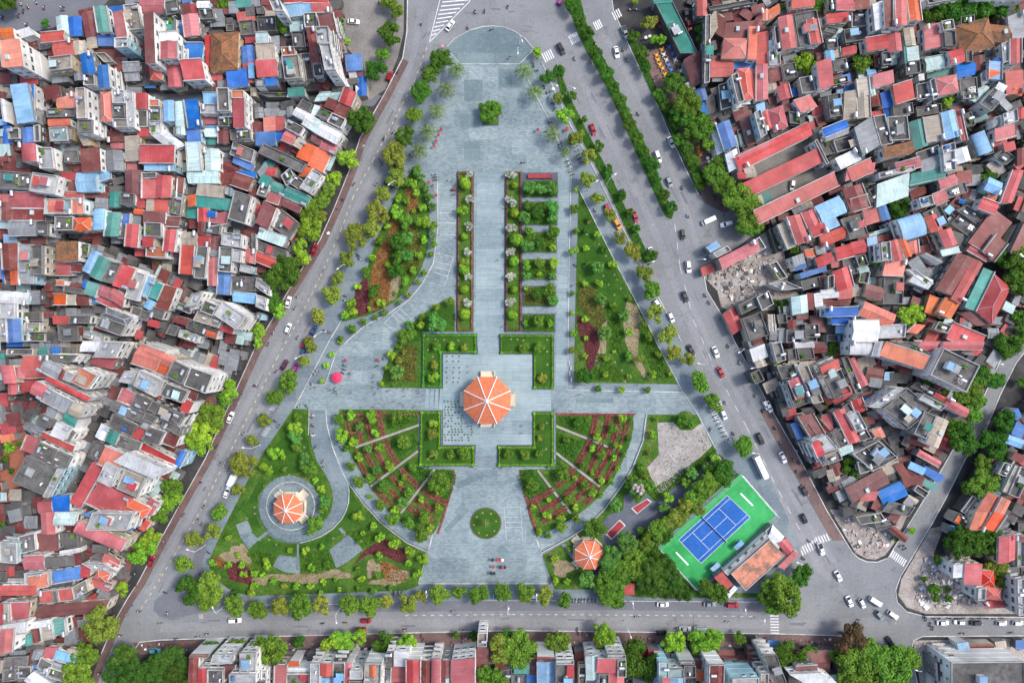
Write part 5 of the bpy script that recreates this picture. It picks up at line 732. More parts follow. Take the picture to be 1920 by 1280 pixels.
't30': 'H r9 175,-40 345,-60 350,45 H o6 0,80 80,30 90,100 H r6 150,80 195,75 200,110 H kf9 190,115 360,80 400,320 H r10 75,135 180,115 215,355 H r10 285,155 370,145 405,320 H kf8 40,210 90,190 110,390 H c6 0,310 70,300 90,470 H wf7 0,390 85,380 90,490 H r9 510,0 640,0 645,80 H kf8 440,0 510,0 515,90 H m9 650,0 755,-10 760,65 H r10 435,110 600,90 610,160 H kf7 620,90 770,70 770,195 H kf7 560,230 740,200 755,300 H b5 535,260 570,255 575,320 H kf8 430,300 510,290 520,370 H kf9 415,240 440,200 530,220 H w12 780,40 860,10 880,200 H m14 870,0 940,0 950,200 H r14 940,0 1040,0 1040,190 H o13 1040,0 1130,0 1150,155 H sf9 1180,0 1420,-40 1430,0 H w10 1530,-40 1920,-40 1920,0 H r10 730,290 885,265 900,360 H r9 890,260 990,250 1005,380 H s9 1015,215 1090,210 1110,340 H c9 1040,360 1120,350 1130,450 H t9 1015,245 1040,230 1050,460 H r8 560,360 660,340 660,400 H kf8 840,400 910,390 920,490 H m6 790,415 840,410 850,500 H g6 925,405 990,390 990,430 H r9 1170,200 1290,175 1300,350 H sf11 1290,165 1380,150 1395,225 H kf10 1310,240 1395,235 1405,350 H b7 1135,240 1165,235 1170,320 H m9 1310,310 1400,310 1405,370 H nh8 1400,200 1650,130 1700,350 H n7 1640,180 1800,200 1830,330 H kf8 1440,130 1545,115 1545,195 H g7 1800,130 1900,90 1920,280 H r9 1810,300 1895,290 1895,470 H wf9 1745,330 1800,310 1810,460 H r6 1700,370 1750,360 1750,440 H c8 1175,440 1310,415 1325,510 H r10 1350,390 1455,365 1475,460 H kf8 1470,380 1520,375 1530,470 H b7 1410,490 1550,460 1550,560 H m7 1545,425 1610,415 1610,520 H t5 1190,540 1390,510 1400,560 H l9 1655,460 1745,470 1740,600 H o9 1640,520 1735,510 1740,585 H b8 1695,440 1755,440 1755,500 H g8 1595,560 1640,520 1650,610 H rh9 1250,590 1410,560 1430,690 H wf9 1200,610 1240,590 1270,740 H kf8 1430,600 1560,580 1570,700 H kf7 1445,700 1565,690 1570,740 H kf8 1020,480 1130,460 1140,550 H w7 1130,560 1165,555 1170,600 H r9 930,650 1070,605 1100,740 H b7 845,700 925,680 945,790 H m6 765,710 840,700 860,790 H r10 780,570 930,530 945,620 H c9 750,580 780,570 810,710 H s9 660,600 745,580 760,710 H s9 575,690 660,680 650,890 H s9 660,700 755,690 765,880 H l6 740,530 800,520 810,555 H m6 800,550 930,530 930,560 H r11 365,470 465,440 490,640 H kf8 480,460 580,440 600,520 H kf8 470,600 590,570 600,620 H b6 550,570 610,555 620,610 H l8 430,380 490,365 500,450 H m6 360,400 430,385 440,440 H s7 470,370 530,360 540,430 H b6 570,650 640,635 650,680 H l6 515,680 560,670 565,710 H kf8 440,720 540,700 560,870 H m7 530,720 560,715 565,750 H kf6 100,490 200,470 220,580 H m5 10,510 90,490 100,600 H r8 70,655 150,630 175,730 H b6 165,670 220,655 230,715 H kf8 225,590 330,570 355,690 H m7 105,750 150,740 165,830 H r9 190,760 310,720 370,800 H rh8 0,830 110,790 150,950 H kf7 150,840 230,850 240,940 H b9 405,970 580,900 605,960 H g8 430,1030 600,970 610,1000 H kf6 480,1060 650,1010 680,1100 H w8 500,1190 650,1120 700,1200 H r9 590,1270 760,1190 800,1280 H g10 650,960 770,880 830,1090 H kf10 780,880 870,860 930,1080 H kf10 890,880 1040,870 1060,1050 H n11 860,1110 1080,1060 1100,1140 H t10 1060,920 1160,890 1200,1090 H s10 1155,885 1280,865 1310,1050 H l10 1285,855 1390,825 1435,1020 H r9 1395,830 1440,825 1490,1050 H kf7 1455,860 1520,840 1550,940 H t4 1530,830 1610,810 1650,890 H kf9 1580,780 1690,660 1780,720 H c7 1500,750 1600,640 1660,660 H w8 1700,670 1730,620 1790,650 H g7 1740,780 1770,740 1830,800 H r8 1780,540 1900,530 1910,700 H o8 1830,700 1850,640 1920,660 H wf10 1750,860 1860,820 1870,910 H r10 1860,830 1920,805 1920,880 H r9 1695,970 1840,930 1850,1020 H g9 1680,910 1745,870 1750,920 H lv9 1520,1020 1620,980 1680,1130 H wf11 1290,1100 1390,1070 1400,1130 H w11 1390,1130 1490,1100 1520,1200 H wf11 1300,1140 1390,1130 1400,1280 H kf8 1100,1150 1270,1090 1290,1170 H g9 1140,1210 1280,1160 1290,1280 H r10 950,1230 1130,1180 1150,1250 H kf7 930,800 1080,770 1090,850 H kf6 1100,810 1290,780 1300,850 H b6 870,820 910,815 920,870 H r5 760,840 860,830 860,865 H kf8 1100,640 1200,620 1210,740 H r8 1840,1240 1880,1200 1920,1240 H kf7 1690,1180 1760,1120 1850,1180 H r8 1760,1080 1840,1060 1860,1120 H m9 1870,1120 1920,1110 1920,1230 H s5 1640,1240 1700,1190 1780,1280 H kf6 330,970 400,950 500,1150 H wf8 340,1060 360,1050 450,1230 H b4 1110,560 1130,550 1135,650 H kf6 1600,1080 1670,1060 1690,1150 H kf5 1590,950 1670,930 1710,1040 T 280,480 22 l T 700,470 20 m T 105,85 12 m T 380,60 18 d T 1345,745 17 l T 1230,85 22 d T 1350,70 26 d T 1450,60 30 d T 1560,60 28 d T 1650,80 16 d T 1740,80 16 d T 1830,80 14 d T 1200,160 10 m T 650,370 16 d T 1230,390 12 d T 1290,770 9 m T 1900,1020 10 d T 480,1075 5 m T 340,840 7 d T 960,560 8 d',
't31': 'H s8 70,410 140,380 215,560 H r10 140,350 240,330 310,530 H r10 245,320 340,290 390,400 H r10 300,410 400,365 440,455 H l10 350,270 530,190 590,310 H l9 400,370 490,330 540,410 H r6 385,490 570,415 590,500 H m9 560,140 700,100 760,260 H m9 610,220 740,180 770,270 H r9 590,0 800,-60 790,20 H kf7 740,150 810,130 870,220 H wf10 820,20 1090,-40 1100,0 H c9 815,105 1050,20 1050,190 H t9 1060,60 1320,0 1330,60 H t9 1080,20 1340,-40 1320,50 H m5 1060,160 1170,110 1190,170 H r9 1275,70 1400,25 1420,100 H m7 1410,10 1520,0 1530,90 H kf6 1225,80 1275,60 1290,130 H r11 1230,180 1320,145 1350,225 H kf11 1320,140 1470,85 1495,160 H wf11 1120,210 1220,185 1240,255 H g10 1075,240 1130,215 1240,250 H l8 1660,50 1760,95 1720,185 H r8 1740,240 1830,0 1920,0 H o7 1660,170 1720,190 1700,230 H r9 1610,205 1730,250 1690,330 H m7 1490,540 1680,290 1830,390 H m8 1600,610 1700,480 1790,550 H m6 1810,610 1920,380 1980,440 H w4 1740,630 1830,460 1870,400 H kf6 1400,300 1480,260 1620,360 H kf6 1360,400 1440,320 1600,430 H l6 1320,300 1360,260 1400,290 H b5 1430,240 1440,210 1480,220 H kf7 1150,320 1280,260 1350,400 H r8 1175,350 1260,325 1310,440 H lv10 960,370 1130,320 1180,480 H m5 1230,500 1290,480 1300,580 H r10 1280,460 1370,430 1420,550 H c7 1290,600 1420,570 1440,610 H k6 1380,450 1460,480 1450,560 H r6 710,300 800,270 830,380 H b6 820,255 880,240 920,360 H kf7 560,360 700,320 750,480 H r7 620,540 720,520 740,610 H r7 500,580 620,550 640,640 H c5 760,470 940,410 940,440 H m6 810,490 950,460 950,510 H l6 740,510 810,490 820,550 H wf11 840,540 910,530 920,670 H r11 910,530 970,515 1010,665 H o11 980,520 1030,510 1080,640 H o10 1050,540 1120,520 1130,610 H o8 880,675 1030,680 1010,790 H g8 945,660 1040,645 1045,700 H g7 1050,690 1120,640 1180,730 H g8 1150,640 1190,615 1310,680 H wf7 1030,740 1100,740 1240,850 H w7 1060,830 1100,760 1240,820 H kf6 860,800 1010,800 1000,1000 H m7 740,850 870,880 850,970 H kf5 690,750 760,760 740,850 H m9 1255,890 1420,620 1540,660 H r9 1370,960 1540,660 1610,700 H r7 1490,600 1520,560 1660,640 H t9 1470,1020 1610,730 1690,760 H rh7 1550,1040 1690,770 1820,880 H o6 1170,1060 1210,930 1290,960 H o8 1260,1070 1330,950 1440,990 H m5 1420,1060 1560,1060 1700,1160 H r8 1340,1260 1380,1140 1620,1240 H sf8 1235,1190 1270,1130 1370,1160 H o7 1040,1210 1100,1150 1180,1160 H r5 1170,1280 1230,1160 1300,1240 H o9 680,1080 730,980 960,1080 H b10 435,1030 670,1020 670,1085 H b8 480,1090 650,1090 650,1150 H l6 510,1160 625,1160 625,1220 H w12 640,1120 830,1120 820,1280 H wf10 830,1160 1030,1150 1020,1250 H kf7 270,1150 375,1150 380,1250 H kf5 130,1190 360,1180 360,1280 H m5 315,1090 400,1090 430,1210 H kf5 430,1230 600,1230 600,1280 H r8 485,760 600,715 640,860 H kf8 440,790 490,780 490,880 H m6 390,790 440,780 440,870 H kf6 240,830 380,790 400,860 H w7 395,895 520,885 530,950 H r7 530,880 630,870 630,955 H m5 415,965 620,965 610,1010 H c7 175,950 290,930 300,1060 H m7 290,920 335,920 340,1040 H w7 345,925 400,915 410,1010 H m5 215,1075 300,1070 300,1110 H b6 240,770 430,710 440,750 H b5 190,690 270,670 290,730 H r8 350,660 470,610 500,680 H o7 270,600 330,590 350,640 H g7 180,650 260,620 280,690 H g5 290,660 340,640 350,700 H r5 470,680 540,670 550,720 H kf6 550,650 650,630 670,770 H kf7 645,640 720,625 750,710 H g5 350,570 420,560 440,620 H b5 420,560 455,555 460,595 H c6 670,730 740,710 760,750 H s7 0,1080 40,1080 50,1200 H kf6 60,1080 130,1070 140,1140 H m5 150,1120 210,1120 210,1190 H wf6 0,850 130,830 250,880 H kf3 0,700 60,680 140,800 H kf3 0,440 70,420 130,600 T 985,275 24 d T 1080,1080 24 l T 785,665 14 l T 1850,720 30 d T 1870,830 28 d T 1760,660 18 d T 1900,640 20 m T 1640,40 16 d T 1640,370 9 l T 1560,180 10 d T 230,300 8 d T 110,345 8 d T 190,590 10 d T 1060,1150 12 m T 120,1020 12 d T 60,990 8 d T 1870,1110 16 d T 1880,1230 22 d C 185,110 95 w C 580,570 10 k C 1905,260 80 k C 1870,980 -50 r C 1775,1175 40 g',
't32': 'H kf7 20,20 90,0 130,140 H kf6 210,50 330,40 350,130 H w6 200,5 340,0 345,45 H kf6 140,60 200,50 210,130 H wv11 610,0 790,0 790,100 H g12 805,0 870,0 840,110 H o12 835,105 880,5 1205,110 H kf11 960,0 1050,0 1220,90 H r9 1150,0 1290,0 1230,70 H kf14 1210,250 1310,50 1580,180 H r9 1320,0 1620,0 1600,60 H r9 1520,85 1560,40 1610,60 H g5 1630,150 1690,60 1760,110 H kf9 60,190 190,165 230,260 H r11 150,295 240,260 300,400 H kf10 190,500 130,320 240,280 H sf11 210,190 290,175 410,450 H kf9 370,180 500,130 620,380 H r10 390,190 520,130 540,200 H r9 545,365 605,325 635,390 H r7 590,140 650,120 755,320 H kf7 540,120 590,110 700,380 H m5 750,190 870,210 840,310 H l5 880,230 940,230 930,290 H b5 705,420 780,410 800,460 H m5 700,390 780,370 770,410 H m8 220,560 330,540 420,690 H kf8 250,620 300,610 370,710 H b5 170,620 220,605 270,720 H s8 370,560 440,640 480,680 H r7 400,560 470,545 490,670 H r8 620,450 700,420 735,510 H kf8 545,490 600,455 640,520 H r9 490,530 570,500 690,740 H wf10 580,540 670,520 740,650 H m6 740,570 790,560 800,610 H kf8 640,680 730,650 770,720 H wf12 320,740 440,700 520,800 H r13 325,770 380,740 425,840 H sf12 410,850 520,810 555,880 H kf9 480,680 545,650 600,770 H c8 530,800 620,760 640,820 H o7 780,665 845,640 880,710 H kf9 630,840 820,740 970,870 H kf9 700,760 850,720 970,850 H kf8 660,900 860,840 880,930 H m6 580,1100 850,950 910,1060 H r6 690,1200 720,1130 830,1120 H o4 620,1045 740,990 750,1010 H b6 815,1130 990,1050 1050,1150 H kf12 860,500 1040,350 1230,500 H kf12 850,500 980,400 1160,560 H wf13 1120,430 1160,390 1330,480 H kf13 1090,690 1170,520 1260,560 H s13 1190,760 1270,560 1355,600 H wf12 750,490 960,345 1050,350 H kf6 1060,340 1110,300 1300,380 H r8 1245,410 1265,380 1350,430 H r8 1320,480 1350,420 1510,510 H m7 1080,690 1040,760 1200,800 H r8 1115,850 1140,810 1300,900 H m4 970,870 1070,850 1060,910 H m6 945,930 1000,910 1060,1000 H l6 1050,950 1070,900 1180,950 H b6 1150,980 1180,930 1320,1010 H t5 1145,1070 1170,1025 1270,1075 H kf5 1080,1110 1110,1070 1200,1130 H s4 1030,1180 1060,1150 1130,1190 H kf6 850,1270 900,1200 1100,1240 H b6 1820,690 1860,600 1940,640 H b6 1830,530 1870,500 1900,560 H l8 1780,760 1810,700 1920,740 H m8 1820,880 1850,830 1930,860 H kf9 1710,990 1760,900 1820,920 H s8 1760,1120 1850,930 1890,940 H kf8 1790,1140 1880,930 1960,960 H o8 1560,1280 1650,1130 1740,1170 H o9 1690,1280 1750,1165 1820,1200 H kf5 1440,1270 1530,1150 1560,1170 T 60,185 10 l T 400,50 8 d T 465,60 14 d T 620,920 20 d T 640,970 14 d T 540,1030 10 m T 1590,250 20 d T 1500,380 22 m T 1700,290 18 d T 1560,430 20 m T 1440,400 18 d T 1530,540 18 m T 1450,720 30 d T 1410,660 22 m T 1760,590 24 d T 1660,760 28 d T 1730,840 18 d T 1710,720 14 y T 1590,920 22 m T 1600,1060 26 m T 1500,1080 16 d T 1800,30 26 d T 1900,300 10 d T 1340,370 12 m T 1200,310 12 m T 950,1040 9 d T 440,960 8 m T 480,1040 8 m T 540,1140 7 m T 600,1220 7 m T 410,480 9 y T 480,550 8 m T 520,610 8 m T 90,400 9 m C 10,490 65 w C 115,870 65 w C 275,1120 60 k M 50,650 M 95,765 M 215,975 M 190,890 M 230,910 M 1770,130 M 210,820 M 320,910 L 1720,165 10',
't33': 'H w4 0,185 35,95 115,180 H r5 75,405 190,290 240,310 H r5 75,235 125,200 220,310 H kf5 650,30 840,0 880,60 H kf4 780,60 930,20 960,90 H m4 910,130 940,95 1050,190 H kf6 1390,60 1430,0 1510,60 H o6 1395,70 1420,20 1450,40 H l5 1345,160 1370,95 1410,110 H o10 1610,120 1690,0 1780,20 H o9 1560,0 1650,0 1600,130 H r9 1735,195 1855,160 1850,350 H wf7 1860,170 1920,165 1915,400 H m8 1880,180 1920,180 1920,220 H w9 1395,395 1475,385 1470,480 H r10 1480,385 1600,385 1590,540 H oh8 1590,440 1690,440 1700,550 H wf9 1565,565 1625,560 1620,650 H oh8 1630,560 1750,570 1750,660 H r6 1600,670 1780,660 1820,710 H wf12 1860,500 1920,490 1930,760 H l5 1415,980 1495,970 1515,1030 H s3 1700,970 1775,960 1790,1010 H b3 1860,960 1920,955 1920,1020 H m4 1510,990 1690,985 1690,1015 H kf14 1370,1120 1920,1115 1920,1500 H wf11 1350,1090 1450,1090 1450,1280 H m8 1260,1130 1330,1120 1340,1250 H m5 290,1040 450,1030 460,1190 H m11 210,1150 365,1140 365,1215 H w13 160,1210 380,1200 520,1280 H c11 250,1230 360,1230 370,1280 H b3 0,960 90,960 85,1015 H kf13 -40,1060 60,1060 140,1280 T 1070,130 8 l T 960,195 7 m T 1450,220 34 d T 1560,140 26 d T 1640,230 26 d T 1690,180 18 d T 1700,420 22 y T 1740,510 18 y T 1265,360 9 d T 1170,500 7 d T 1240,570 12 d T 1345,575 7 d T 1255,640 9 d T 1350,650 9 d T 1480,1150 9 l T 1520,610 9 d T 1260,340 8 d T 180,1060 28 d T 310,1040 14 m T 610,955 33 n T 800,1060 36 m T 640,1150 40 m T 900,1180 44 m T 1010,1100 28 m T 740,1220 40 m T 540,1080 20 m T 110,640 36 m T 60,560 28 m T 250,460 22 d T 140,560 24 m T 60,700 22 m T 1090,1080 7 d C 275,50 65 k C 530,480 62 w C 615,670 65 w C 710,685 62 w C 810,670 32 w C 840,775 50 g C 940,770 35 w C 920,975 60 k C 1315,830 0 w C 1438,825 180 w C 1568,832 0 k C 1758,832 0 w C 1880,830 0 w B2 400,275 70 w M 305,215 M 265,345 M 685,805 M 1020,1040 M 1010,255 M 1025,275 M 1215,840 M 1235,870 M 1455,905 M 1825,900 M 320,965 M 380,990 M 1170,780 M 1185,800 M 1250,795 M 1300,795 M 1360,792 M 1420,795 M 1470,792 M 1540,795 M 1590,793 M 1640,793 M 1700,795 M 1760,793 M 1000,250 L 1140,1190 200 L 250,385 200',
}
# ---------------------------------------------------------------- data traced from the photo
TX = {0: 0, 1: 480, 2: 960, 3: 1440}; TY = {0: 0, 1: 320, 2: 640, 3: 960}
houses = []; trees = []; cars = []; bikes = []; people = []; parasols = []; lamps = []; tables = []
for key, txt in DATA.items():
    if key == 'g': ox, oy, sc_ = 0, 0, 1.0
    else: ox, oy, sc_ = TX[int(key[1])], TY[int(key[2])], 0.25
    tk = txt.split(); i = 0
    def xy(s_):
        a, b = s_.split(','); return (ox + float(a) * sc_, oy + float(b) * sc_)
    while i < len(tk):
        c = tk[i]
        if c == 'H':
            m = re.match(r'([a-z])([fvh]?)(\d+)$', tk[i + 1])
            houses.append((m[1], m[2], float(m[3]), xy(tk[i + 2]), xy(tk[i + 3]), xy(tk[i + 4]))); i += 5
        elif c == 'T': trees.append((*xy(tk[i + 1]), float(tk[i + 2]), tk[i + 3])); i += 4
        elif c in 'WP': trees.append((*xy(tk[i + 1]), float(tk[i + 2]), c)); i += 3
        elif c in ('C', 'B', 'B2'):
            cars.append((c, *xy(tk[i + 1]), float(tk[i + 2]), tk[i + 3])); i += 4
        elif c == 'M': bikes.append(xy(tk[i + 1])); i += 2
        elif c == 'N': people.append(xy(tk[i + 1])); i += 2
        elif c == 'U': parasols.append((*xy(tk[i + 1]), tk[i + 2])); i += 3
        elif c == 'D': tables.append((*xy(tk[i + 1]), tk[i + 2])); i += 3
        elif c == 'L': lamps.append((*xy(tk[i + 1]), float(tk[i + 2]))); i += 3
        else: raise ValueError(key + ' ' + c + str(tk[i:i + 4]))
USED = set()
def place(x, y):
    return '%d%% across, %d%% down the photo' % (round(x / 19.2), round(y / 12.8))
REGS = {}
def uniq(txt, x, y):
    """registers a description; what sets the thing apart from its look-alikes is added at the end"""
    k_ = '@%d' % len(REGS); REGS[k_] = (txt, x, y); return k_
CN = {'r': 'red', 'o': 'orange red', 'm': 'dark maroon', 'b': 'blue', 'l': 'pale blue', 'c': 'pale green', 't': 'teal', 'g': 'grey', 'w': 'white', 'k': 'dark grey', 's': 'beige', 'n': 'brown tiled'}
CN1 = {'r': 'red', 'o': 'orange', 'm': 'maroon', 'b': 'blue', 'l': 'azure', 'c': 'mint', 't': 'teal', 'g': 'grey', 'w': 'white', 'k': 'charcoal', 's': 'beige', 'n': 'brown'}

# ---------------------------------------------------------------- houses
WIN = []
for ww, hh in ((1.2, 1.5), (0.9, 1.3), (2.0, 1.5)):
    b_ = MB()
    # local: x along wall, y outward, z up, centred
    b_.box((0, 0.02, 0), (ww, 0.12, hh), M['frame'])
    b_.box((0, 0.06, 0), (ww - 0.2, 0.08, hh - 0.2), M['glass'])
    b_.box((0, 0.09, 0), (0.06, 0.06, hh - 0.2), M['frame'])
    b_.box((0, 0.12, hh / 2 + 0.12), (ww + 0.3, 0.4, 0.08), M['cap'])
    WIN.append(b_.mesh('window'))
def tank_mesh(blue=False):
    b_ = MB(); m_ = M['roof_b'] if blue else M['steel']
    n = 12; L = 1.7; r = 0.55
    for i in range(n):
        a0, a1 = 2 * math.pi * i / n, 2 * math.pi * (i + 1) / n
        for (x0, r0), (x1, r1) in (((-L / 2, r), (L / 2, r)), ((L / 2, r), (L / 2 + 0.2, r * 0.5)), ((-L / 2 - 0.2, r * 0.5), (-L / 2, r))):
            b_.face([(x0, r0 * math.cos(a0), 1.1 + r0 * math.sin(a0)), (x1, r1 * math.cos(a0), 1.1 + r1 * math.sin(a0)), (x1, r1 * math.cos(a1), 1.1 + r1 * math.sin(a1)), (x0, r0 * math.cos(a1), 1.1 + r0 * math.sin(a1))], m_, smooth=True)
    for s_ in (-1, 1):
        b_.face([(s_ * (L / 2 + 0.2), 0.5 * r * math.cos(2 * math.pi * i / n), 1.1 + 0.5 * r * math.sin(2 * math.pi * i / n)) for i in range(n)][::s_], m_)
        for q in (-1, 1): b_.box((s_ * 0.6, q * 0.4, 0.35), (0.08, 0.08, 0.7), M['dark'])
    return b_.mesh('water_tank')
TANK = [tank_mesh(), tank_mesh(), tank_mesh(True)]
b_ = MB(); b_.box((0, 0, 0.45), (1.0, 0.45, 0.8), M['white']); b_.tube((0.12, 0.2, 0.45), (0.12, 0.26, 0.45), 0.3, 0.3, M['dark'], 10); b_.box((0, 0, 0.03), (1.1, 0.5, 0.06), M['dark']); AC = b_.mesh('air_conditioner')
b_ = MB()
for i in range(5): b_.tube((-1.0, -0.8 + i * 0.4, 1.5), (1.0, -0.8 + i * 0.4, 1.5), 0.02, 0.02, M['steel'], 4)
for i in range(9):
    rr_ = random.Random(i); b_.box((-0.85 + rr_.random() * 1.7, -0.8 + (i % 5) * 0.4, 1.15), (0.5, 0.04, 0.7), [M['white'], M['roof_r'], M['roof_b'], M['white'], M['roof_s']][i % 5])
for s_ in (-1, 1):
    for q in (-1, 1): b_.box((s_, q * 0.8, 0.75), (0.05, 0.05, 1.5), M['steel'])
LAUNDRY = b_.mesh('laundry_rack')
b_ = MB()
for i in range(6):
    a = i * 1.05; b_.tube((0.5 * math.cos(a), 0.35 * math.sin(a), 0), (0.5 * math.cos(a), 0.35 * math.sin(a), 0.35), 0.15, 0.2, M['roof_n'], 7)
rr_ = random.Random(2)
for i in range(90):
    x, y = rr_.uniform(-.75, .75), rr_.uniform(-.55, .55); s_ = rr_.uniform(.1, .22); z = rr_.uniform(.4, .8); a = rr_.random() * 6
    b_.face([(x - s_, y, z), (x, y - s_, z + s_ * math.sin(a)), (x + s_, y, z), (x, y + s_, z - s_ * .5)], M['leaf_m'])
POTS = b_.mesh('potted_plants')

def lerp(a, b, t_): return a + (b - a) * t_
def roof_faces(mb, q, h, kind, mat, rnd, ov=0.18):
    """q: world corners (ccw) at eave height; returns ridge height"""
    A, B, C_, D = q
    L1, L2 = (B - A).length, (C_ - B).length
    if L2 > L1: A, B, C_, D = B, C_, D, A; L1, L2 = L2, L1
    ce = (A + B + C_ + D) / 4
    def out(p): d = (p - ce); return p + d.normalized() * ov
    A, B, C_, D = map(out, (A, B, C_, D))
    def face(pts, u0, vmul):
        # u along eave (edge 0->1), v up-slope, in metres
        e = (pts[1] - pts[0]).normalized(); 
        nrm = (pts[1] - pts[0]).cross(pts[-1] - pts[0]).normalized(); s_ = nrm.cross(e)
        uv = [((p - pts[0]).dot(e) + u0, (p - pts[0]).dot(s_)) for p in pts]
        if nrm.z < 0: pts = pts[::-1]; uv = uv[::-1]
        mb.face(pts, mat, uv)
    up = Vector((0, 0, 1)); u0 = rnd.random() * 5
    if kind == 'mono':
        rise = min(0.9, 0.08 * L2 + 0.1)
        a, b, c, d = A, B, C_ + up * rise, D + up * rise
        face([a, b, c, d], u0, 1)
        mb.face([d, c, C_, D], mat); mb.face([A, D, d], mat); mb.face([B, c, C_], mat)
        return rise
    if kind == 'gable':
        rise = min(1.6, 0.13 * L2 + 0.1)
        m1, m2 = (A + D) / 2 + up * rise, (B + C_) / 2 + up * rise
        face([A, B, m2, m1], u0, 1); face([C_, D, m1, m2], u0, 1)
        mb.face([A, m1, D], M['cap']); mb.face([B, C_, m2], M['cap'])
        e = (m2 - m1).normalized(); s_ = e.cross(up) * 0.14
        k = up * 0.05
        for sg in (1, -1): mb.face([m1 + k, m2 + k, m2 + s_ * sg - k * 1.6, m1 + s_ * sg - k * 1.6][::sg], mat)
        return rise
    if kind == 'hip':
        rise = min(2.6, 0.24 * L2 + 0.2)
        t_ = min(0.5, L2 / 2 / L1)
        m1 = lerp((A + D) / 2, (B + C_) / 2, t_) + up * rise; m2 = lerp((A + D) / 2, (B + C_) / 2, 1 - t_) + up * rise
        face([A, B, m2, m1], u0, 1); face([C_, D, m1, m2], u0, 1); face([D, A, m1], u0, 1); face([B, C_, m2], u0, 1)
        for p, m_ in ((A, m1), (D, m1), (B, m2), (C_, m2), (m1, m2)):
            mb.tube(p + up * 0.03, m_ + up * 0.03, 0.09, 0.09, M['cap'] if mat != M['roof_n'] else mat, 5)
        return rise
    if kind == 'vault':
        rise = min(1.8, 0.2 * L2); n = 8
        pa = [lerp(A, D, (1 - math.cos(math.pi * i / n)) / 2) + up * rise * math.sin(math.pi * i / n) for i in range(n + 1)]
        pb = [lerp(B, C_, (1 - math.cos(math.pi * i / n)) / 2) + up * rise * math.sin(math.pi * i / n) for i in range(n + 1)]
        for i in range(n):
            uv = [(0 + u0, i * .5), (L1 + u0, i * .5), (L1 + u0, i * .5 + .5), (u0, i * .5 + .5)]
            mb.face([pa[i], pb[i], pb[i + 1], pa[i + 1]], mat, uv)
        mb.face(pa[::-1], M['cap']); mb.face(pb, M['cap'])
        return rise
wall_pick = {'w': [0, 0, 0, 5], 's': [1, 1, 3, 0], 'k': [2, 0, 1, 6, 2], 'r': [0, 1, 1, 2, 4], 'o': [0, 0, 1, 3], 'm': [2, 6, 1], 'b': [2, 0, 5], 'l': [0, 5, 2], 'c': [0, 1, 2], 't': [2, 0], 'g': [2, 0, 6], 'n': [3, 1]}
def house_geo(idx):
    c, ty, h, a, b, d = houses[idx]
    rnd = random.Random(1000 + idx)
    h = h * 1.0 + rnd.uniform(-0.25, 0.25)
    pts = [P(*a, h), P(*b, h), P(*d, h)]
    pts.append(pts[0] + pts[2] - pts[1])
    q = pts
    ar = sum(q[i][0] * q[(i + 1) % 4][1] - q[(i + 1) % 4][0] * q[i][1] for i in range(4))
    if ar < 0: q = [q[0], q[3], q[2], q[1]]
    return c, ty, h, q, rnd, abs(ar) / 2
def wall_quad(q, h, ins=0.04):
    ce = sum(q, Vector()) / 4
    return [p + (ce - p).normalized() * ins for p in q]
def body(mb, q, h, wm):
    for i in range(4):
        p, r = q[i], q[(i + 1) % 4]
        mb.face([(p.x, p.y, 0), (r.x, r.y, 0), (r.x, r.y, h), (p.x, p.y, h)], wm)
def parapet(mb, q, h, hh, th, mat, edges=(0, 1, 2, 3)):
    for i in edges:
        p, r = q[i], q[(i + 1) % 4]
        d = (r - p); L = d.length; d.normalize(); n = Vector((-d.y, d.x, 0))
        c = (p + r) / 2 + n * th / 2
        ang = math.atan2(d.y, d.x)
        mb.box((c.x, c.y, h + hh / 2 - 0.1), (L - (th * 1.02 if i % 2 else -0.01), th, hh + 0.2 + 0.004 * (i % 2)), mat, ang)
def sort_kind(c, ty, h):
    if ty == 'f': return 'terrace'
    return 'house' if h >= 7.5 else 'shed'
info = []
for i in range(len(houses)):
    c, ty, h, q, rnd, ar = house_geo(i)
    cx = sum(p.x for p in q) / 4 * S * CAMH / (CAMH - h) + 960; cy = 640 - sum(p.y for p in q) / 4 * S * CAMH / (CAMH - h)
    info.append((sort_kind(c, ty, h), ar, cx, cy, c, ty, h))
rank = {}
for kd in ('terrace', 'house', 'shed'):
    ids = sorted([i for i in range(len(houses)) if info[i][0] == kd], key=lambda i: -info[i][1])
    for r_, i in enumerate(ids): rank[i] = r_
MAXN = 298
rest = MB(); nwin = 0
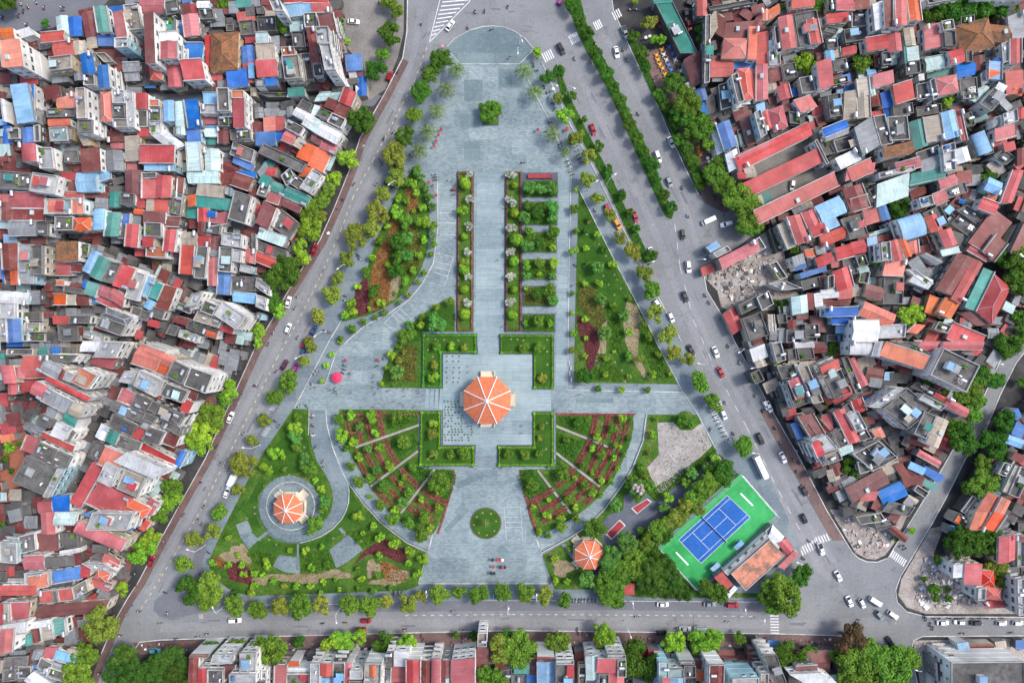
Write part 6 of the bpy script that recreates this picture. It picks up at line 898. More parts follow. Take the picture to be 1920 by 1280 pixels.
for i in range(len(houses)):
    c, ty, h, q, rnd, ar = house_geo(i)
    kd, _, cx, cy, _, _, _ = info[i]
    single = rank[i] < MAXN
    wm = M['wall%d' % rnd.choice(wall_pick[c])]
    if h <= 5: wm = M[rnd.choice(['wall2', 'wall6', 'wall1'])]
    if h >= 9 and rnd.random() < (.8 if h >= 11 else .45) and c != 'b': wm = M['wall0']
    if c == 'b' and ty == 'f': wm = M['wall5']
    A4 = sum(q, Vector()) / 4
    L1, L2 = (q[1] - q[0]).length, (q[2] - q[1]).length
    wq = wall_quad(q, h)
    rmat = M['roof_' + c]
    if ty == 'h': rmat = M['roof_n'] if c == 'n' and h < 20 and i % 1 == 0 else (M['roof_oh'] if c == 'o' else rmat)
    if c == 'n' and h == 0: rmat = M['roof_nk']
    if ty == 'h' and c == 'n' and cx > 180 and cx < 250 and cy > 580 and cy < 640: rmat = M['roof_nk']
    if not single:
        body(rest, wq, h, wm)
        if ty == 'f': rest.prism(wq, h - 0.1, h, M['flat_' + c] if 'flat_' + c in M else M['flat_k']); parapet(rest, wq, h, 0.5, 0.2, M['capk'])
        else: roof_faces(rest, q, h, 'mono' if i % 2 else 'gable', rmat, rnd)
        continue
    # neighbour for the label
    best = None
    for j in range(len(houses)):
        if j == i: continue
        dd = (info[j][2] - cx) ** 2 + (info[j][3] - cy) ** 2
        if info[j][4] != c and (best is None or dd < best[0]): best = (dd, j)
    dx, dy = info[best[1]][2] - cx, info[best[1]][3] - cy
    rel = ('left of' if dx > 0 else 'right of') if abs(dx) > abs(dy) else ('above' if dy > 0 else 'below')
    asp = max(L1, L2) / max(0.1, min(L1, L2))
    shp = 'long' if asp > 2.6 else ('large' if ar > 110 else ('small' if ar < 30 else ('narrow' if asp > 1.8 else 'squarish')))
    if kd == 'terrace': name, cat, txt = 'flat_roofed_house', 'flat roofed house', '%s house with open %s terrace' % (shp, CN1[c])
    elif kd == 'house': name, cat, txt = 'house', 'house', '%s house with %s%s roof' % (shp, {'v': 'curved ', 'h': 'hipped '}.get(ty, ''), CN1[c])
    else: name, cat, txt = 'shed', 'shed', '%s low shed with %s roof' % (shp, CN1[c])
    txt += ' %s %s roof' % (rel, CN1[info[best[1]][4]])
    base = Vector((A4.x, A4.y, 0))
    root = empty(name, base)
    tag(root, uniq(txt, cx, cy), cat, {'terrace': 'flat roofed town houses around the park', 'house': 'metal roofed town houses around the park', 'shed': 'low sheds and lean-tos between the houses'}[kd])
    sh = [p - base for p in q]; wsh = [p - base for p in wq]
    mb = MB(); body(mb, wsh, h, wm)
    # floor bands on tall houses
    nst = max(1, int(h // 3.3))
    if h >= 8:
        for k in range(1, nst):
            z = h - 3.3 * k
            for e in range(4):
                p, r = wsh[e], wsh[(e + 1) % 4]; d = r - p; L = d.length; d.normalize(); n = Vector((d.y, -d.x, 0)); m_ = (p + r) / 2 + n * 0.06
                mb.box((m_.x, m_.y, z), (L, 0.10, 0.14), wm, math.atan2(d.y, d.x))
    mb.build('wall', root)
    rise = 0.0
    mb = MB()
    if ty == 'f':
        fm = M['flat_' + c] if 'flat_' + c in M else M['flat_k']
        mb.prism(wsh, h - 0.15, h, fm); mb.build('roof', root)
        mb = MB(); parapet(mb, wsh, h, rnd.choice([0.5, 0.8, 1.0]), 0.2, M['cap'] if c in 'wsoc' or rnd.random() < 0.3 else M['capk']); mb.build('parapet', root)
    else:
        k = {'v': 'vault', 'h': 'hip'}.get(ty) or ('gable' if rnd.random() < 0.55 else 'mono')
        rise = roof_faces(mb, sh, h, k, rmat, rnd); mb.build('roof', root)
        if k in ('mono', 'gable') and h >= 7 and rnd.random() < 0.6:
            long_e = (0, 2) if L1 > L2 else (1, 3)
            if rnd.random() < 0.5: ee = long_e
            else: ee = (rnd.choice(long_e),)
            for e in ee:
                mb = MB(); p, r = sh[e], sh[(e + 1) % 4]; d = r - p; L = d.length; d.normalize(); n = Vector((d.y, -d.x, 0)); m_ = (p + r) / 2 + n * 0.16
                hh = (rise if k == 'mono' else 0) * (0.5 if e == ee[0] else 1) + 0.35
                mb.box((m_.x, m_.y, h + hh / 2), (L + 0.4, 0.22, hh + 0.4), M['cap'], math.atan2(d.y, d.x))
                mb.build('parapet', root)
    # windows and balconies on the walls that face the middle of the photo, and one more
    wc = 0
    dist = A4.xy.length
    if h >= 6.5 and dist > 55:
        for e in range(4):
            p, r = wq[e], wq[(e + 1) % 4]; d = r - p; L = d.length
            if L < 2.4: continue
            d = d.normalized(); n = Vector((d.y, -d.x, 0)); m_ = (p + r) / 2
            if n.dot(-m_.normalized()) < 0.25: continue
            ang = math.atan2(d.y, d.x); nx = max(1, min(4, int(L / 2.7)))
            balc = L < 9 and h >= 9.5 and rnd.random() < 0.35
            for k in range(min(nst, 4)):
                z = h - 1.75 - 3.3 * k
                if z < 1.0: continue
                for j in range(nx):
                    if wc >= 14: break
                    t_ = (j + 0.5) / nx; pos = p + d * L * t_ + n * 0.01 - base
                    wmesh = WIN[(i + k) % 3] if L / nx > 2.6 else WIN[1]
                    o = put('window', wmesh, root, (pos.x, pos.y, z), ang + math.pi)
                    wc += 1
                if balc:
                    mb = MB(); m2 = m_ + n * 0.55 - base
                    mb.box((m2.x, m2.y, z - 1.15), (L - 0.3, 1.1, 0.14), M['cap'], ang)
                    m3 = m_ + n * 1.05 - base; mb.box((m3.x, m3.y, z - 0.65), (L - 0.32, 0.1, 0.86), M['wall0'] if rnd.random() < .6 else wm, ang)
                    mb.build('balcony', root)
    nwin += wc
    # rooftop things
    zr = h + 0.02
    ux, uy = (sh[1] - sh[0]), (sh[3] - sh[0])
    def spot(mg=0.16): return sh[0] + ux * rnd.uniform(mg, 1 - mg) + uy * rnd.uniform(mg, 1 - mg)
    ang = math.atan2(ux.y, ux.x)
    if ty == 'f' and ar > 14:
        if ar > 45 and rnd.random() < 0.6:
            s_ = spot(0.28); mb = MB(); zz = 2.2; mb.box((s_.x, s_.y, zr + zz / 2), (2.6, 2.4, zz), wm, ang); mb.box((s_.x, s_.y, zr + zz + 0.07), (3.0, 2.8, 0.14), rnd.choice([M['flat_k'], M['roof_r'], M['roof_l'], M['flat_w']]), ang); mb.build('stair_room', root)
        if rnd.random() < 0.75: s_ = spot(); put('water_tank', TANK[i % 3 if i % 7 == 0 else 0], root, (s_.x, s_.y, zr), ang + rnd.choice([0, 1.57]), None)
        if rnd.random() < 0.5: s_ = spot(); put('air_conditioner', AC, root, (s_.x, s_.y, zr), ang)
        if ar > 25 and rnd.random() < 0.4: s_ = spot(0.2); put('laundry_rack', LAUNDRY, root, (s_.x, s_.y, zr), ang)
        if rnd.random() < 0.4: s_ = spot(0.2); put('potted_plants', POTS, root, (s_.x, s_.y, zr), ang)
        if ar > 40 and rnd.random() < 0.55:
            s_ = spot(0.3); mb = MB(); cm = rnd.choice([M['roof_l'], M['roof_r'], M['roof_c'], M['roof_g'], M['roof_s'], M['roof_t']])
            a_, b2_ = rnd.uniform(2.2, 4), rnd.uniform(2.2, 3.4); zc = zr + 2.3
            ca, sa = math.cos(ang), math.sin(ang)
            cs = [Vector((s_.x + x * ca - y * sa, s_.y + x * sa + y * ca, zc + (0.25 if y > 0 else 0))) for x, y in ((-a_ / 2, -b2_ / 2), (a_ / 2, -b2_ / 2), (a_ / 2, b2_ / 2), (-a_ / 2, b2_ / 2))]
            mb.face(cs, cm, [(0, 0), (a_, 0), (a_, b2_), (0, b2_)]); mb.face([p - Vector((0, 0, 0.06)) for p in cs][::-1], cm)
            for p in cs: mb.box((p.x, p.y, (zr + p.z) / 2), (0.1, 0.1, p.z - zr), M['steel'])
            mb.build('canopy', root)
    elif h >= 6 and rnd.random() < 0.28 and ar > 18:
        # tank on a stand at a corner, above the roof
        s_ = sh[rnd.randrange(4)] * 0.8; put('water_tank', TANK[0], root, (s_.x, s_.y, h + rise * 0.5 + 0.1), ang)
    elif ar > 45 and rnd.random() < 0.3 and ty == '':
        s_ = spot(0.3); mb = MB(); mb.box((s_.x, s_.y, h + rise * 0.7), (1.6, 1.2, rise * 1.2 + 0.6), M['frame'], ang, M['roof_c']); mb.build('skylight', root)
tag(rest.build('outbuildings'), 'smallest lean-tos and sheds squeezed between the larger roofs', 'outbuildings', kind='stuff')

# low lean-tos, yard walls and clutter under and between the traced roofs
RES = [[(0, 95), (100, 62), (200, 32), (250, 0), (250, -60), (625, -60), (640, 60), (655, 110), (660, 185), (640, 285), (605, 370), (555, 470), (505, 560), (455, 655), (400, 760), (352, 850), (305, 940), (270, 1010), (232, 1085), (200, 1135), (165, 1190), (140, 1330), (-60, 1330), (-60, 100)],
       [(1330, -60), (1980, -60), (1980, 600), (1900, 630), (1840, 730), (1790, 820), (1740, 905), (1690, 975), (1590, 960), (1530, 880), (1470, 780), (1420, 660), (1395, 600), (1500, 560), (1490, 440), (1440, 430), (1420, 380), (1400, 330), (1350, 270), (1335, 230)],
       [(370, 1222), (1600, 1222), (1600, 1340), (370, 1340)], [(1830, 900), (1980, 700), (1980, 1150), (1840, 1125), (1780, 1050)]]
SKIP = [[(1384, 318), (1545, 248), (1570, 340), (1415, 400)], [(-10, 815), (48, 806), (62, 920), (-10, 930)], [(265, 172), (480, 170), (700, 172), (700, 196), (270, 190)], [(1730, 540), (1895, 560), (1930, 470), (1900, 350)],
        [(125, 435), (345, 492), (485, 570), (480, 582), (340, 508), (120, 452)], [(75, 95), (95, 95), (92, 240), (74, 240)]]
foot = []
for i in range(len(houses)):
    c, ty, h, a, b, d = houses[i]
    e = (a[0] + d[0] - b[0], a[1] + d[1] - b[1]); foot.append([a, b, d, e])
grid = {}
for i, f in enumerate(foot):
    for gx in range(int(min(p[0] for p in f)) // 40, int(max(p[0] for p in f)) // 40 + 1):
        for gy in range(int(min(p[1] for p in f)) // 40, int(max(p[1] for p in f)) // 40 + 1): grid.setdefault((gx, gy), []).append(i)
def covered(x, y): return any(inpoly(x, y, foot[i]) for i in grid.get((int(x) // 40, int(y) // 40), ()))
rf = random.Random(99); fill = MB(); nf = 0
clut = MB()
for reg in RES:
    x0 = min(p[0] for p in reg); x1 = max(p[0] for p in reg); y0 = min(p[1] for p in reg); y1 = max(p[1] for p in reg)
    y = y0
    while y < y1:
        x = x0
        while x < x1:
            px, py = x + rf.uniform(-5, 5), y + rf.uniform(-5, 5)
            x += 13
            if not inpoly(px, py, reg) or any(inpoly(px, py, s_) for s_ in SKIP) or covered(px, py): continue
            if rf.random() < 0.4: 
                # clutter
                for _ in range(3):
                    p = P(px + rf.uniform(-6, 6), py + rf.uniform(-6, 6)); s_ = rf.uniform(.3, 1.2)
                    clut.box((p.x, p.y, s_ / 3), (s_, s_ * rf.uniform(.4, 1), s_ * 0.7), M[rf.choice(['wall2', 'roof_g', 'roof_m', 'wall1', 'roof_k', 'roof_b', 'brown', 'wall6'])], rf.random() * 3)
                continue
            h = rf.uniform(2.4, 5.2)
            ga = 0.05 if px < 480 and py < 400 else (0.35 if px > 1300 and py < 640 else (-1.05 if px < 700 and py > 500 else 0.1))
            bj = min(range(len(info)), key=lambda j: (info[j][2] - px) ** 2 + (info[j][3] - py) ** 2)
            fa, fb = foot[bj][0], foot[bj][1]; ga = -math.atan2(fb[1] - fa[1], fb[0] - fa[0])
            c0 = P(px, py, h); a_, b2_ = rf.uniform(3.0, 6.5), rf.uniform(2.4, 4.6)
            ca, sa = math.cos(ga), math.sin(ga)
            q = [Vector((c0.x + u * ca - v_ * sa, c0.y + u * sa + v_ * ca, h)) for u, v_ in ((-a_ / 2, -b2_ / 2), (a_ / 2, -b2_ / 2), (a_ / 2, b2_ / 2), (-a_ / 2, b2_ / 2))]
            cc = rf.choice('kkkkkkkkggggmmmmmrsc')
            body(fill, wall_quad(q, h), h, M[rf.choice(['wall2', 'wall6', 'wall6', 'wall2'])])
            if cc == 'k': fill.prism(q, h - .1, h, M['flat_k'])
            else: roof_faces(fill, q, h, rf.choice(['mono', 'mono', 'gable']), M['roof_' + cc], rf, 0.1)
            nf += 1
        y += 13
tag(fill.build('lean_tos'), 'jumble of low lean-tos and covered yards in the gaps between houses', 'outbuildings', kind='stuff')
tag(clut.build('yard_clutter'), 'crates, basins and scrap cluttering the back yards and alleys', 'clutter', kind='stuff')
print('houses', len(houses), 'windows', nwin, 'fill', nf, {k: sum(1 for q in info if q[0] == k) for k in ('terrace', 'house', 'shed')})
# ---------------------------------------------------------------- trees
def crown_mesh(name, mat, seed, blobs=11, leaves=900, ls=0.10, flat=0.8, feather=False, spread=0.62, bmin=0.3, bmax=0.5):
    r_ = random.Random(seed); mb = MB(); bl = []
    for i in range(blobs):
        a = r_.uniform(0, 6.283); d = spread * math.sqrt(r_.random()); z = r_.uniform(-.25, .5) * (1 - d * 0.6)
        bl.append((Vector((d * math.cos(a), d * math.sin(a), z * flat + 0.1)), r_.uniform(bmin, bmax)))
    for c, rad in bl:   # dark leafy cores
        n, k = 7, 4; rc = rad * 0.74
        rings = [[c + Vector((rc * math.cos(t) * math.sin(u), rc * math.sin(t) * math.sin(u), rc * math.cos(u) * flat)) * r_.uniform(.85, 1.15) for t in [2 * math.pi * j / n for j in range(n)]] for u in [math.pi * (i + .5) / k for i in range(k)]]
        for i in range(k - 1):
            for j in range(n): mb.face([rings[i][j], rings[i][(j + 1) % n], rings[i + 1][(j + 1) % n], rings[i + 1][j]][::-1], mat)
        mb.face(rings[0], mat)
    for i in range(leaves):
        c, rad = bl[r_.randrange(blobs)]
        u = r_.uniform(-0.35, 1); t = r_.uniform(0, 6.283); s_ = math.sqrt(max(0, 1 - u * u))
        n = Vector((s_ * math.cos(t), s_ * math.sin(t), u))
        rr2 = rad * r_.uniform(.78, 1.12)
        o = c + Vector((n.x * rr2, n.y * rr2, n.z * rr2 * flat))
        nn = (n + Vector((r_.uniform(-.8, .8), r_.uniform(-.8, .8), r_.uniform(-.2, .9)))).normalized()
        a = nn.orthogonal().normalized(); b = nn.cross(a); q = r_.uniform(0, 6.28)
        a, b = a * math.cos(q) + b * math.sin(q), b * math.cos(q) - a * math.sin(q)
        l = ls * r_.uniform(.6, 1.5)
        if feather: a *= 2.2; b *= 0.45
        mb.face([o - a * l, o - b * l * .7, o + a * l, o + b * l * .7], mat)
    return mb.mesh(name)
def trunk_mesh(seed, mat, h=1.15, r=0.075, limbs=4):
    r_ = random.Random(seed); mb = MB()
    mb.tube((0, 0, -0.05), (0.02, 0.01, h * .6), r, r * .75, mat, 7, False)
    for i in range(limbs):
        a = 6.283 * i / limbs + r_.uniform(-.4, .4); d = r_.uniform(.3, .5)
        m_ = Vector((d * .4 * math.cos(a), d * .4 * math.sin(a), h * .85)); e = Vector((d * math.cos(a), d * math.sin(a), h * 1.1))
        mb.tube((0.02, 0.01, h * .57), m_, r * .6, r * .42, mat, 5, False); mb.tube(m_, e, r * .42, r * .18, mat, 5, False)
    return mb.mesh('trunk')
TR = {}
for k_ in 'dmlygfn':
    big = [crown_mesh('crown', M['leaf_' + k_], 10 * j + ord(k_), 26, 4200, 0.046, .75, k_ == 'f', 0.78, .14, .36) for j in range(2)]
    med = [crown_mesh('crown', M['leaf_' + k_], 100 + 10 * j + ord(k_), 15, 1700, 0.075, .8, k_ == 'f', .68, .18, .42) for j in range(4)]
    sml = [crown_mesh('crown', M['leaf_' + k_], 200 + 10 * j + ord(k_), 9, 560, 0.12, .8, k_ == 'f', .6, .22, .46) for j in range(4)]
    TR[k_] = (big, med, sml)
TRUNK = [trunk_mesh(j, M['bark']) for j in range(3)]; TRUNKP = [trunk_mesh(7, M['palebark'], 1.1, .05, 6)]
def topiary():   # clipped round ball
    r_ = random.Random(3); mb = MB(); mt = M['leaf_l']
    for i in range(1500):
        u = r_.uniform(-.5, 1); t = r_.uniform(0, 6.283); s_ = math.sqrt(1 - u * u); n = Vector((s_ * math.cos(t), s_ * math.sin(t), u))
        o = n * r_.uniform(.86, .98); nn = (n + Vector((r_.uniform(-.5, .5), r_.uniform(-.5, .5), r_.uniform(-.5, .5)))).normalized()
        a = nn.orthogonal().normalized() * .07; b = nn.cross(a).normalized() * .06
        mb.face([o - a, o - b, o + a, o + b], mt)
    n, k = 12, 6
    rings = [[Vector((.85 * math.cos(t) * math.sin(u), .85 * math.sin(t) * math.sin(u), .85 * math.cos(u))) for t in [6.2832 * j / n for j in range(n)]] for u in [math.pi * (i + .3) / k for i in range(k)]]
    for i in range(k - 1):
        for j in range(n): mb.face([rings[i][j], rings[i][(j + 1) % n], rings[i + 1][(j + 1) % n], rings[i + 1][j]][::-1], mt)
    mb.face(rings[0], mt)
    return mb.mesh('crown')
BALL = topiary()
def palm_mesh(seed, nf=20):
    r_ = random.Random(seed); mb = MB()
    for i in range(nf):
        a = 6.283 * i / nf + r_.uniform(-.15, .15); up = r_.uniform(.15, .8); L = r_.uniform(.85, 1.05)
        pts = []
        for k in range(7):
            t_ = k / 6; pts.append(Vector((L * t_ * math.cos(a), L * t_ * math.sin(a), up * t_ * .7 - .75 * t_ * t_)))
        for k in range(6):
            p, q = pts[k], pts[k + 1]; d = (q - p).normalized(); s_ = d.cross(Vector((0, 0, 1))).normalized()
            for sg in (-1, 1):
                for m_ in range(3):
                    o = p.lerp(q, m_ / 3); w_ = .20 * math.sin(math.pi * min(1, (k + m_ / 3 + .8) / 7.2)) + .03
                    e = o + s_ * sg * w_ + d * w_ * .8 - Vector((0, 0, .05))
                    mb.face([o, o + d * .035, e], M['leaf_P'])
            mb.tube(p, q, .012, .010, M['leaf_P'], 3, False)
    return mb.mesh('fronds')
PALM = [palm_mesh(1), palm_mesh(2, 17)]
b_ = MB()
for i in range(8): b_.tube((0, 0, i * .125 * 1.3 - .02), (0, 0, (i + 1) * .125 * 1.3), .075 - .003 * i, .06 - .003 * i, M['palebark'], 8, False)
PTRUNK = b_.mesh('trunk')
def frangipani():
    r_ = random.Random(8); mb = MB(); lf = MB()
    def br(p, a, el, L, r, d):
        e = p + Vector((math.cos(a) * math.cos(el), math.sin(a) * math.cos(el), math.sin(el))) * L
        mb.tube(p, e, r, r * .7, M['palebark'], 5, False)
        for i in range(4):
            q = r_.uniform(0, 6.28); o = p.lerp(e, r_.random()); u = Vector((math.cos(q), math.sin(q), r_.uniform(.1, .6))); v_ = u.cross(Vector((0, 0, 1))).normalized() * .03
            lf.face([o, o + u * .08 + v_, o + u * .17, o + u * .08 - v_], M['leaf_W'])
        if d == 0:
            for i in range(7):
                q = 6.283 * i / 7 + r_.random(); u = Vector((math.cos(q), math.sin(q), r_.uniform(.1, .5))); v_ = u.cross(Vector((0, 0, 1))).normalized() * .035
                lf.face([e, e + u * .12 + v_, e + u * .26, e + u * .12 - v_], M['leaf_W'])
            return
        for i in range(3): br(e, a + r_.uniform(-.9, .9) + (i - 1) * .7, el * .75 + r_.uniform(-.3, .4), L * r_.uniform(.45, .95), r * .62, d - 1)
    mb.tube((0, 0, -.05), (0, 0, .55), .07, .06, M['palebark'], 6, False)
    for i in range(6): br(Vector((0, 0, .55)), 6.283 * i / 6 + r_.uniform(-.3, .3), r_.uniform(.2, 1.1), r_.uniform(.28, .46), .035, 2)
    return mb.mesh('trunk'), lf.mesh('crown')
FT, FL = frangipani()
M['blossom'] = foliage('blossom', (.50, .40, .36), (.75, .66, .62), .3)
BLOSSOM = crown_mesh('blossom', M['blossom'], 5, 14, 900, .05, .9, False, .7, .16, .3)
AREAS = [(G['right garden'], 'in the right triangular garden'), (G['left garden'], 'in the left garden'), (G['garden left of the pavilion lawn'], 'in the garden above the steps'), (G['bottom left garden'], 'in the bottom left garden'),
         (G['left terraced garden'], 'in the left terraced garden'), (G['right terraced garden'], 'in the right terraced garden'), (G['bottom right garden'], 'in the bottom right garden'),
         ([(785, 620), (1041, 620), (1041, 880), (785, 880)], 'in a hedged lawn bed'), ([(855, 320), (890, 320), (890, 625), (855, 625)], 'in the left planter'), ([(944, 320), (980, 320), (980, 625), (944, 625)], 'in the right planter'), ([(980, 320), (1048, 320), (1048, 625), (980, 625)], 'in a rectangular bed'),
         (MED1, 'on the thin median'), (MED2, 'on the wide median'), (MED3, 'on the right verge'), (PARK, 'on the park edge'), ([(330, 1060), (1480, 1060), (1480, 1250), (330, 1250)], 'by the lower road')]
def where(x, y, short=False):
    for pl, t_ in AREAS:
        if inpoly(x, y, pl): return t_
    if x > 1200: return 'among houses on the right' if y > 60 else 'near the top right'
    return 'among houses on the left' if x < 700 else 'by the plaza'
TN = {'d': 'dark green', 'm': 'mid green', 'l': 'lime green', 'y': 'yellowish green', 'g': 'cool green', 'f': 'feathery dark green', 'n': 'reddish brown'}
LEVEL = [(G['right garden'], .23)]
order = sorted(range(len(trees)), key=lambda i: -trees[i][2])
cnt = {}; rt = random.Random(77)
for i in order:
    x, y, r, k_ = trees[i]
    if r <= 0: continue
    R = r / S
    z0 = .2
    if k_ == 'P':
        hz = 6.0 if y < 400 else 5; p = P(x, y, hz * .9); c = P(x, y, hz)
        root = empty('palm_tree', (c.x, c.y, z0)); a = rt.uniform(0, 6.28)
        tag(root, uniq('feathery date palm on the upper plaza edge', x, y), 'palm tree', 'palms lining the upper plaza')
        put('trunk', PTRUNK, root, (0, 0, 0), a, (2.4, 2.4, hz / 1.3)); put('fronds', PALM[i % 2], root, (0, 0, hz), a, (R * 1.12,) * 3); continue
    if k_ == 'W':
        sc_ = R * .82; c = P(x, y, 1.2 * sc_)
        root = empty('frangipani_tree', (c.x, c.y, .4)); a = rt.uniform(0, 6.28)
        tag(root, uniq('silvery nearly leafless frangipani ' + where(x, y), x, y), 'frangipani', 'pale frangipani trees')
        if R > 3:
            root['label'] = uniq('broad green tree topped with pale pink blossom', x, y); root['category'] = 'blossom tree'; del root['group']
            put('trunk', TRUNK[0], root, (0, 0, 0), a, (sc_, sc_, 4.2)); put('crown', TR['g'][0][0], root, (0, 0, 4.2), a, (sc_ * 1.3,) * 3)
            put('blossom', BLOSSOM, root, (0, 0, 4.2 + .45 * sc_), a, (sc_ * .95,) * 3)
        else: put('trunk', FT, root, (0, 0, 0), a, (sc_,) * 3); put('crown', FL, root, (0, 0, 0), a, (sc_,) * 3)
        continue
    kind = 'big' if r >= 16 else 'tree' if r >= 11 else 'bush' if r > 8 else 'low'
    if k_ == 'f': kind = 'bamboo'
    cnt[kind] = cnt.get(kind, 0) + 1
    assert cnt[kind] < 300
    lvl = 2 if r < 9.5 else (1 if r < 22 else 0)
    ball = (k_ in 'ly') and 850 < x < 985 and 320 < y < 620 and kind in ('bush', 'low') or (r == 12 and 850 < x < 985 and k_ == 'l')
    zc = (1.25 * R if R < 3.2 else 4.0 + (R - 3.2) * .75)
    if r < 9.5: zc = .95 * R + .3
    if abs(x - 920) < 4 and abs(y - 212) < 4: zc = 2.6
    c = P(x, y, zc)
    dsz = 'huge' if r >= 32 else 'large' if r >= 22 else 'medium' if r >= 15 else 'small' if r >= 11 else 'tiny' if r <= 7 else 'rounded'
    NM = {'big': 'tree', 'tree': 'small_tree', 'bush': 'shrub', 'low': 'low_bush', 'bamboo': 'bamboo'}[kind]; root = empty(NM, (c.x, c.y, z0))
    shp = 'clipped ' if ball else ''
    noun = {'big': 'tree', 'tree': 'tree', 'bush': 'shrub', 'low': 'bush', 'bamboo': 'bamboo'}[kind]
    tag(root, uniq('%s %s %s%s %s' % (dsz, TN[k_].replace('feathery ', ''), shp, noun, where(x, y)), x, y), NM.replace('_', ' '), {'big': 'large leafy trees along the roads and yards', 'tree': 'small leafy trees along the roads and in the gardens', 'bush': 'shrubs planted in the gardens and medians', 'low': 'low bushes planted in the gardens', 'bamboo': 'feathery bamboo clumps'}[kind])
    a = rt.uniform(0, 6.28)
    tm = put('trunk', TRUNK[i % 3], root, (0, 0, 0), a, (R, R, zc / 1.0))
    cm = BALL if ball else TR[k_][lvl][i % len(TR[k_][lvl])]
    s_ = R * (1.05 if not ball else 1.0)
    if any(inpoly(x, y, G[q_]) for q_ in ('left terraced garden', 'right terraced garden')): s_ *= .88
    put('crown', cm, root, (0, 0, zc), a + rt.uniform(0, 3), (s_ * rt.uniform(.88, 1.14), s_ * rt.uniform(.88, 1.14), s_ * rt.uniform(.75, 1.0)))
print('trees', cnt)

# ---------------------------------------------------------------- vehicles
def loft(mb, sts, mat, smooth=False):
    """sts: list of (x, [(y,z)...]) closed half profile mirrored"""
    rings = []
    for x, pr in sts: rings.append([Vector((x, y, z)) for y, z in pr] + [Vector((x, -y, z)) for y, z in reversed(pr)])
    n = len(rings[0])
    for a, b in zip(rings, rings[1:]):
        for j in range(n):
            k = (j + 1) % n; mb.face([a[j], b[j], b[k], a[k]][::-1], mat, smooth=smooth)
    mb.face(rings[0][::1], mat); mb.face(rings[-1][::-1], mat)
def car_paint(nm, c):
    m, t, b = new_mat('car_paint_' + nm, 0.28, 0.0, 0.5); b.inputs['Base Color'].default_value = (*c, 1); b.inputs['Coat Weight'].default_value = 0.5; b.inputs['Coat Roughness'].default_value = 0.08
    return m
CP = {k: car_paint(k, c) for k, c in {'w': (.78, .78, .77), 'k': (.015, .018, .022), 'r': (.32, .012, .02), 'g': (.22, .26, .27), 'c': (.10, .42, .45), 'b': (.03, .07, .16), 'y': (.65, .25, .02), 'o': (.6, .22, .02), 'p': (.30, .03, .20), 'n': (.10, .02, .04)}.items()}
CCN = {'w': 'white', 'k': 'black', 'r': 'red', 'g': 'grey', 'c': 'turquoise', 'b': 'dark blue', 'y': 'orange', 'o': 'orange', 'p': 'purple', 'n': 'maroon'}
M['car_glass'] = plain('car_glass', (.02, .025, .03), .08, 0, .1)
M['tyre'] = plain('tyre', (.02, .02, .02), .9)
M['lamp_lens'] = plain('lamp_lens', (.75, .75, .7), .15); M['tail_lens'] = plain('tail_lens', (.35, .02, .02), .2)
CARM = {}
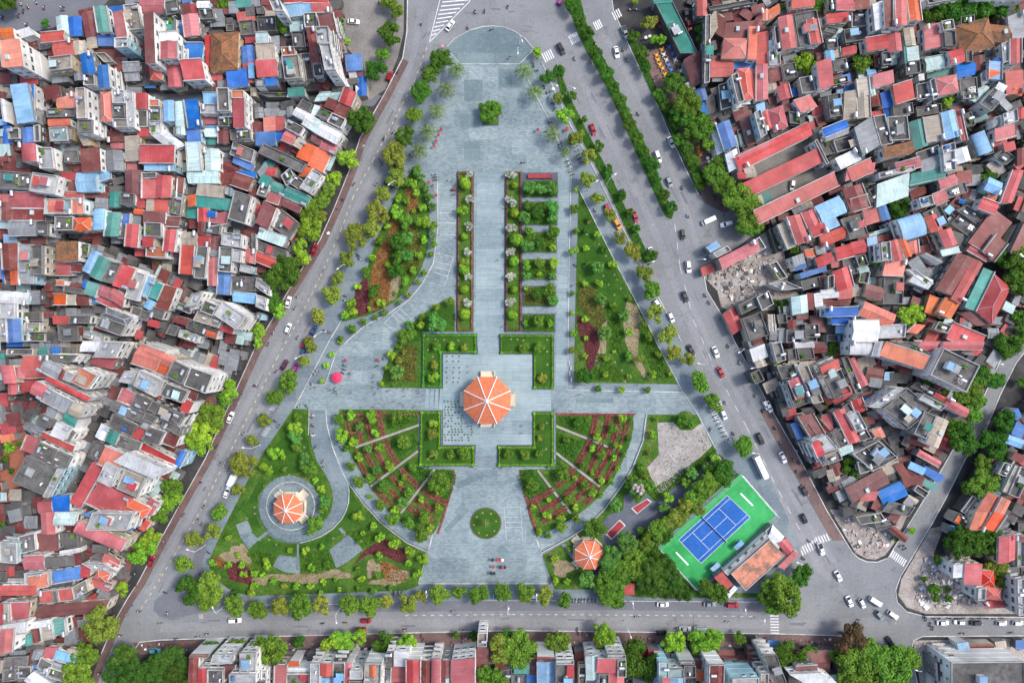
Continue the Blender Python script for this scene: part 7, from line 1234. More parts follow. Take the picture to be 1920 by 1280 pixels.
def car_parts(kind, ck):
    if (kind, ck) in CARM: return CARM[(kind, ck)]
    pt = CP[ck]; out = []
    Lh, W = {'sedan': (2.25, .9), 'hatch': (1.95, .84), 'suv': (2.35, .93), 'van': (2.7, .97), 'pickup': (2.6, .93), 'bus': (4.6, 1.2), 'truck': (3.1, 1.05), 'minitruck': (2.3, .85)}[kind]
    H = {'sedan': 1.42, 'hatch': 1.5, 'suv': 1.72, 'van': 2.0, 'pickup': 1.75, 'bus': 3.0, 'truck': 2.3, 'minitruck': 1.9}[kind]
    mb = MB()
    if kind in ('sedan', 'hatch', 'suv', 'pickup'):
        hb = H * .60
        def pr(w_, z): return [(0, .25), (w_ * .92, .25), (w_, .45), (w_, z * .82), (w_ * .9, z), (0, z + .03)]
        loft(mb, [(-Lh, pr(W * .78, hb * .8)), (-Lh + .12, pr(W * .93, hb * .95)), (-Lh + .5, pr(W, hb)), (Lh - 1.0, pr(W, hb * .98)), (Lh - .35, pr(W * .95, hb * .88)), (Lh - .08, pr(W * .84, hb * .74)), (Lh, pr(W * .7, hb * .62))], pt)
        x0, x1, x2, x3 = {'sedan': (-1.75, -1.05, .35, 1.05), 'hatch': (-1.9, -1.55, .25, .95), 'suv': (-2.25, -1.95, .4, 1.1), 'pickup': (-.55, -.35, .6, 1.2)}[kind]
        g = MB(); wc, wt = W * .88, W * .68
        A = [(x0, wc, hb), (x1, wt, H), (x2, wt, H), (x3, wc, hb)]
        L_ = [Vector((x, y, z)) for x, y, z in A]; R_ = [Vector((x, -y, z)) for x, y, z in A]
        g.face(L_[::-1], M['car_glass']); g.face(R_, M['car_glass'])
        g.face([L_[0], L_[1], R_[1], R_[0]][::-1], M['car_glass']); g.face([L_[3], L_[2], R_[2], R_[3]], M['car_glass'])
        out.append(('windows', g.mesh('windows')))
        rf_ = MB(); rf_.box(((x1 + x2) / 2, 0, H + .01), (x2 - x1 + .06, 2 * wt + .04, .06), pt)
        for s_ in (-1, 1): rf_.tube((x2, s_ * wt, H), (x3, s_ * wc, hb), .04, .04, pt, 4, False); rf_.tube((x1, s_ * wt, H), (x0, s_ * wc, hb), .05, .05, pt, 4, False); rf_.tube(((x1 + x2) / 2, s_ * wt, H), ((x1 + x2) / 2, s_ * wc, hb), .05, .05, pt, 4, False)
        out.append(('car_roof', rf_.mesh('car_roof')))
        if kind == 'pickup': mb.box((-1.45, 0, hb + .12), (1.75, 1.55, .06), M['dark']); [mb.box((-1.45, s_ * .82, hb + .22), (1.85, .09, .4), pt) for s_ in (-1, 1)]; mb.box((-2.36, 0, hb + .22), (.09, 1.6, .4), pt)
    elif kind in ('van', 'bus'):
        def pr(w_, z): return [(0, .3), (w_ * .95, .3), (w_, .5), (w_, z * .55), (w_ * .93, z * .93), (w_ * .82, z), (0, z + .04)]
        loft(mb, [(-Lh, pr(W * .93, H * .95)), (-Lh + .15, pr(W, H)), (Lh - .9, pr(W, H)), (Lh - .45, pr(W * .97, H * (.93 if kind == 'bus' else .72))), (Lh, pr(W * .88, H * (.85 if kind == 'bus' else .5)))], pt)
        g = MB()
        for s_ in (-1, 1): g.box((-.2, s_ * (W * .965), H * .73), (Lh * 1.6, .06, H * .22), M['car_glass'])
        if kind == 'van': g.face([Vector((Lh - .9, .8, H * .99)), Vector((Lh - .9, -.8, H * .99)), Vector((Lh - .42, -.84, H * .74)), Vector((Lh - .42, .84, H * .74))], M['car_glass'])
        else: g.box((Lh - .15, 0, H * .7), (.3, 2 * W * .88, H * .25), M['car_glass']); [g.box((q, 0, H + .09), (1.1, .9, .16), M['frame']) for q in (-2.2, 0, 2)]
        g.box((-Lh - .01, 0, H * .7), (.06, 2 * W * .8, H * .22), M['car_glass'])
        out.append(('windows', g.mesh('windows')))
    else:
        mb.box((-Lh * .32, 0, .75), (Lh * 1.35, 2 * W, .2), M['dark'])
        if kind == 'truck': mb.box((-Lh * .32, 0, 1.75), (Lh * 1.35, 2 * W, 1.8), M['white'])
        else:
            for s_ in (-1, 1): mb.box((-Lh * .32, s_ * W * .97, 1.05), (Lh * 1.3, .06, .45), pt)
            mb.box((-Lh * .98, 0, 1.05), (.06, 2 * W * .95, .45), pt); mb.box((-Lh * .32, 0, .88), (Lh * 1.28, 2 * W * .9, .06), M['frame'])
        def pr(w_, z): return [(0, .35), (w_, .35), (w_, z * .6), (w_ * .88, z), (0, z + .02)]
        loft(mb, [(Lh * .38, pr(W * .97, H * .92)), (Lh * .75, pr(W * .97, H * .92)), (Lh * .97, pr(W * .92, H * .6)), (Lh, pr(W * .9, H * .4))], pt)
        g = MB(); g.face([Vector((Lh * .77, W * .8, H * .9)), Vector((Lh * .77, -W * .8, H * .9)), Vector((Lh * .96, -W * .85, H * .63)), Vector((Lh * .96, W * .85, H * .63))], M['car_glass'])
        for s_ in (-1, 1): g.box((Lh * .56, s_ * W * .95, H * .72), (Lh * .25, .06, H * .22), M['car_glass'])
        out.append(('windows', g.mesh('windows')))
    out.append(('body', mb.mesh('body')))
    wh = MB(); wh.tube((0, -.11, 0), (0, .11, 0), .33, .33, M['tyre'], 14); wh.tube((0, -.12, 0), (0, .12, 0), .19, .19, M['steel'], 10); whm = wh.mesh('wheel')
    hl = MB(); hl.box((0, 0, 0), (.16, .34, .14), M['lamp_lens']); hlm = hl.mesh('headlight')
    tl = MB(); tl.box((0, 0, 0), (.1, .3, .16), M['tail_lens']); tlm = tl.mesh('tail_light')
    for sx in (-.62, .62):
        for s_ in (-1, 1): out.append(('wheel', whm, (sx * Lh, s_ * (W - .1), .33)))
    zf = .62 if kind not in ('bus', 'truck', 'van') else .8
    for s_ in (-1, 1): out.append(('headlight', hlm, (Lh - .10, s_ * W * .62, zf))); out.append(('tail_light', tlm, (-Lh + .02, s_ * W * .62, zf + .15)))
    mi_ = MB(); mi_.box((0, 0, 0), (.12, .22, .14), pt); mm = mi_.mesh('mirror')
    if kind not in ('bus',):
        for s_ in (-1, 1): out.append(('mirror', mm, (Lh * .38 if kind != 'van' else Lh * .75, s_ * (W + .08), H * .62)))
    CARM[(kind, ck)] = out
    return out
rc = random.Random(4)
for n_, (c, x, y, ang, ck) in enumerate(cars):
    kind = 'sedan'
    if ck == 'van': kind, ck = 'van', 'w'
    elif c == 'B': kind = 'bus' if x > 1400 else 'truck'
    elif c == 'B2': kind = 'pickup'
    else: kind = rc.choice(['sedan', 'sedan', 'hatch', 'suv'])
    if abs(x - 1315) < 4 and y > 1170: kind = 'van'
    if abs(x - 1642) < 6 and y > 1120 and ck == 'w' and ang == 32: kind = 'van'
    if ck == 'o': kind = 'minitruck'
    if abs(x - 1395) < 80 and abs(y - 490) < 250 and c == 'B': kind = 'truck'
    gz = .16 if inpoly(x, y, PARK) else .05
    p = P(x, y, 1)
    root = empty({'sedan': 'car', 'hatch': 'car', 'suv': 'car', 'van': 'van', 'pickup': 'pickup_truck', 'bus': 'bus', 'truck': 'truck', 'minitruck': 'small_truck'}[kind], (p.x, p.y, gz), math.radians(-ang))
    nm = {'sedan': 'saloon car', 'hatch': 'hatchback car', 'suv': 'tall estate car', 'van': 'van', 'pickup': 'pickup truck', 'bus': 'bus', 'truck': 'truck', 'minitruck': 'small open truck'}[kind]
    rd = 'on the left avenue' if x < 760 and y < 1110 else 'on the lower road' if y > 1110 and x < 1500 else 'at the lower right junction' if y > 1060 and x < 1700 else 'parked on the side street' if y > 1100 else 'on the right avenue' if 1020 < x < 1600 else 'between the houses' if x > 1600 else 'near the top of the plaza'
    tag(root, uniq('%s %s %s' % (CCN[ck], nm, rd), x, y), {'sedan': 'car', 'hatch': 'car', 'suv': 'car'}.get(kind, nm.split()[-1]), 'vehicles on the streets around the park')
    for pt in car_parts(kind, ck): put(pt[0], pt[1], root, pt[2] if len(pt) > 2 else (0, 0, 0))

# ---------------------------------------------------------------- motorbikes, people
def bike_parts(ck):
    pt = CP[ck]; out = []
    mb = MB()
    mb.tube((-.75, 0, .62), (-.05, 0, .66), .10, .15, M['dark'], 6); mb.box((-.35, 0, .8), (.75, .26, .1), M['dark'])
    mb.tube((-.1, 0, .42), (.38, 0, .5), .14, .09, pt, 6); mb.tube((.3, 0, .42), (.5, 0, 1.0), .12, .07, pt, 6); mb.tube((-.6, 0, .45), (-.05, 0, .45), .13, .16, pt, 6)
    mb.face([(.36, -.19, .4), (.36, .19, .4), (.56, .16, .92), (.56, -.16, .92)], pt)
    out.append(('body', mb.mesh('body')))
    h_ = MB(); h_.tube((.42, -.34, 1.05), (.42, .34, 1.05), .02, .02, M['dark'], 5); h_.box((.5, 0, 1.02), (.14, .22, .14), pt)
    out.append(('handlebar', h_.mesh('handlebar')))
    wm_ = MB(); wm_.tube((0, -.05, 0), (0, .05, 0), .28, .28, M['tyre'], 12); wme = wm_.mesh('wheel')
    out.append(('wheel', wme, (.62, 0, .28))); out.append(('wheel', wme, (-.6, 0, .28)))
    return out
BP = {k: bike_parts(k) for k in 'wkrbg'}
def skin_person(name, joints, edges, radii, shirt, trousers, skinc, zsplit, skin_z):
    me = bpy.data.meshes.new(name); me.from_pydata(joints, edges, []); o = bpy.data.objects.new(name, me); COL.objects.link(o)
    md = o.modifiers.new('skin', 'SKIN'); sv = me.skin_vertices[0].data
    for i, r in enumerate(radii): sv[i].radius = (r, r)
    sv[0].use_root = True
    sb = o.modifiers.new('sub', 'SUBSURF'); sb.levels = 1
    dg = bpy.context.evaluated_depsgraph_get(); ev = o.evaluated_get(dg)
    m2 = bpy.data.meshes.new_from_object(ev, depsgraph=dg); bpy.data.objects.remove(o)
    for m_ in (shirt, trousers, skinc): m2.materials.append(m_)
    for p in m2.polygons:
        z = p.center.z
        p.material_index = 2 if skin_z(p.center) else (1 if zsplit(p.center) else 0)
        p.use_smooth = True
    m2.name = name
    return m2
M['skin'] = plain('skin', (.42, .24, .16), .6, 0, .08)
M['hair'] = plain('hair', (.015, .012, .01), .6)
SH = {k: plain('cloth_' + k, c, .85, 0, .12) for k, c in {'w': (.7, .7, .7), 'k': (.04, .04, .05), 'r': (.45, .05, .06), 'b': (.06, .12, .35), 'y': (.6, .45, .1)}.items()}
def standing(shirt, trous):
    J = [(0, 0, .95), (0, 0, 1.2), (0, 0, 1.42), (.01, 0, 1.53), (.02, 0, 1.64), (0.02, 0, 1.72),
         (0, .18, 1.40), (.02, .25, 1.14), (.08, .26, .90), (.11, .26, .80), (0, -.18, 1.40), (-.03, -.25, 1.14), (.03, -.27, .90), (.06, -.27, .80),
         (0, .1, .92), (.06, .11, .5), (.02, .12, .09), (.16, .13, .04), (0, -.1, .92), (-.04, -.11, .5), (-.10, -.12, .09), (.04, -.13, .04)]
    E_ = [(0, 1), (1, 2), (2, 3), (3, 4), (4, 5), (2, 6), (6, 7), (7, 8), (8, 9), (2, 10), (10, 11), (11, 12), (12, 13), (0, 14), (14, 15), (15, 16), (16, 17), (0, 18), (18, 19), (19, 20), (20, 21)]
    Rr = [.14, .13, .14, .06, .10, .08, .065, .05, .035, .035, .065, .05, .035, .035, .09, .065, .045, .04, .09, .065, .045, .04]
    return skin_person('person', J, E_, Rr, shirt, trous, M['skin'], lambda c: c.z < .97 and abs(c.y) < .2, lambda c: c.z > 1.46 or (abs(c.y) > .2 and c.z < 1.15))
def riding(shirt, trous):
    J = [(0, 0, .0), (.03, 0, .25), (.08, 0, .46), (.11, 0, .56), (.14, 0, .66), (.14, 0, .74),
         (.08, .18, .44), (.22, .24, .25), (.46, .26, .24), (.52, .26, .23), (.08, -.18, .44), (.22, -.24, .25), (.46, -.26, .24), (.52, -.26, .23),
         (.02, .1, -.02), (.42, .16, -.02), (.32, .16, -.42), (.44, .16, -.46), (.02, -.1, -.02), (.42, -.16, -.02), (.32, -.16, -.42), (.44, -.16, -.46)]
    E_ = [(0, 1), (1, 2), (2, 3), (3, 4), (4, 5), (2, 6), (6, 7), (7, 8), (8, 9), (2, 10), (10, 11), (11, 12), (12, 13), (0, 14), (14, 15), (15, 16), (16, 17), (0, 18), (18, 19), (19, 20), (20, 21)]
    Rr = [.14, .13, .14, .06, .10, .08, .065, .05, .035, .035, .065, .05, .035, .035, .09, .065, .045, .04, .09, .065, .045, .04]
    return skin_person('person', J, E_, Rr, shirt, trous, M['skin'], lambda c: c.z < .02 or (c.z < .1 and abs(c.y) < .19 and c.x > .1 and c.z < .08), lambda c: c.z > .50 or (c.x > .42 and c.z > .15))
STAND = {k: standing(SH[k], SH['k'] if k != 'k' else SH['b']) for k in SH}
RIDE = {k: riding(SH[k], SH['k'] if k != 'k' else SH['b']) for k in SH}
def cap_mesh(name, cz, cx, r, mat, low=-.1):
    mb = MB(); n, k = 10, 4
    rings = [[Vector((cx + r * math.cos(t) * math.sin(u), r * math.sin(t) * math.sin(u), cz + r * math.cos(u))) for t in [6.2832 * j / n for j in range(n)]] for u in [(1.75 * (i + .35) / k) for i in range(k)]]
    for i in range(k - 1):
        for j in range(n): mb.face([rings[i][j], rings[i][(j + 1) % n], rings[i + 1][(j + 1) % n], rings[i + 1][j]][::-1], mat, smooth=True)
    mb.face(rings[0], mat); return mb.mesh(name)
HAIR = cap_mesh('hair', 1.66, 0.0, .125, M['hair']); HELM = [cap_mesh('helmet', .70, .13, .145, SH[k]) for k in 'wrbk']
SCN = {'w': 'white', 'k': 'black', 'r': 'red', 'b': 'blue', 'y': 'yellow'}; BCN = {'w': 'white', 'k': 'black', 'r': 'red', 'b': 'dark blue', 'g': 'grey'}
rb_ = random.Random(21)
def road_dir(x, y):
    if y > 1110: return 0
    if x < 800 and x < 1000 and y > 60: return -62
    if x > 1000 and y > 60: return 64
    return 90
for n_, (x, y) in enumerate(bikes):
    near = sum(1 for q in bikes if q != (x, y) and (q[0] - x) ** 2 + (q[1] - y) ** 2 < 90)
    inp = inpoly(x, y, PARK)
    par = near > 0
    ck = rb_.choice('wkkrbgw'); sk = rb_.choice('wkrbyw')
    d = road_dir(x, y) + (90 if par else rb_.choice([0, 180])) + rb_.uniform(-12, 12)
    if inp and not par: d = rb_.uniform(0, 360)
    gz = .17 if inp else .05
    p = P(x, y, .5)
    root = empty('motorbike', (p.x, p.y, gz), math.radians(-d))
    wh_ = 'on the left avenue' if x < 760 and not inp else 'inside the park' if inp else 'on the lower road' if y > 1110 and x < 1500 else 'at the right junction' if y > 1000 and x > 1500 else 'on the right avenue' if x > 1000 else 'at the top junction'
    tag(root, uniq('%s %s motorbike %s' % ('parked' if par else 'ridden', BCN[ck], wh_), x, y), 'motorbike', 'motorbikes on the streets and plaza edges')
    for pt in BP[ck]: put(pt[0], pt[1], root, pt[2] if len(pt) > 2 else (0, 0, 0))
    if not par and not (inp and n_ % 3 == 0):
        ra = math.radians(-d)
        r2 = empty('person', (p.x - .22 * math.cos(ra), p.y - .22 * math.sin(ra), gz + .86), ra)
        tag(r2, uniq('person in %s shirt riding a %s motorbike' % (SCN[sk], BCN[ck]), x, y), 'person', 'motorbike riders')
        put('body', RIDE[sk], r2); put('helmet', HELM[n_ % 4], r2)
for n_, (x, y) in enumerate(people):
    sk = rb_.choice('wkrbywk'); p = P(x, y, .9); z = .17
    if 831 < x < 998 and 664 < y < 833: z = .62
    root = empty('person', (p.x, p.y, z), rb_.uniform(0, 6.28))
    tag(root, uniq('standing person in %s shirt and dark trousers' % SCN[sk], x, y), 'person', 'people on the plaza')
    put('body', STAND[sk], root); put('hair', HAIR, root)

# ---------------------------------------------------------------- small seated rows of pots on the platform
POT = None
b_ = MB(); b_.tube((0, 0, 0), (0, 0, .35), .14, .2, M['dark'], 8)
r_ = random.Random(3)
for i in range(26):
    a = r_.uniform(0, 6.28); d = r_.uniform(0, .26); s_ = .12; b_.face([(d * math.cos(a) - s_, d * math.sin(a), .45), (d * math.cos(a), d * math.sin(a) - s_, .5 + .1 * r_.random()), (d * math.cos(a) + s_, d * math.sin(a), .42), (d * math.cos(a), d * math.sin(a) + s_, .5)], M['leaf_d'])
POTM = b_.mesh('plant_pot')
k = 0
for row, (yy, xs) in enumerate([(667.5, (838, 849, 861)), (677, (838, 850, 860)), (689, (838, 851, 861)), (698, (837, 850, 862)), (708, (838, 851, 861)), (716, (838, 850, 859))] +
                               [(752 + 5.2 * q, tuple(834 + 6.2 * t_ + (q % 3) for t_ in range(9))) for q in range(15)]):
    for x in xs:
        if row > 5 and r_.random() < .33: continue
        if (x - 913) ** 2 + (yy - 750) ** 2 < 2700: continue
        p = P(x, yy, .8); o = put('flower_pot', POTM, None, (p.x, p.y, .62), 0, (.8,) * 3); k += 1
        tag(o, 'small dark potted plant in the rows left of the largest pavilion' , 'flower pot', 'rows of dark pots on the platform')

# ---------------------------------------------------------------- lamps, parasols, tables
b_ = MB()
for i in range(6): b_.tube((0, 0, i * 1.4), (0, 0, (i + 1) * 1.4), .11 - .008 * i, .102 - .008 * i, M['white'], 8, i == 5)
b_.tube((0, 0, 0), (0, 0, .4), .22, .18, M['stone'], 8); LPOLE = b_.mesh('pole')
b_ = MB(); b_.tube((0, 0, 8.3), (1.0, 0, 9.0), .06, .05, M['white'], 6); b_.tube((1.0, 0, 9.0), (2.4, 0, 9.2), .05, .045, M['white'], 6); LARM = b_.mesh('arm')
b_ = MB(); b_.box((2.6, 0, 9.2), (.85, .34, .14), M['white']); b_.box((2.6, 0, 9.12), (.6, .26, .03), M['lamp_lens']); LHEAD = b_.mesh('lamp_head')
for x, y, ang in lamps:
    p = P(x, y, 8.8)
    a = math.radians(-ang)
    root = empty('street_lamp', (p.x - 2 * math.cos(a) * .5, p.y - 2 * math.sin(a) * .5, .05), a)
    tag(root, uniq('tall white street lamp with one arm ' + ('on the left avenue' if x < 700 and y < 1100 else 'on the lower road' if y > 1100 else 'on the right avenue' if x > 990 else 'by the plaza'), x, y), 'street lamp', 'white street lamps')
    put('pole', LPOLE, root); put('arm', LARM, root); put('lamp_head', LHEAD, root)
PC = {'r': (.36, .05, .06), 'w': (.75, .74, .72), 'p': (.6, .25, .25), 'k': (.03, .03, .04), 'o': (.7, .4, .1), 'n': (.12, .1, .02), 'rb': (.62, .04, .11)}
def parasol(c, r, h, n=8):
    mb = MB(); m_ = plain('parasol_cloth', c, .8); rim = [Vector((r * math.cos(6.2832 * (i + .5) / n), r * math.sin(6.2832 * (i + .5) / n), h - .35 * r)) for i in range(n)]; t_ = Vector((0, 0, h))
    for i in range(n):
        a, b = rim[i], rim[(i + 1) % n]; mb.face([a, b, t_], m_); mb.face([b, a, a - Vector((0, 0, .15)), b - Vector((0, 0, .15))], m_)
    p_ = MB(); p_.tube((0, 0, 0), (0, 0, h + .1), .025, .02, M['steel'], 6); p_.tube((0, 0, 0), (0, 0, .08), .25, .22, M['dark'], 10)
    return mb.mesh('canopy'), p_.mesh('pole')
PAR = {k: parasol(c, 2.1 if k == 'rb' else .62, 2.7 if k == 'rb' else 2.0) for k, c in PC.items()}
PN = {'r': 'red', 'w': 'white', 'p': 'pink', 'k': 'black', 'o': 'orange', 'n': 'olive', 'rb': 'bright crimson'}
for x, y, k in parasols:
    p = P(x, y, 2.2); root = empty('parasol', (p.x, p.y, .17), random.random()); tag(root, uniq('%s %s parasol on thin pole' % ('large' if k == 'rb' else 'small', PN[k]), x, y), 'parasol', 'parasols on the plaza')
    put('canopy', PAR[k][0], root); put('pole', PAR[k][1], root)
TCOL = {k: plain('plastic_' + k, c, .4) for k, c in {'y': (.75, .38, .03), 'w': (.75, .75, .72), 'b': (.08, .2, .55), 'k': (.03, .03, .04)}.items()}
def table_parts(k):
    t_ = MB(); t_.box((0, 0, .72), (1.1, .75, .05), TCOL[k]); l_ = MB(); l_.box((0, 0, .35), (.05, .05, .7), M['steel']); return t_.mesh('table_top'), l_.mesh('leg')
def chair_parts(k):
    s_ = MB(); s_.box((0, 0, .44), (.42, .42, .05), TCOL[k]); b2 = MB(); b2.box((-.2, 0, .68), (.05, .42, .45), TCOL[k]); l_ = MB(); l_.box((0, 0, .21), (.04, .04, .42), TCOL[k]); return s_.mesh('seat'), b2.mesh('backrest'), l_.mesh('leg')
TP = {k: table_parts(k) for k in TCOL}; CHP = {k: chair_parts(k) for k in TCOL}
KN = {'y': 'orange yellow', 'w': 'white', 'b': 'blue', 'k': 'black'}
for x, y, k in tables:
    p = P(x, y, .7); a = 1.1
    root = empty('folding_table', (p.x, p.y, .15), a); tag(root, uniq('%s plastic table at the open air cafe' % KN[k], x, y), 'table', 'cafe tables beside the teal roof')
    put('table_top', TP[k][0], root)
    for sx in (-.45, .45):
        for sy in (-.3, .3): put('leg', TP[k][1], root, (sx, sy, 0))
    for j, (dx, dy, r2) in enumerate(((0, .75, -1.57), (0, -.75, 1.57), (.95, 0, 3.14), (-.95, 0, 0))):
        q = Matrix.Rotation(a, 3, 'Z') @ Vector((dx, dy, 0))
        c_ = empty('plastic_chair', (p.x + q.x, p.y + q.y, .15), a + r2); tag(c_, uniq('%s cafe chair %s its table' % (KN[k], ('behind', 'before', 'beyond', 'beside')[j]), x + q.x * 5, y - q.y * 5), 'chair', 'cafe chairs beside the teal roof')
        put('seat', CHP[k][0], c_); put('backrest', CHP[k][1], c_)
        for sx in (-.17, .17):
            for sy in (-.17, .17): put('leg', CHP[k][2], c_, (sx, sy, 0))

# ---------------------------------------------------------------- pavilions
M['pav'], t_, b_ = new_mat('pavilion_tiles', .75)
ps_ = geo(t_); sz_ = N(t_, 'ShaderNodeSeparateXYZ'); t_.links.new(ps_, sz_.inputs[0])
o_ = ramp(t_, noise(t_, .9, 6, ps_, .7), [(.3, (.46, .115, .05)), (.5, (.60, .165, .075)), (.7, (.68, .22, .11))])
o_ = mix(t_, mathn(t_, 'MULTIPLY', mathn(t_, 'LESS_THAN', mathn(t_, 'FRACT', mathn(t_, 'MULTIPLY', sz_.outputs[2], 4.0)), .22), .35), o_, (.34, .085, .04))
o_ = mix(t_, ramp(t_, noise(t_, .5, 6, ps_, .75), [(.58, (0, 0, 0)), (.72, (.5, .5, .5))]), o_, (.22, .13, .09))
t_.links.new(o_, b_.inputs['Base Color'])
M['cream'] = concrete('cream_stone', (.68, .60, .47), .12, .8, .02)
def pavilion(label, x, y, r, eave, apex, base_r, base_h, z0, stairs, rot=22.5, rail=False, ridge=.2):
    c = P(x, y, eave); root = empty('pavilion', (c.x, c.y, z0)); tag(root, label, 'pavilion', 'octagonal garden pavilions')
    def oc(rad, z, k=0): return [Vector((rad * math.cos(math.radians(45 * i + rot)), rad * math.sin(math.radians(45 * i + rot)), z)) for i in range(8)]
    e = oc(r, eave - z0); m_ = oc(r * .62, (eave + (apex - eave) * .42) - z0); t_ = Vector((0, 0, apex - z0))
    mb = MB()
    for i in range(8):
        j = (i + 1) % 8; mb.face([e[i], e[j], m_[j], m_[i]], M['pav']); mb.face([m_[i], m_[j], t_], M['pav']); mb.face([e[j], e[i], e[i] - Vector((0, 0, .3)), e[j] - Vector((0, 0, .3))], M['cream'])
    mb.face([p - Vector((0, 0, .3)) for p in e][::-1], M['cream'])
    ro = mb.build('roof', root)
    rd = MB()
    for i in range(8): rd.tube(e[i] + Vector((0, 0, .08)), m_[i] + Vector((0, 0, .08)), ridge, ridge, M['white'], 6); rd.tube(m_[i] + Vector((0, 0, .08)), t_ + Vector((0, 0, .08)), ridge, ridge, M['white'], 6)
    rd.build('ridges', ro)
    f_ = MB(); f_.tube(t_ - Vector((0, 0, .1)), t_ + Vector((0, 0, .35)), .42 * r / 9 + .15, .3 * r / 9 + .1, M['white'], 10); f_.tube(t_ + Vector((0, 0, .3)), t_ + Vector((0, 0, 1.1)), .14, .02, M['white'], 8); f_.build('finial', ro)
    b2 = MB(); b2.prism(oc(base_r, 0), 0, base_h, M['cream'], M['cream']); b2.build('base', root)
    cm = MB(); cm.tube((0, 0, base_h), (0, 0, eave - z0 - .3), .28, .24, M['cream'], 12); cm.box((0, 0, base_h + .15), (.8, .8, .3), M['cream']); cmm = cm.mesh('column')
    for p in oc(base_r * .86, 0): put('column', cmm, root, (p.x, p.y, 0))
    for ang, w_, d in stairs:
        s_ = MB(); n = 5; a0 = math.radians(ang); dx, dy = math.cos(a0), math.sin(a0); ap = base_r * math.cos(math.radians(22.5))
        for k in range(n): s_.box((dx * (ap + d * (k + .5) / n), dy * (ap + d * (k + .5) / n), base_h * (n - k) / (n + 1) / 2), (d / n - .004, w_, base_h * (n - k) / (n + 1)), M['cream'], a0)
        for sg in (-1, 1): s_.box((dx * (ap + d / 2) - dy * sg * (w_ / 2 + .15), dy * (ap + d / 2) + dx * sg * (w_ / 2 + .15), base_h * .55), (d + .1, .28, base_h * 1.1), M['cream'], a0)
        s_.build('stairs', root)
    ra = MB(); op = [a for a, _, _ in stairs]
    q = oc(base_r * .95, 0)
    for i in range(8):
        mid = (45 * i + rot + 22.5) % 360
        if any(abs((mid - a + 180) % 360 - 180) < 12 for a in op): continue
        a, b = q[i], q[(i + 1) % 8]; d = b - a; ra.box(((a.x + b.x) / 2, (a.y + b.y) / 2, base_h + .5), (d.length - .1, .18, .9), M['cream'], math.atan2(d.y, d.x))
    ra.build('balustrade', root)
pavilion('largest pavilion with orange octagonal roof at the centre of the park', 913.5, 750, 9.25, 6.0, 11.0, 8.6, 1.3, .62, [(0, 4.6, 2.4), (90, 4.6, 2.4), (180, 4.6, 2.4), (270, 4.6, 2.4)], ridge=.17)
pavilion('smaller orange roofed pavilion inside the white ring in the bottom left garden', 540, 953.5, 5.7, 4.5, 7.3, 6.0, 1.0, .31, [(45, 2.6, 2.0), (135, 2.6, 2.0), (315, 2.6, 2.0)], ridge=.13)
pavilion('smallest orange roofed pavilion half hidden by trees, right of the lower plaza', 1104.5, 1040, 5.7, 4.5, 7.2, 6.1, 1.0, .24, [(135, 2.4, 1.8), (225, 2.4, 1.6)], ridge=.12)

# ---------------------------------------------------------------- tennis court and clubhouse
tc = [(1235, 1026), (1387, 888), (1454, 965), (1305, 1103)]
structure('tennis_court', [tc], .30, M['court_green'], 0.1, M['stone'])
bl = [P(*q) for q in ((1272, 1011), (1363, 928), (1406, 969), (1314, 1055))]
structure('court_surface', [((1272, 1011), (1363, 928), (1406, 969), (1314, 1055))], .306, M['court_blue'])
def bp(u, v_):  # u along the length, v across, both 0..1
    a, b, c, d = (1272, 1011), (1363, 928), (1406, 969), (1314, 1055)
    return (a[0] * (1 - u) * (1 - v_) + b[0] * u * (1 - v_) + c[0] * u * v_ + d[0] * (1 - u) * v_, a[1] * (1 - u) * (1 - v_) + b[1] * u * (1 - v_) + c[1] * u * v_ + d[1] * (1 - u) * v_)
cl = [[bp(0, 0), bp(1, 0)], [bp(0, 1), bp(1, 1)], [bp(0, 0), bp(0, 1)], [bp(1, 0), bp(1, 1)], [bp(0, .125), bp(1, .125)], [bp(0, .875), bp(1, .875)], [bp(.23, .125), bp(.23, .875)], [bp(.77, .125), bp(.77, .875)], [bp(.23, .5), bp(.77, .5)]]
lines('court_lines', cl, .75, .312, .312, M['lane_white'])
lines('court_boards', [[(1388, 924), (1411, 947)], [(1267, 1034), (1290, 1058)]], 3, .3, .36, M['white'])
root = empty('tennis_net', P(*bp(.5, .5))); tag(root, 'low tennis net stretched across the middle of the blue court', 'net')
inv = -root.location
b_ = MB(); a, b = P(*bp(.5, -.06)), P(*bp(.5, 1.06)); d = b - a; m_ = (a + b) / 2
b_.box((m_.x, m_.y, .75), (d.length, .04, .85), M['net'], math.atan2(d.y, d.x)); b_.box((m_.x, m_.y, 1.2), (d.length, .08, .07), M['white'], math.atan2(d.y, d.x)); o = b_.build('mesh_net', root); o.location = inv
for p in (a, b): b_ = MB(); b_.tube((p.x, p.y, .3), (p.x, p.y, 1.4), .05, .05, M['dark'], 8); o = b_.build('net_post', root); o.location = inv
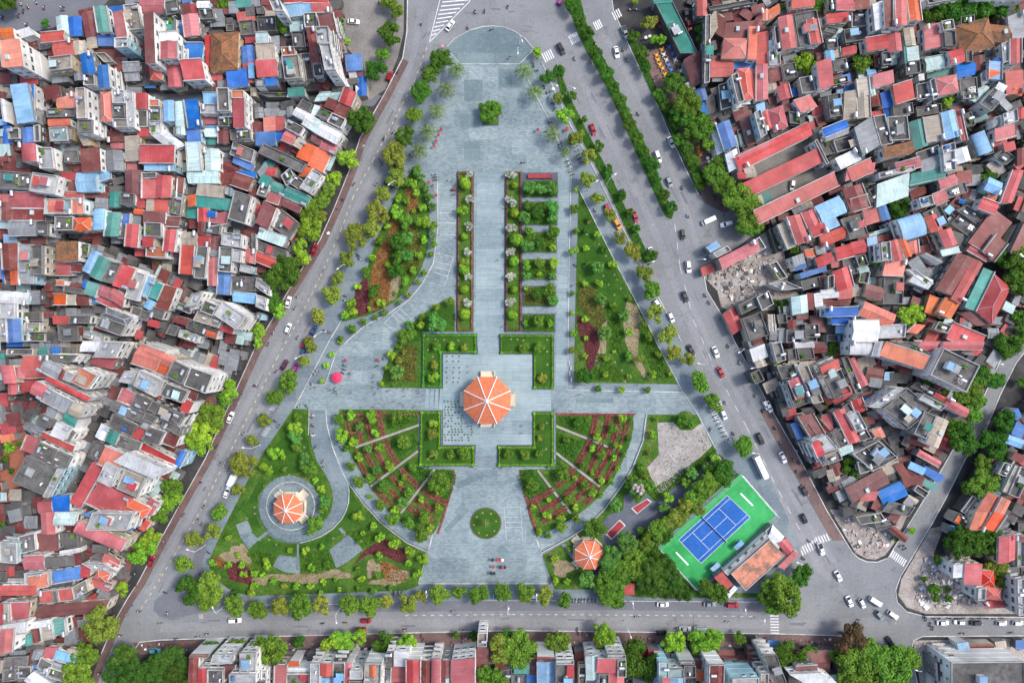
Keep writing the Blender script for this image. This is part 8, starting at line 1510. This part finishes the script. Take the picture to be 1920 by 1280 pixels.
# fence round the court
root = empty('court_fence', P(1345, 995)); tag(root, 'tall thin green mesh fence posts and rails around the tennis court', 'fence'); inv = -root.location
for i in range(4):
    a, b = P(*tc[i]), P(*tc[(i + 1) % 4]); n = int((b - a).length / 4)
    for k in range(n):
        p = a.lerp(b, k / n); b_ = MB(); b_.tube((p.x, p.y, .1), (p.x, p.y, 4.0), .05, .05, M['steel'], 5); o = b_.build('post', root); o.location = inv
    b_ = MB()
    for z in (1.2, 2.6, 4.0): b_.tube((a.x, a.y, z), (b.x, b.y, z), .03, .03, M['steel'], 4)
    o = b_.build('rail', root); o.location = inv
for x, y, dsc in ((1385, 1021, 'blue canopied bench shelter beside the tennis court, nearer the road'), (1341, 1062, 'blue canopied bench shelter beside the tennis court, nearer the lower corner')):
    p = P(x, y, 2.2); root = empty('bench_shelter', (p.x, p.y, .3), math.radians(42)); tag(root, dsc, 'shelter', 'bench shelters at the tennis court')
    b_ = MB(); b_.face([(-1.9, -1, 2.1), (1.9, -1, 2.1), (1.9, 1, 2.5), (-1.9, 1, 2.5)], M['roof_b'] if 0 else M['roof_l'], [(0, 0), (3.8, 0), (3.8, 2), (0, 2)]); b_.face([(-1.9, -1, 2.04), (-1.9, 1, 2.44), (1.9, 1, 2.44), (1.9, -1, 2.04)], M['roof_l']); b_.build('canopy', root)
    for sx in (-1.7, 1.7): b_ = MB(); b_.box((sx, .8, 1.2), (.08, .08, 2.4), M['steel']); b_.build('post', root)
    b_ = MB(); b_.box((0, .2, .45), (3.2, .4, .06), M['roof_b']); b_.box((0, .2, .22), (2.6, .1, .44), M['steel']); b_.build('bench', root)
# clubhouse
def quad_building(name, label, cat, pts, h, wm, rm, par=.5, capm='cap', group=None):
    q = [P(*p, h) for p in pts]; q = [Vector(p) for p in ccw(q)]
    ce = sum(q, Vector()) / len(q); base = Vector((ce.x, ce.y, 0)); root = empty(name, base); tag(root, label, cat, group)
    s_ = [p - base for p in q]
    mb = MB(); n = len(s_)
    for i in range(n):
        p, r = s_[i], s_[(i + 1) % n]; mb.face([(p.x, p.y, 0), (r.x, r.y, 0), (r.x, r.y, h), (p.x, p.y, h)], M[wm])
    mb.build('wall', root)
    mb = MB(); mb.prism(s_, h - .1, h, M[rm]); mb.build('roof', root)
    if par:
        mb = MB()
        for i in range(n):
            p, r = s_[i], s_[(i + 1) % n]; d = r - p; L = d.length; d.normalize(); nn = Vector((-d.y, d.x, 0)); c = (p + r) / 2 + nn * .12
            mb.box((c.x, c.y, h + par / 2 - .05), (L - (.25 if i % 2 else 0), .24, par + .1 + .003 * i), M[capm], math.atan2(d.y, d.x))
        mb.build('parapet', root)
    return root
M['stained'], t_, b_ = new_mat('stained_orange', .9)
o_ = ramp(t_, noise(t_, .6, 6, geo(t_), .7), [(.3, (.40, .16, .10)), (.5, (.56, .22, .14)), (.7, (.62, .30, .21))])
o_ = mix(t_, ramp(t_, noise(t_, .22, 8, geo(t_), .75), [(.47, (0, 0, 0)), (.58, (.85, .85, .85))]), o_, (.16, .12, .095))
t_.links.new(o_, b_.inputs['Base Color'])
rt_ = quad_building('clubhouse', 'long flat roofed clubhouse with stained orange roof beside the tennis court', 'building', [(1370, 1075), (1443, 1011), (1471, 1041), (1398, 1107)], 5.0, 'wall1', 'stained', .3)
wb = quad_building('changing_rooms', 'long white flat roofed strip with five dark rooflights against the clubhouse', 'building', [(1357, 1071), (1436, 1000), (1443, 1006), (1364, 1078)], 4.2, 'wall0', 'flat_w', .25)
for k in range(5):
    p = P(1369 + 15 * k - 0.5, 1062.5 - 13.6 * k + .8, 4.3) - wb.location
    b_ = MB(); b_.box((p.x, p.y, 4.35), (1.2, .9, .3), M['dark'], math.radians(42)); b_.build('skylight', wb)
quad_building('guard_house', 'low red roofed annex at the right end of the clubhouse', 'building', [(1461, 1021), (1474, 1008), (1485, 1020), (1493, 1040), (1470, 1068), (1459, 1060), (1474, 1044)], 4.4, 'wall4', 'roof_r', 0)
quad_building('entrance_canopy', 'pale canopy roof between the clubhouse and the avenue', 'canopy', [(1434, 996), (1447, 983), (1471, 1006), (1456, 1022)], 3.6, 'wall2', 'flat_w', .2)
quad_building('stepped_seating', 'narrow grey stepped seating strip between tennis court and clubhouse', 'seating', [(1340, 1078), (1434, 990), (1438, 996), (1350, 1080)], 1.4, 'wall2', 'flat_k', 0)
quad_building('monument', 'low dark platform monument with a brick red panel above the planted beds', 'monument', [(990, 326), (1036, 326), (1036, 334), (990, 334)], 1.2, 'wall2', 'court_red', 0)
# statue-like stage signs, rubble, junk
def rubble(name, polys, n, label, seed, mats, smax=1.0):
    r2 = random.Random(seed); mb = MB()
    for pl in polys:
        x0 = min(p[0] for p in pl); x1 = max(p[0] for p in pl); y0 = min(p[1] for p in pl); y1 = max(p[1] for p in pl)
        for _ in range(n):
            x, y = r2.uniform(x0, x1), r2.uniform(y0, y1)
            if not inpoly(x, y, pl): continue
            p = P(x, y); s_ = smax * r2.random() ** 2.5 + .12; a = r2.random() * 3
            u = Vector((math.cos(a), math.sin(a), r2.uniform(-.3, .3))) * s_; v_ = Vector((-math.sin(a), math.cos(a), r2.uniform(-.3, .3))) * s_ * r2.uniform(.3, 1); t_ = Vector((p.x, p.y, .08 + s_ * .5))
            m_ = M[r2.choice(mats)]
            A_, B_, C_, D_ = t_ - u - v_, t_ + u - v_, t_ + u + v_, t_ - u + v_
            mb.face([A_, B_, C_, D_], m_)
            for q, w_ in ((A_, B_), (B_, C_), (C_, D_), (D_, A_)): mb.face([Vector((q.x, q.y, 0)), Vector((w_.x, w_.y, 0)), w_, q], m_)
    o = mb.build(name); tag(o, label, 'rubble', kind='stuff')
rub = ['pad', 'cap', 'wall2', 'pad', 'wall4', 'flat_k', 'dirt', 'wall0']
rubble('rubble', [[(1322, 520), (1400, 470), (1440, 460), (1478, 500), (1478, 545), (1440, 575), (1380, 580), (1350, 545)]], 900, 'broken masonry and rubble on the demolished plot beside the right avenue', 1, rub, .8)
rubble('rubble', [[(1558, 958), (1640, 975), (1690, 975), (1672, 1020), (1642, 1044), (1612, 1040), (1590, 1010)]], 500, 'rubble on the pale corner plot between avenue and side street', 2, rub, .6)
rubble('rubble', [[(1735, 1040), (1790, 1058), (1815, 1100), (1850, 1128), (1735, 1140), (1712, 1120), (1725, 1080)]], 1100, 'white and grey demolition rubble beside the lower right junction', 3, ['cap', 'wall0', 'pad', 'cap', 'wall2', 'wall4', 'white'], .8)
rubble('rubble', [[(1722, 1200), (1800, 1195), (1920, 1195), (1920, 1215), (1760, 1240), (1730, 1280)], [(1390, 650), (1440, 640), (1470, 700), (1440, 745)], [(0, 930), (30, 918), (62, 925), (72, 965), (0, 970)]], 350, 'scattered rubble and junk on bare ground around the outer plots', 4, rub, .6)
rubble('street_litter', [[(250, 1206), (1640, 1196), (1640, 1214), (250, 1222)], offset(L_OUT[4:], 3) + offset(L_OUT[4:], 16)[::-1], [(1280, 100), (1300, 90), (1320, 180), (1345, 250), (1330, 300)]], 900, 'crates, stools and bins cluttering the pavements in front of the shops', 5, ['roof_r', 'roof_b', 'white', 'dark', 'wall2', 'steel', 'brown', 'dark'], .5)
# bicycles-like parked rows on the plaza edge kept as benches
bm_ = MB(); bm_.box((0, 0, .42), (1.6, .45, .08), M['stone']); bs = bm_.mesh('seat'); bm_ = MB(); bm_.box((0, 0, .2), (.2, .4, .4), M['stone']); bl_ = bm_.mesh('leg')
for i, (x, y, a, dsc) in enumerate([(1067, 680, 90, 'top one of the stacked pale benches by the right garden'), (1070, 690, 90, 'second of the pale benches by the right garden'), (1068, 700, 90, 'third of the pale benches by the right garden'), (1071, 711, 90, 'lowest of the pale benches by the right garden'), (587, 778, 0, 'pale bench near the top of the curving lower left path'), (588, 815, 0, 'pale bench lower down the curving lower left path')]):
    p = P(x, y); root = empty('stone_bench', (p.x, p.y, .3 if x < 700 else .17), math.radians(a)); tag(root, dsc, 'bench', 'pale stone benches'); put('seat', bs, root)
    for sx in (-.55, .55): put('leg', bl_, root, (sx, 0, 0))
print('objects', len(bpy.data.objects))

# ---------------------------------------------------------------- labels: own look + what stands next to it
ANCH = []
for q in info: ANCH.append((q[2], q[3], CN1[q[4]] + (' terrace' if q[0] == 'terrace' else ' roof')))
for c, x, y, a_, ck in cars: ANCH.append((x, y, 'white van' if ck == 'van' else CCN[ck] + ' ' + ('bus' if c == 'B' else 'pickup' if c == 'B2' else 'car')))
for x, y, k in parasols: ANCH.append((x, y, PN[k].replace('bright ', '') + ' parasol'))
for x, y, n_ in ((913, 750, 'largest pavilion'), (541, 951, 'ringed pavilion'), (1104, 1039, 'smallest pavilion'), (1340, 995, 'tennis court'), (919, 211, 'lone round tree'), (911, 980, 'round palm bed'), (1285, 870, 'bare yard'), (1285, 787, 'round bush bed'), (1202, 948, 'upper red court'), (1154, 990, 'lower red court'),
                 (1420, 1055, 'clubhouse'), (540, 1057, 'bottom stone pad'), (462, 1005, 'left stone pad'), (650, 1032, 'right stone pad'), (848, 70, 'striped hatching'), (1013, 331, 'red monument'), (631, 708, 'crimson parasol')): ANCH.append((x, y, n_))
def side(x, y, ax, ay):
    dx, dy = ax - x, ay - y
    return ('left of' if dx > 0 else 'right of') if abs(dx) > abs(dy) else ('above' if dy > 0 else 'below')
def cand(txt, x, y):
    nb = sorted(((ax - x) ** 2 + (ay - y) ** 2, ax, ay, n_) for ax, ay, n_ in ANCH if (ax - x) ** 2 + (ay - y) ** 2 > 16)[:12]
    rels = []
    for _, ax, ay, n_ in nb:
        t_ = side(x, y, ax, ay) + ' ' + n_
        if t_ not in rels and n_ not in ' '.join(rels): rels.append(t_)
    wc_ = len(txt.split())
    out = []
    if ' of ' in txt or ' above ' in txt or ' below ' in txt: out.append(txt)
    else: out.append(txt + ', ' + rels[0])
    for k_ in range(1, 4):
        if k_ < len(rels): out.append(out[0] + ', ' + rels[k_])
    out = [o_ for o_ in out if len(o_.replace('-', ' ').split()) <= 16]
    xx, yy = min(max(x, 0), 1920) / 19.2, min(max(y, 0), 1280) / 12.8
    for b_ in (out[0] if out else txt, txt):
        for f in ('%.0f%% across, %.0f%% down', '%.1f%% across, %.1f%% down'):
            l_ = b_ + ', ' + f % (xx, yy)
            if len(l_.replace('.', ' ').replace('-', ' ').split()) <= 16: out.append(l_)
    out.append(txt + ', %.2f across %.2f down' % (xx, yy))
    return out
C_ = {k: cand(*v_) for k, v_ in REGS.items()}
lev = {k: 0 for k in C_}
for _ in range(8):
    seen = {}
    for k in C_: seen.setdefault(C_[k][lev[k]], []).append(k)
    dup = [k for v_ in seen.values() if len(v_) > 1 for k in v_]
    if not dup: break
    for k in dup: lev[k] = min(lev[k] + 1, len(C_[k]) - 1)
print('labels', len(C_), 'still alike', len(dup), 'levels', [sum(1 for v_ in lev.values() if v_ == q) for q in range(9)])
for o in bpy.data.objects:
    l = o.get('label')
    if l and l.startswith('@'): o['label'] = C_[l][lev[l]]
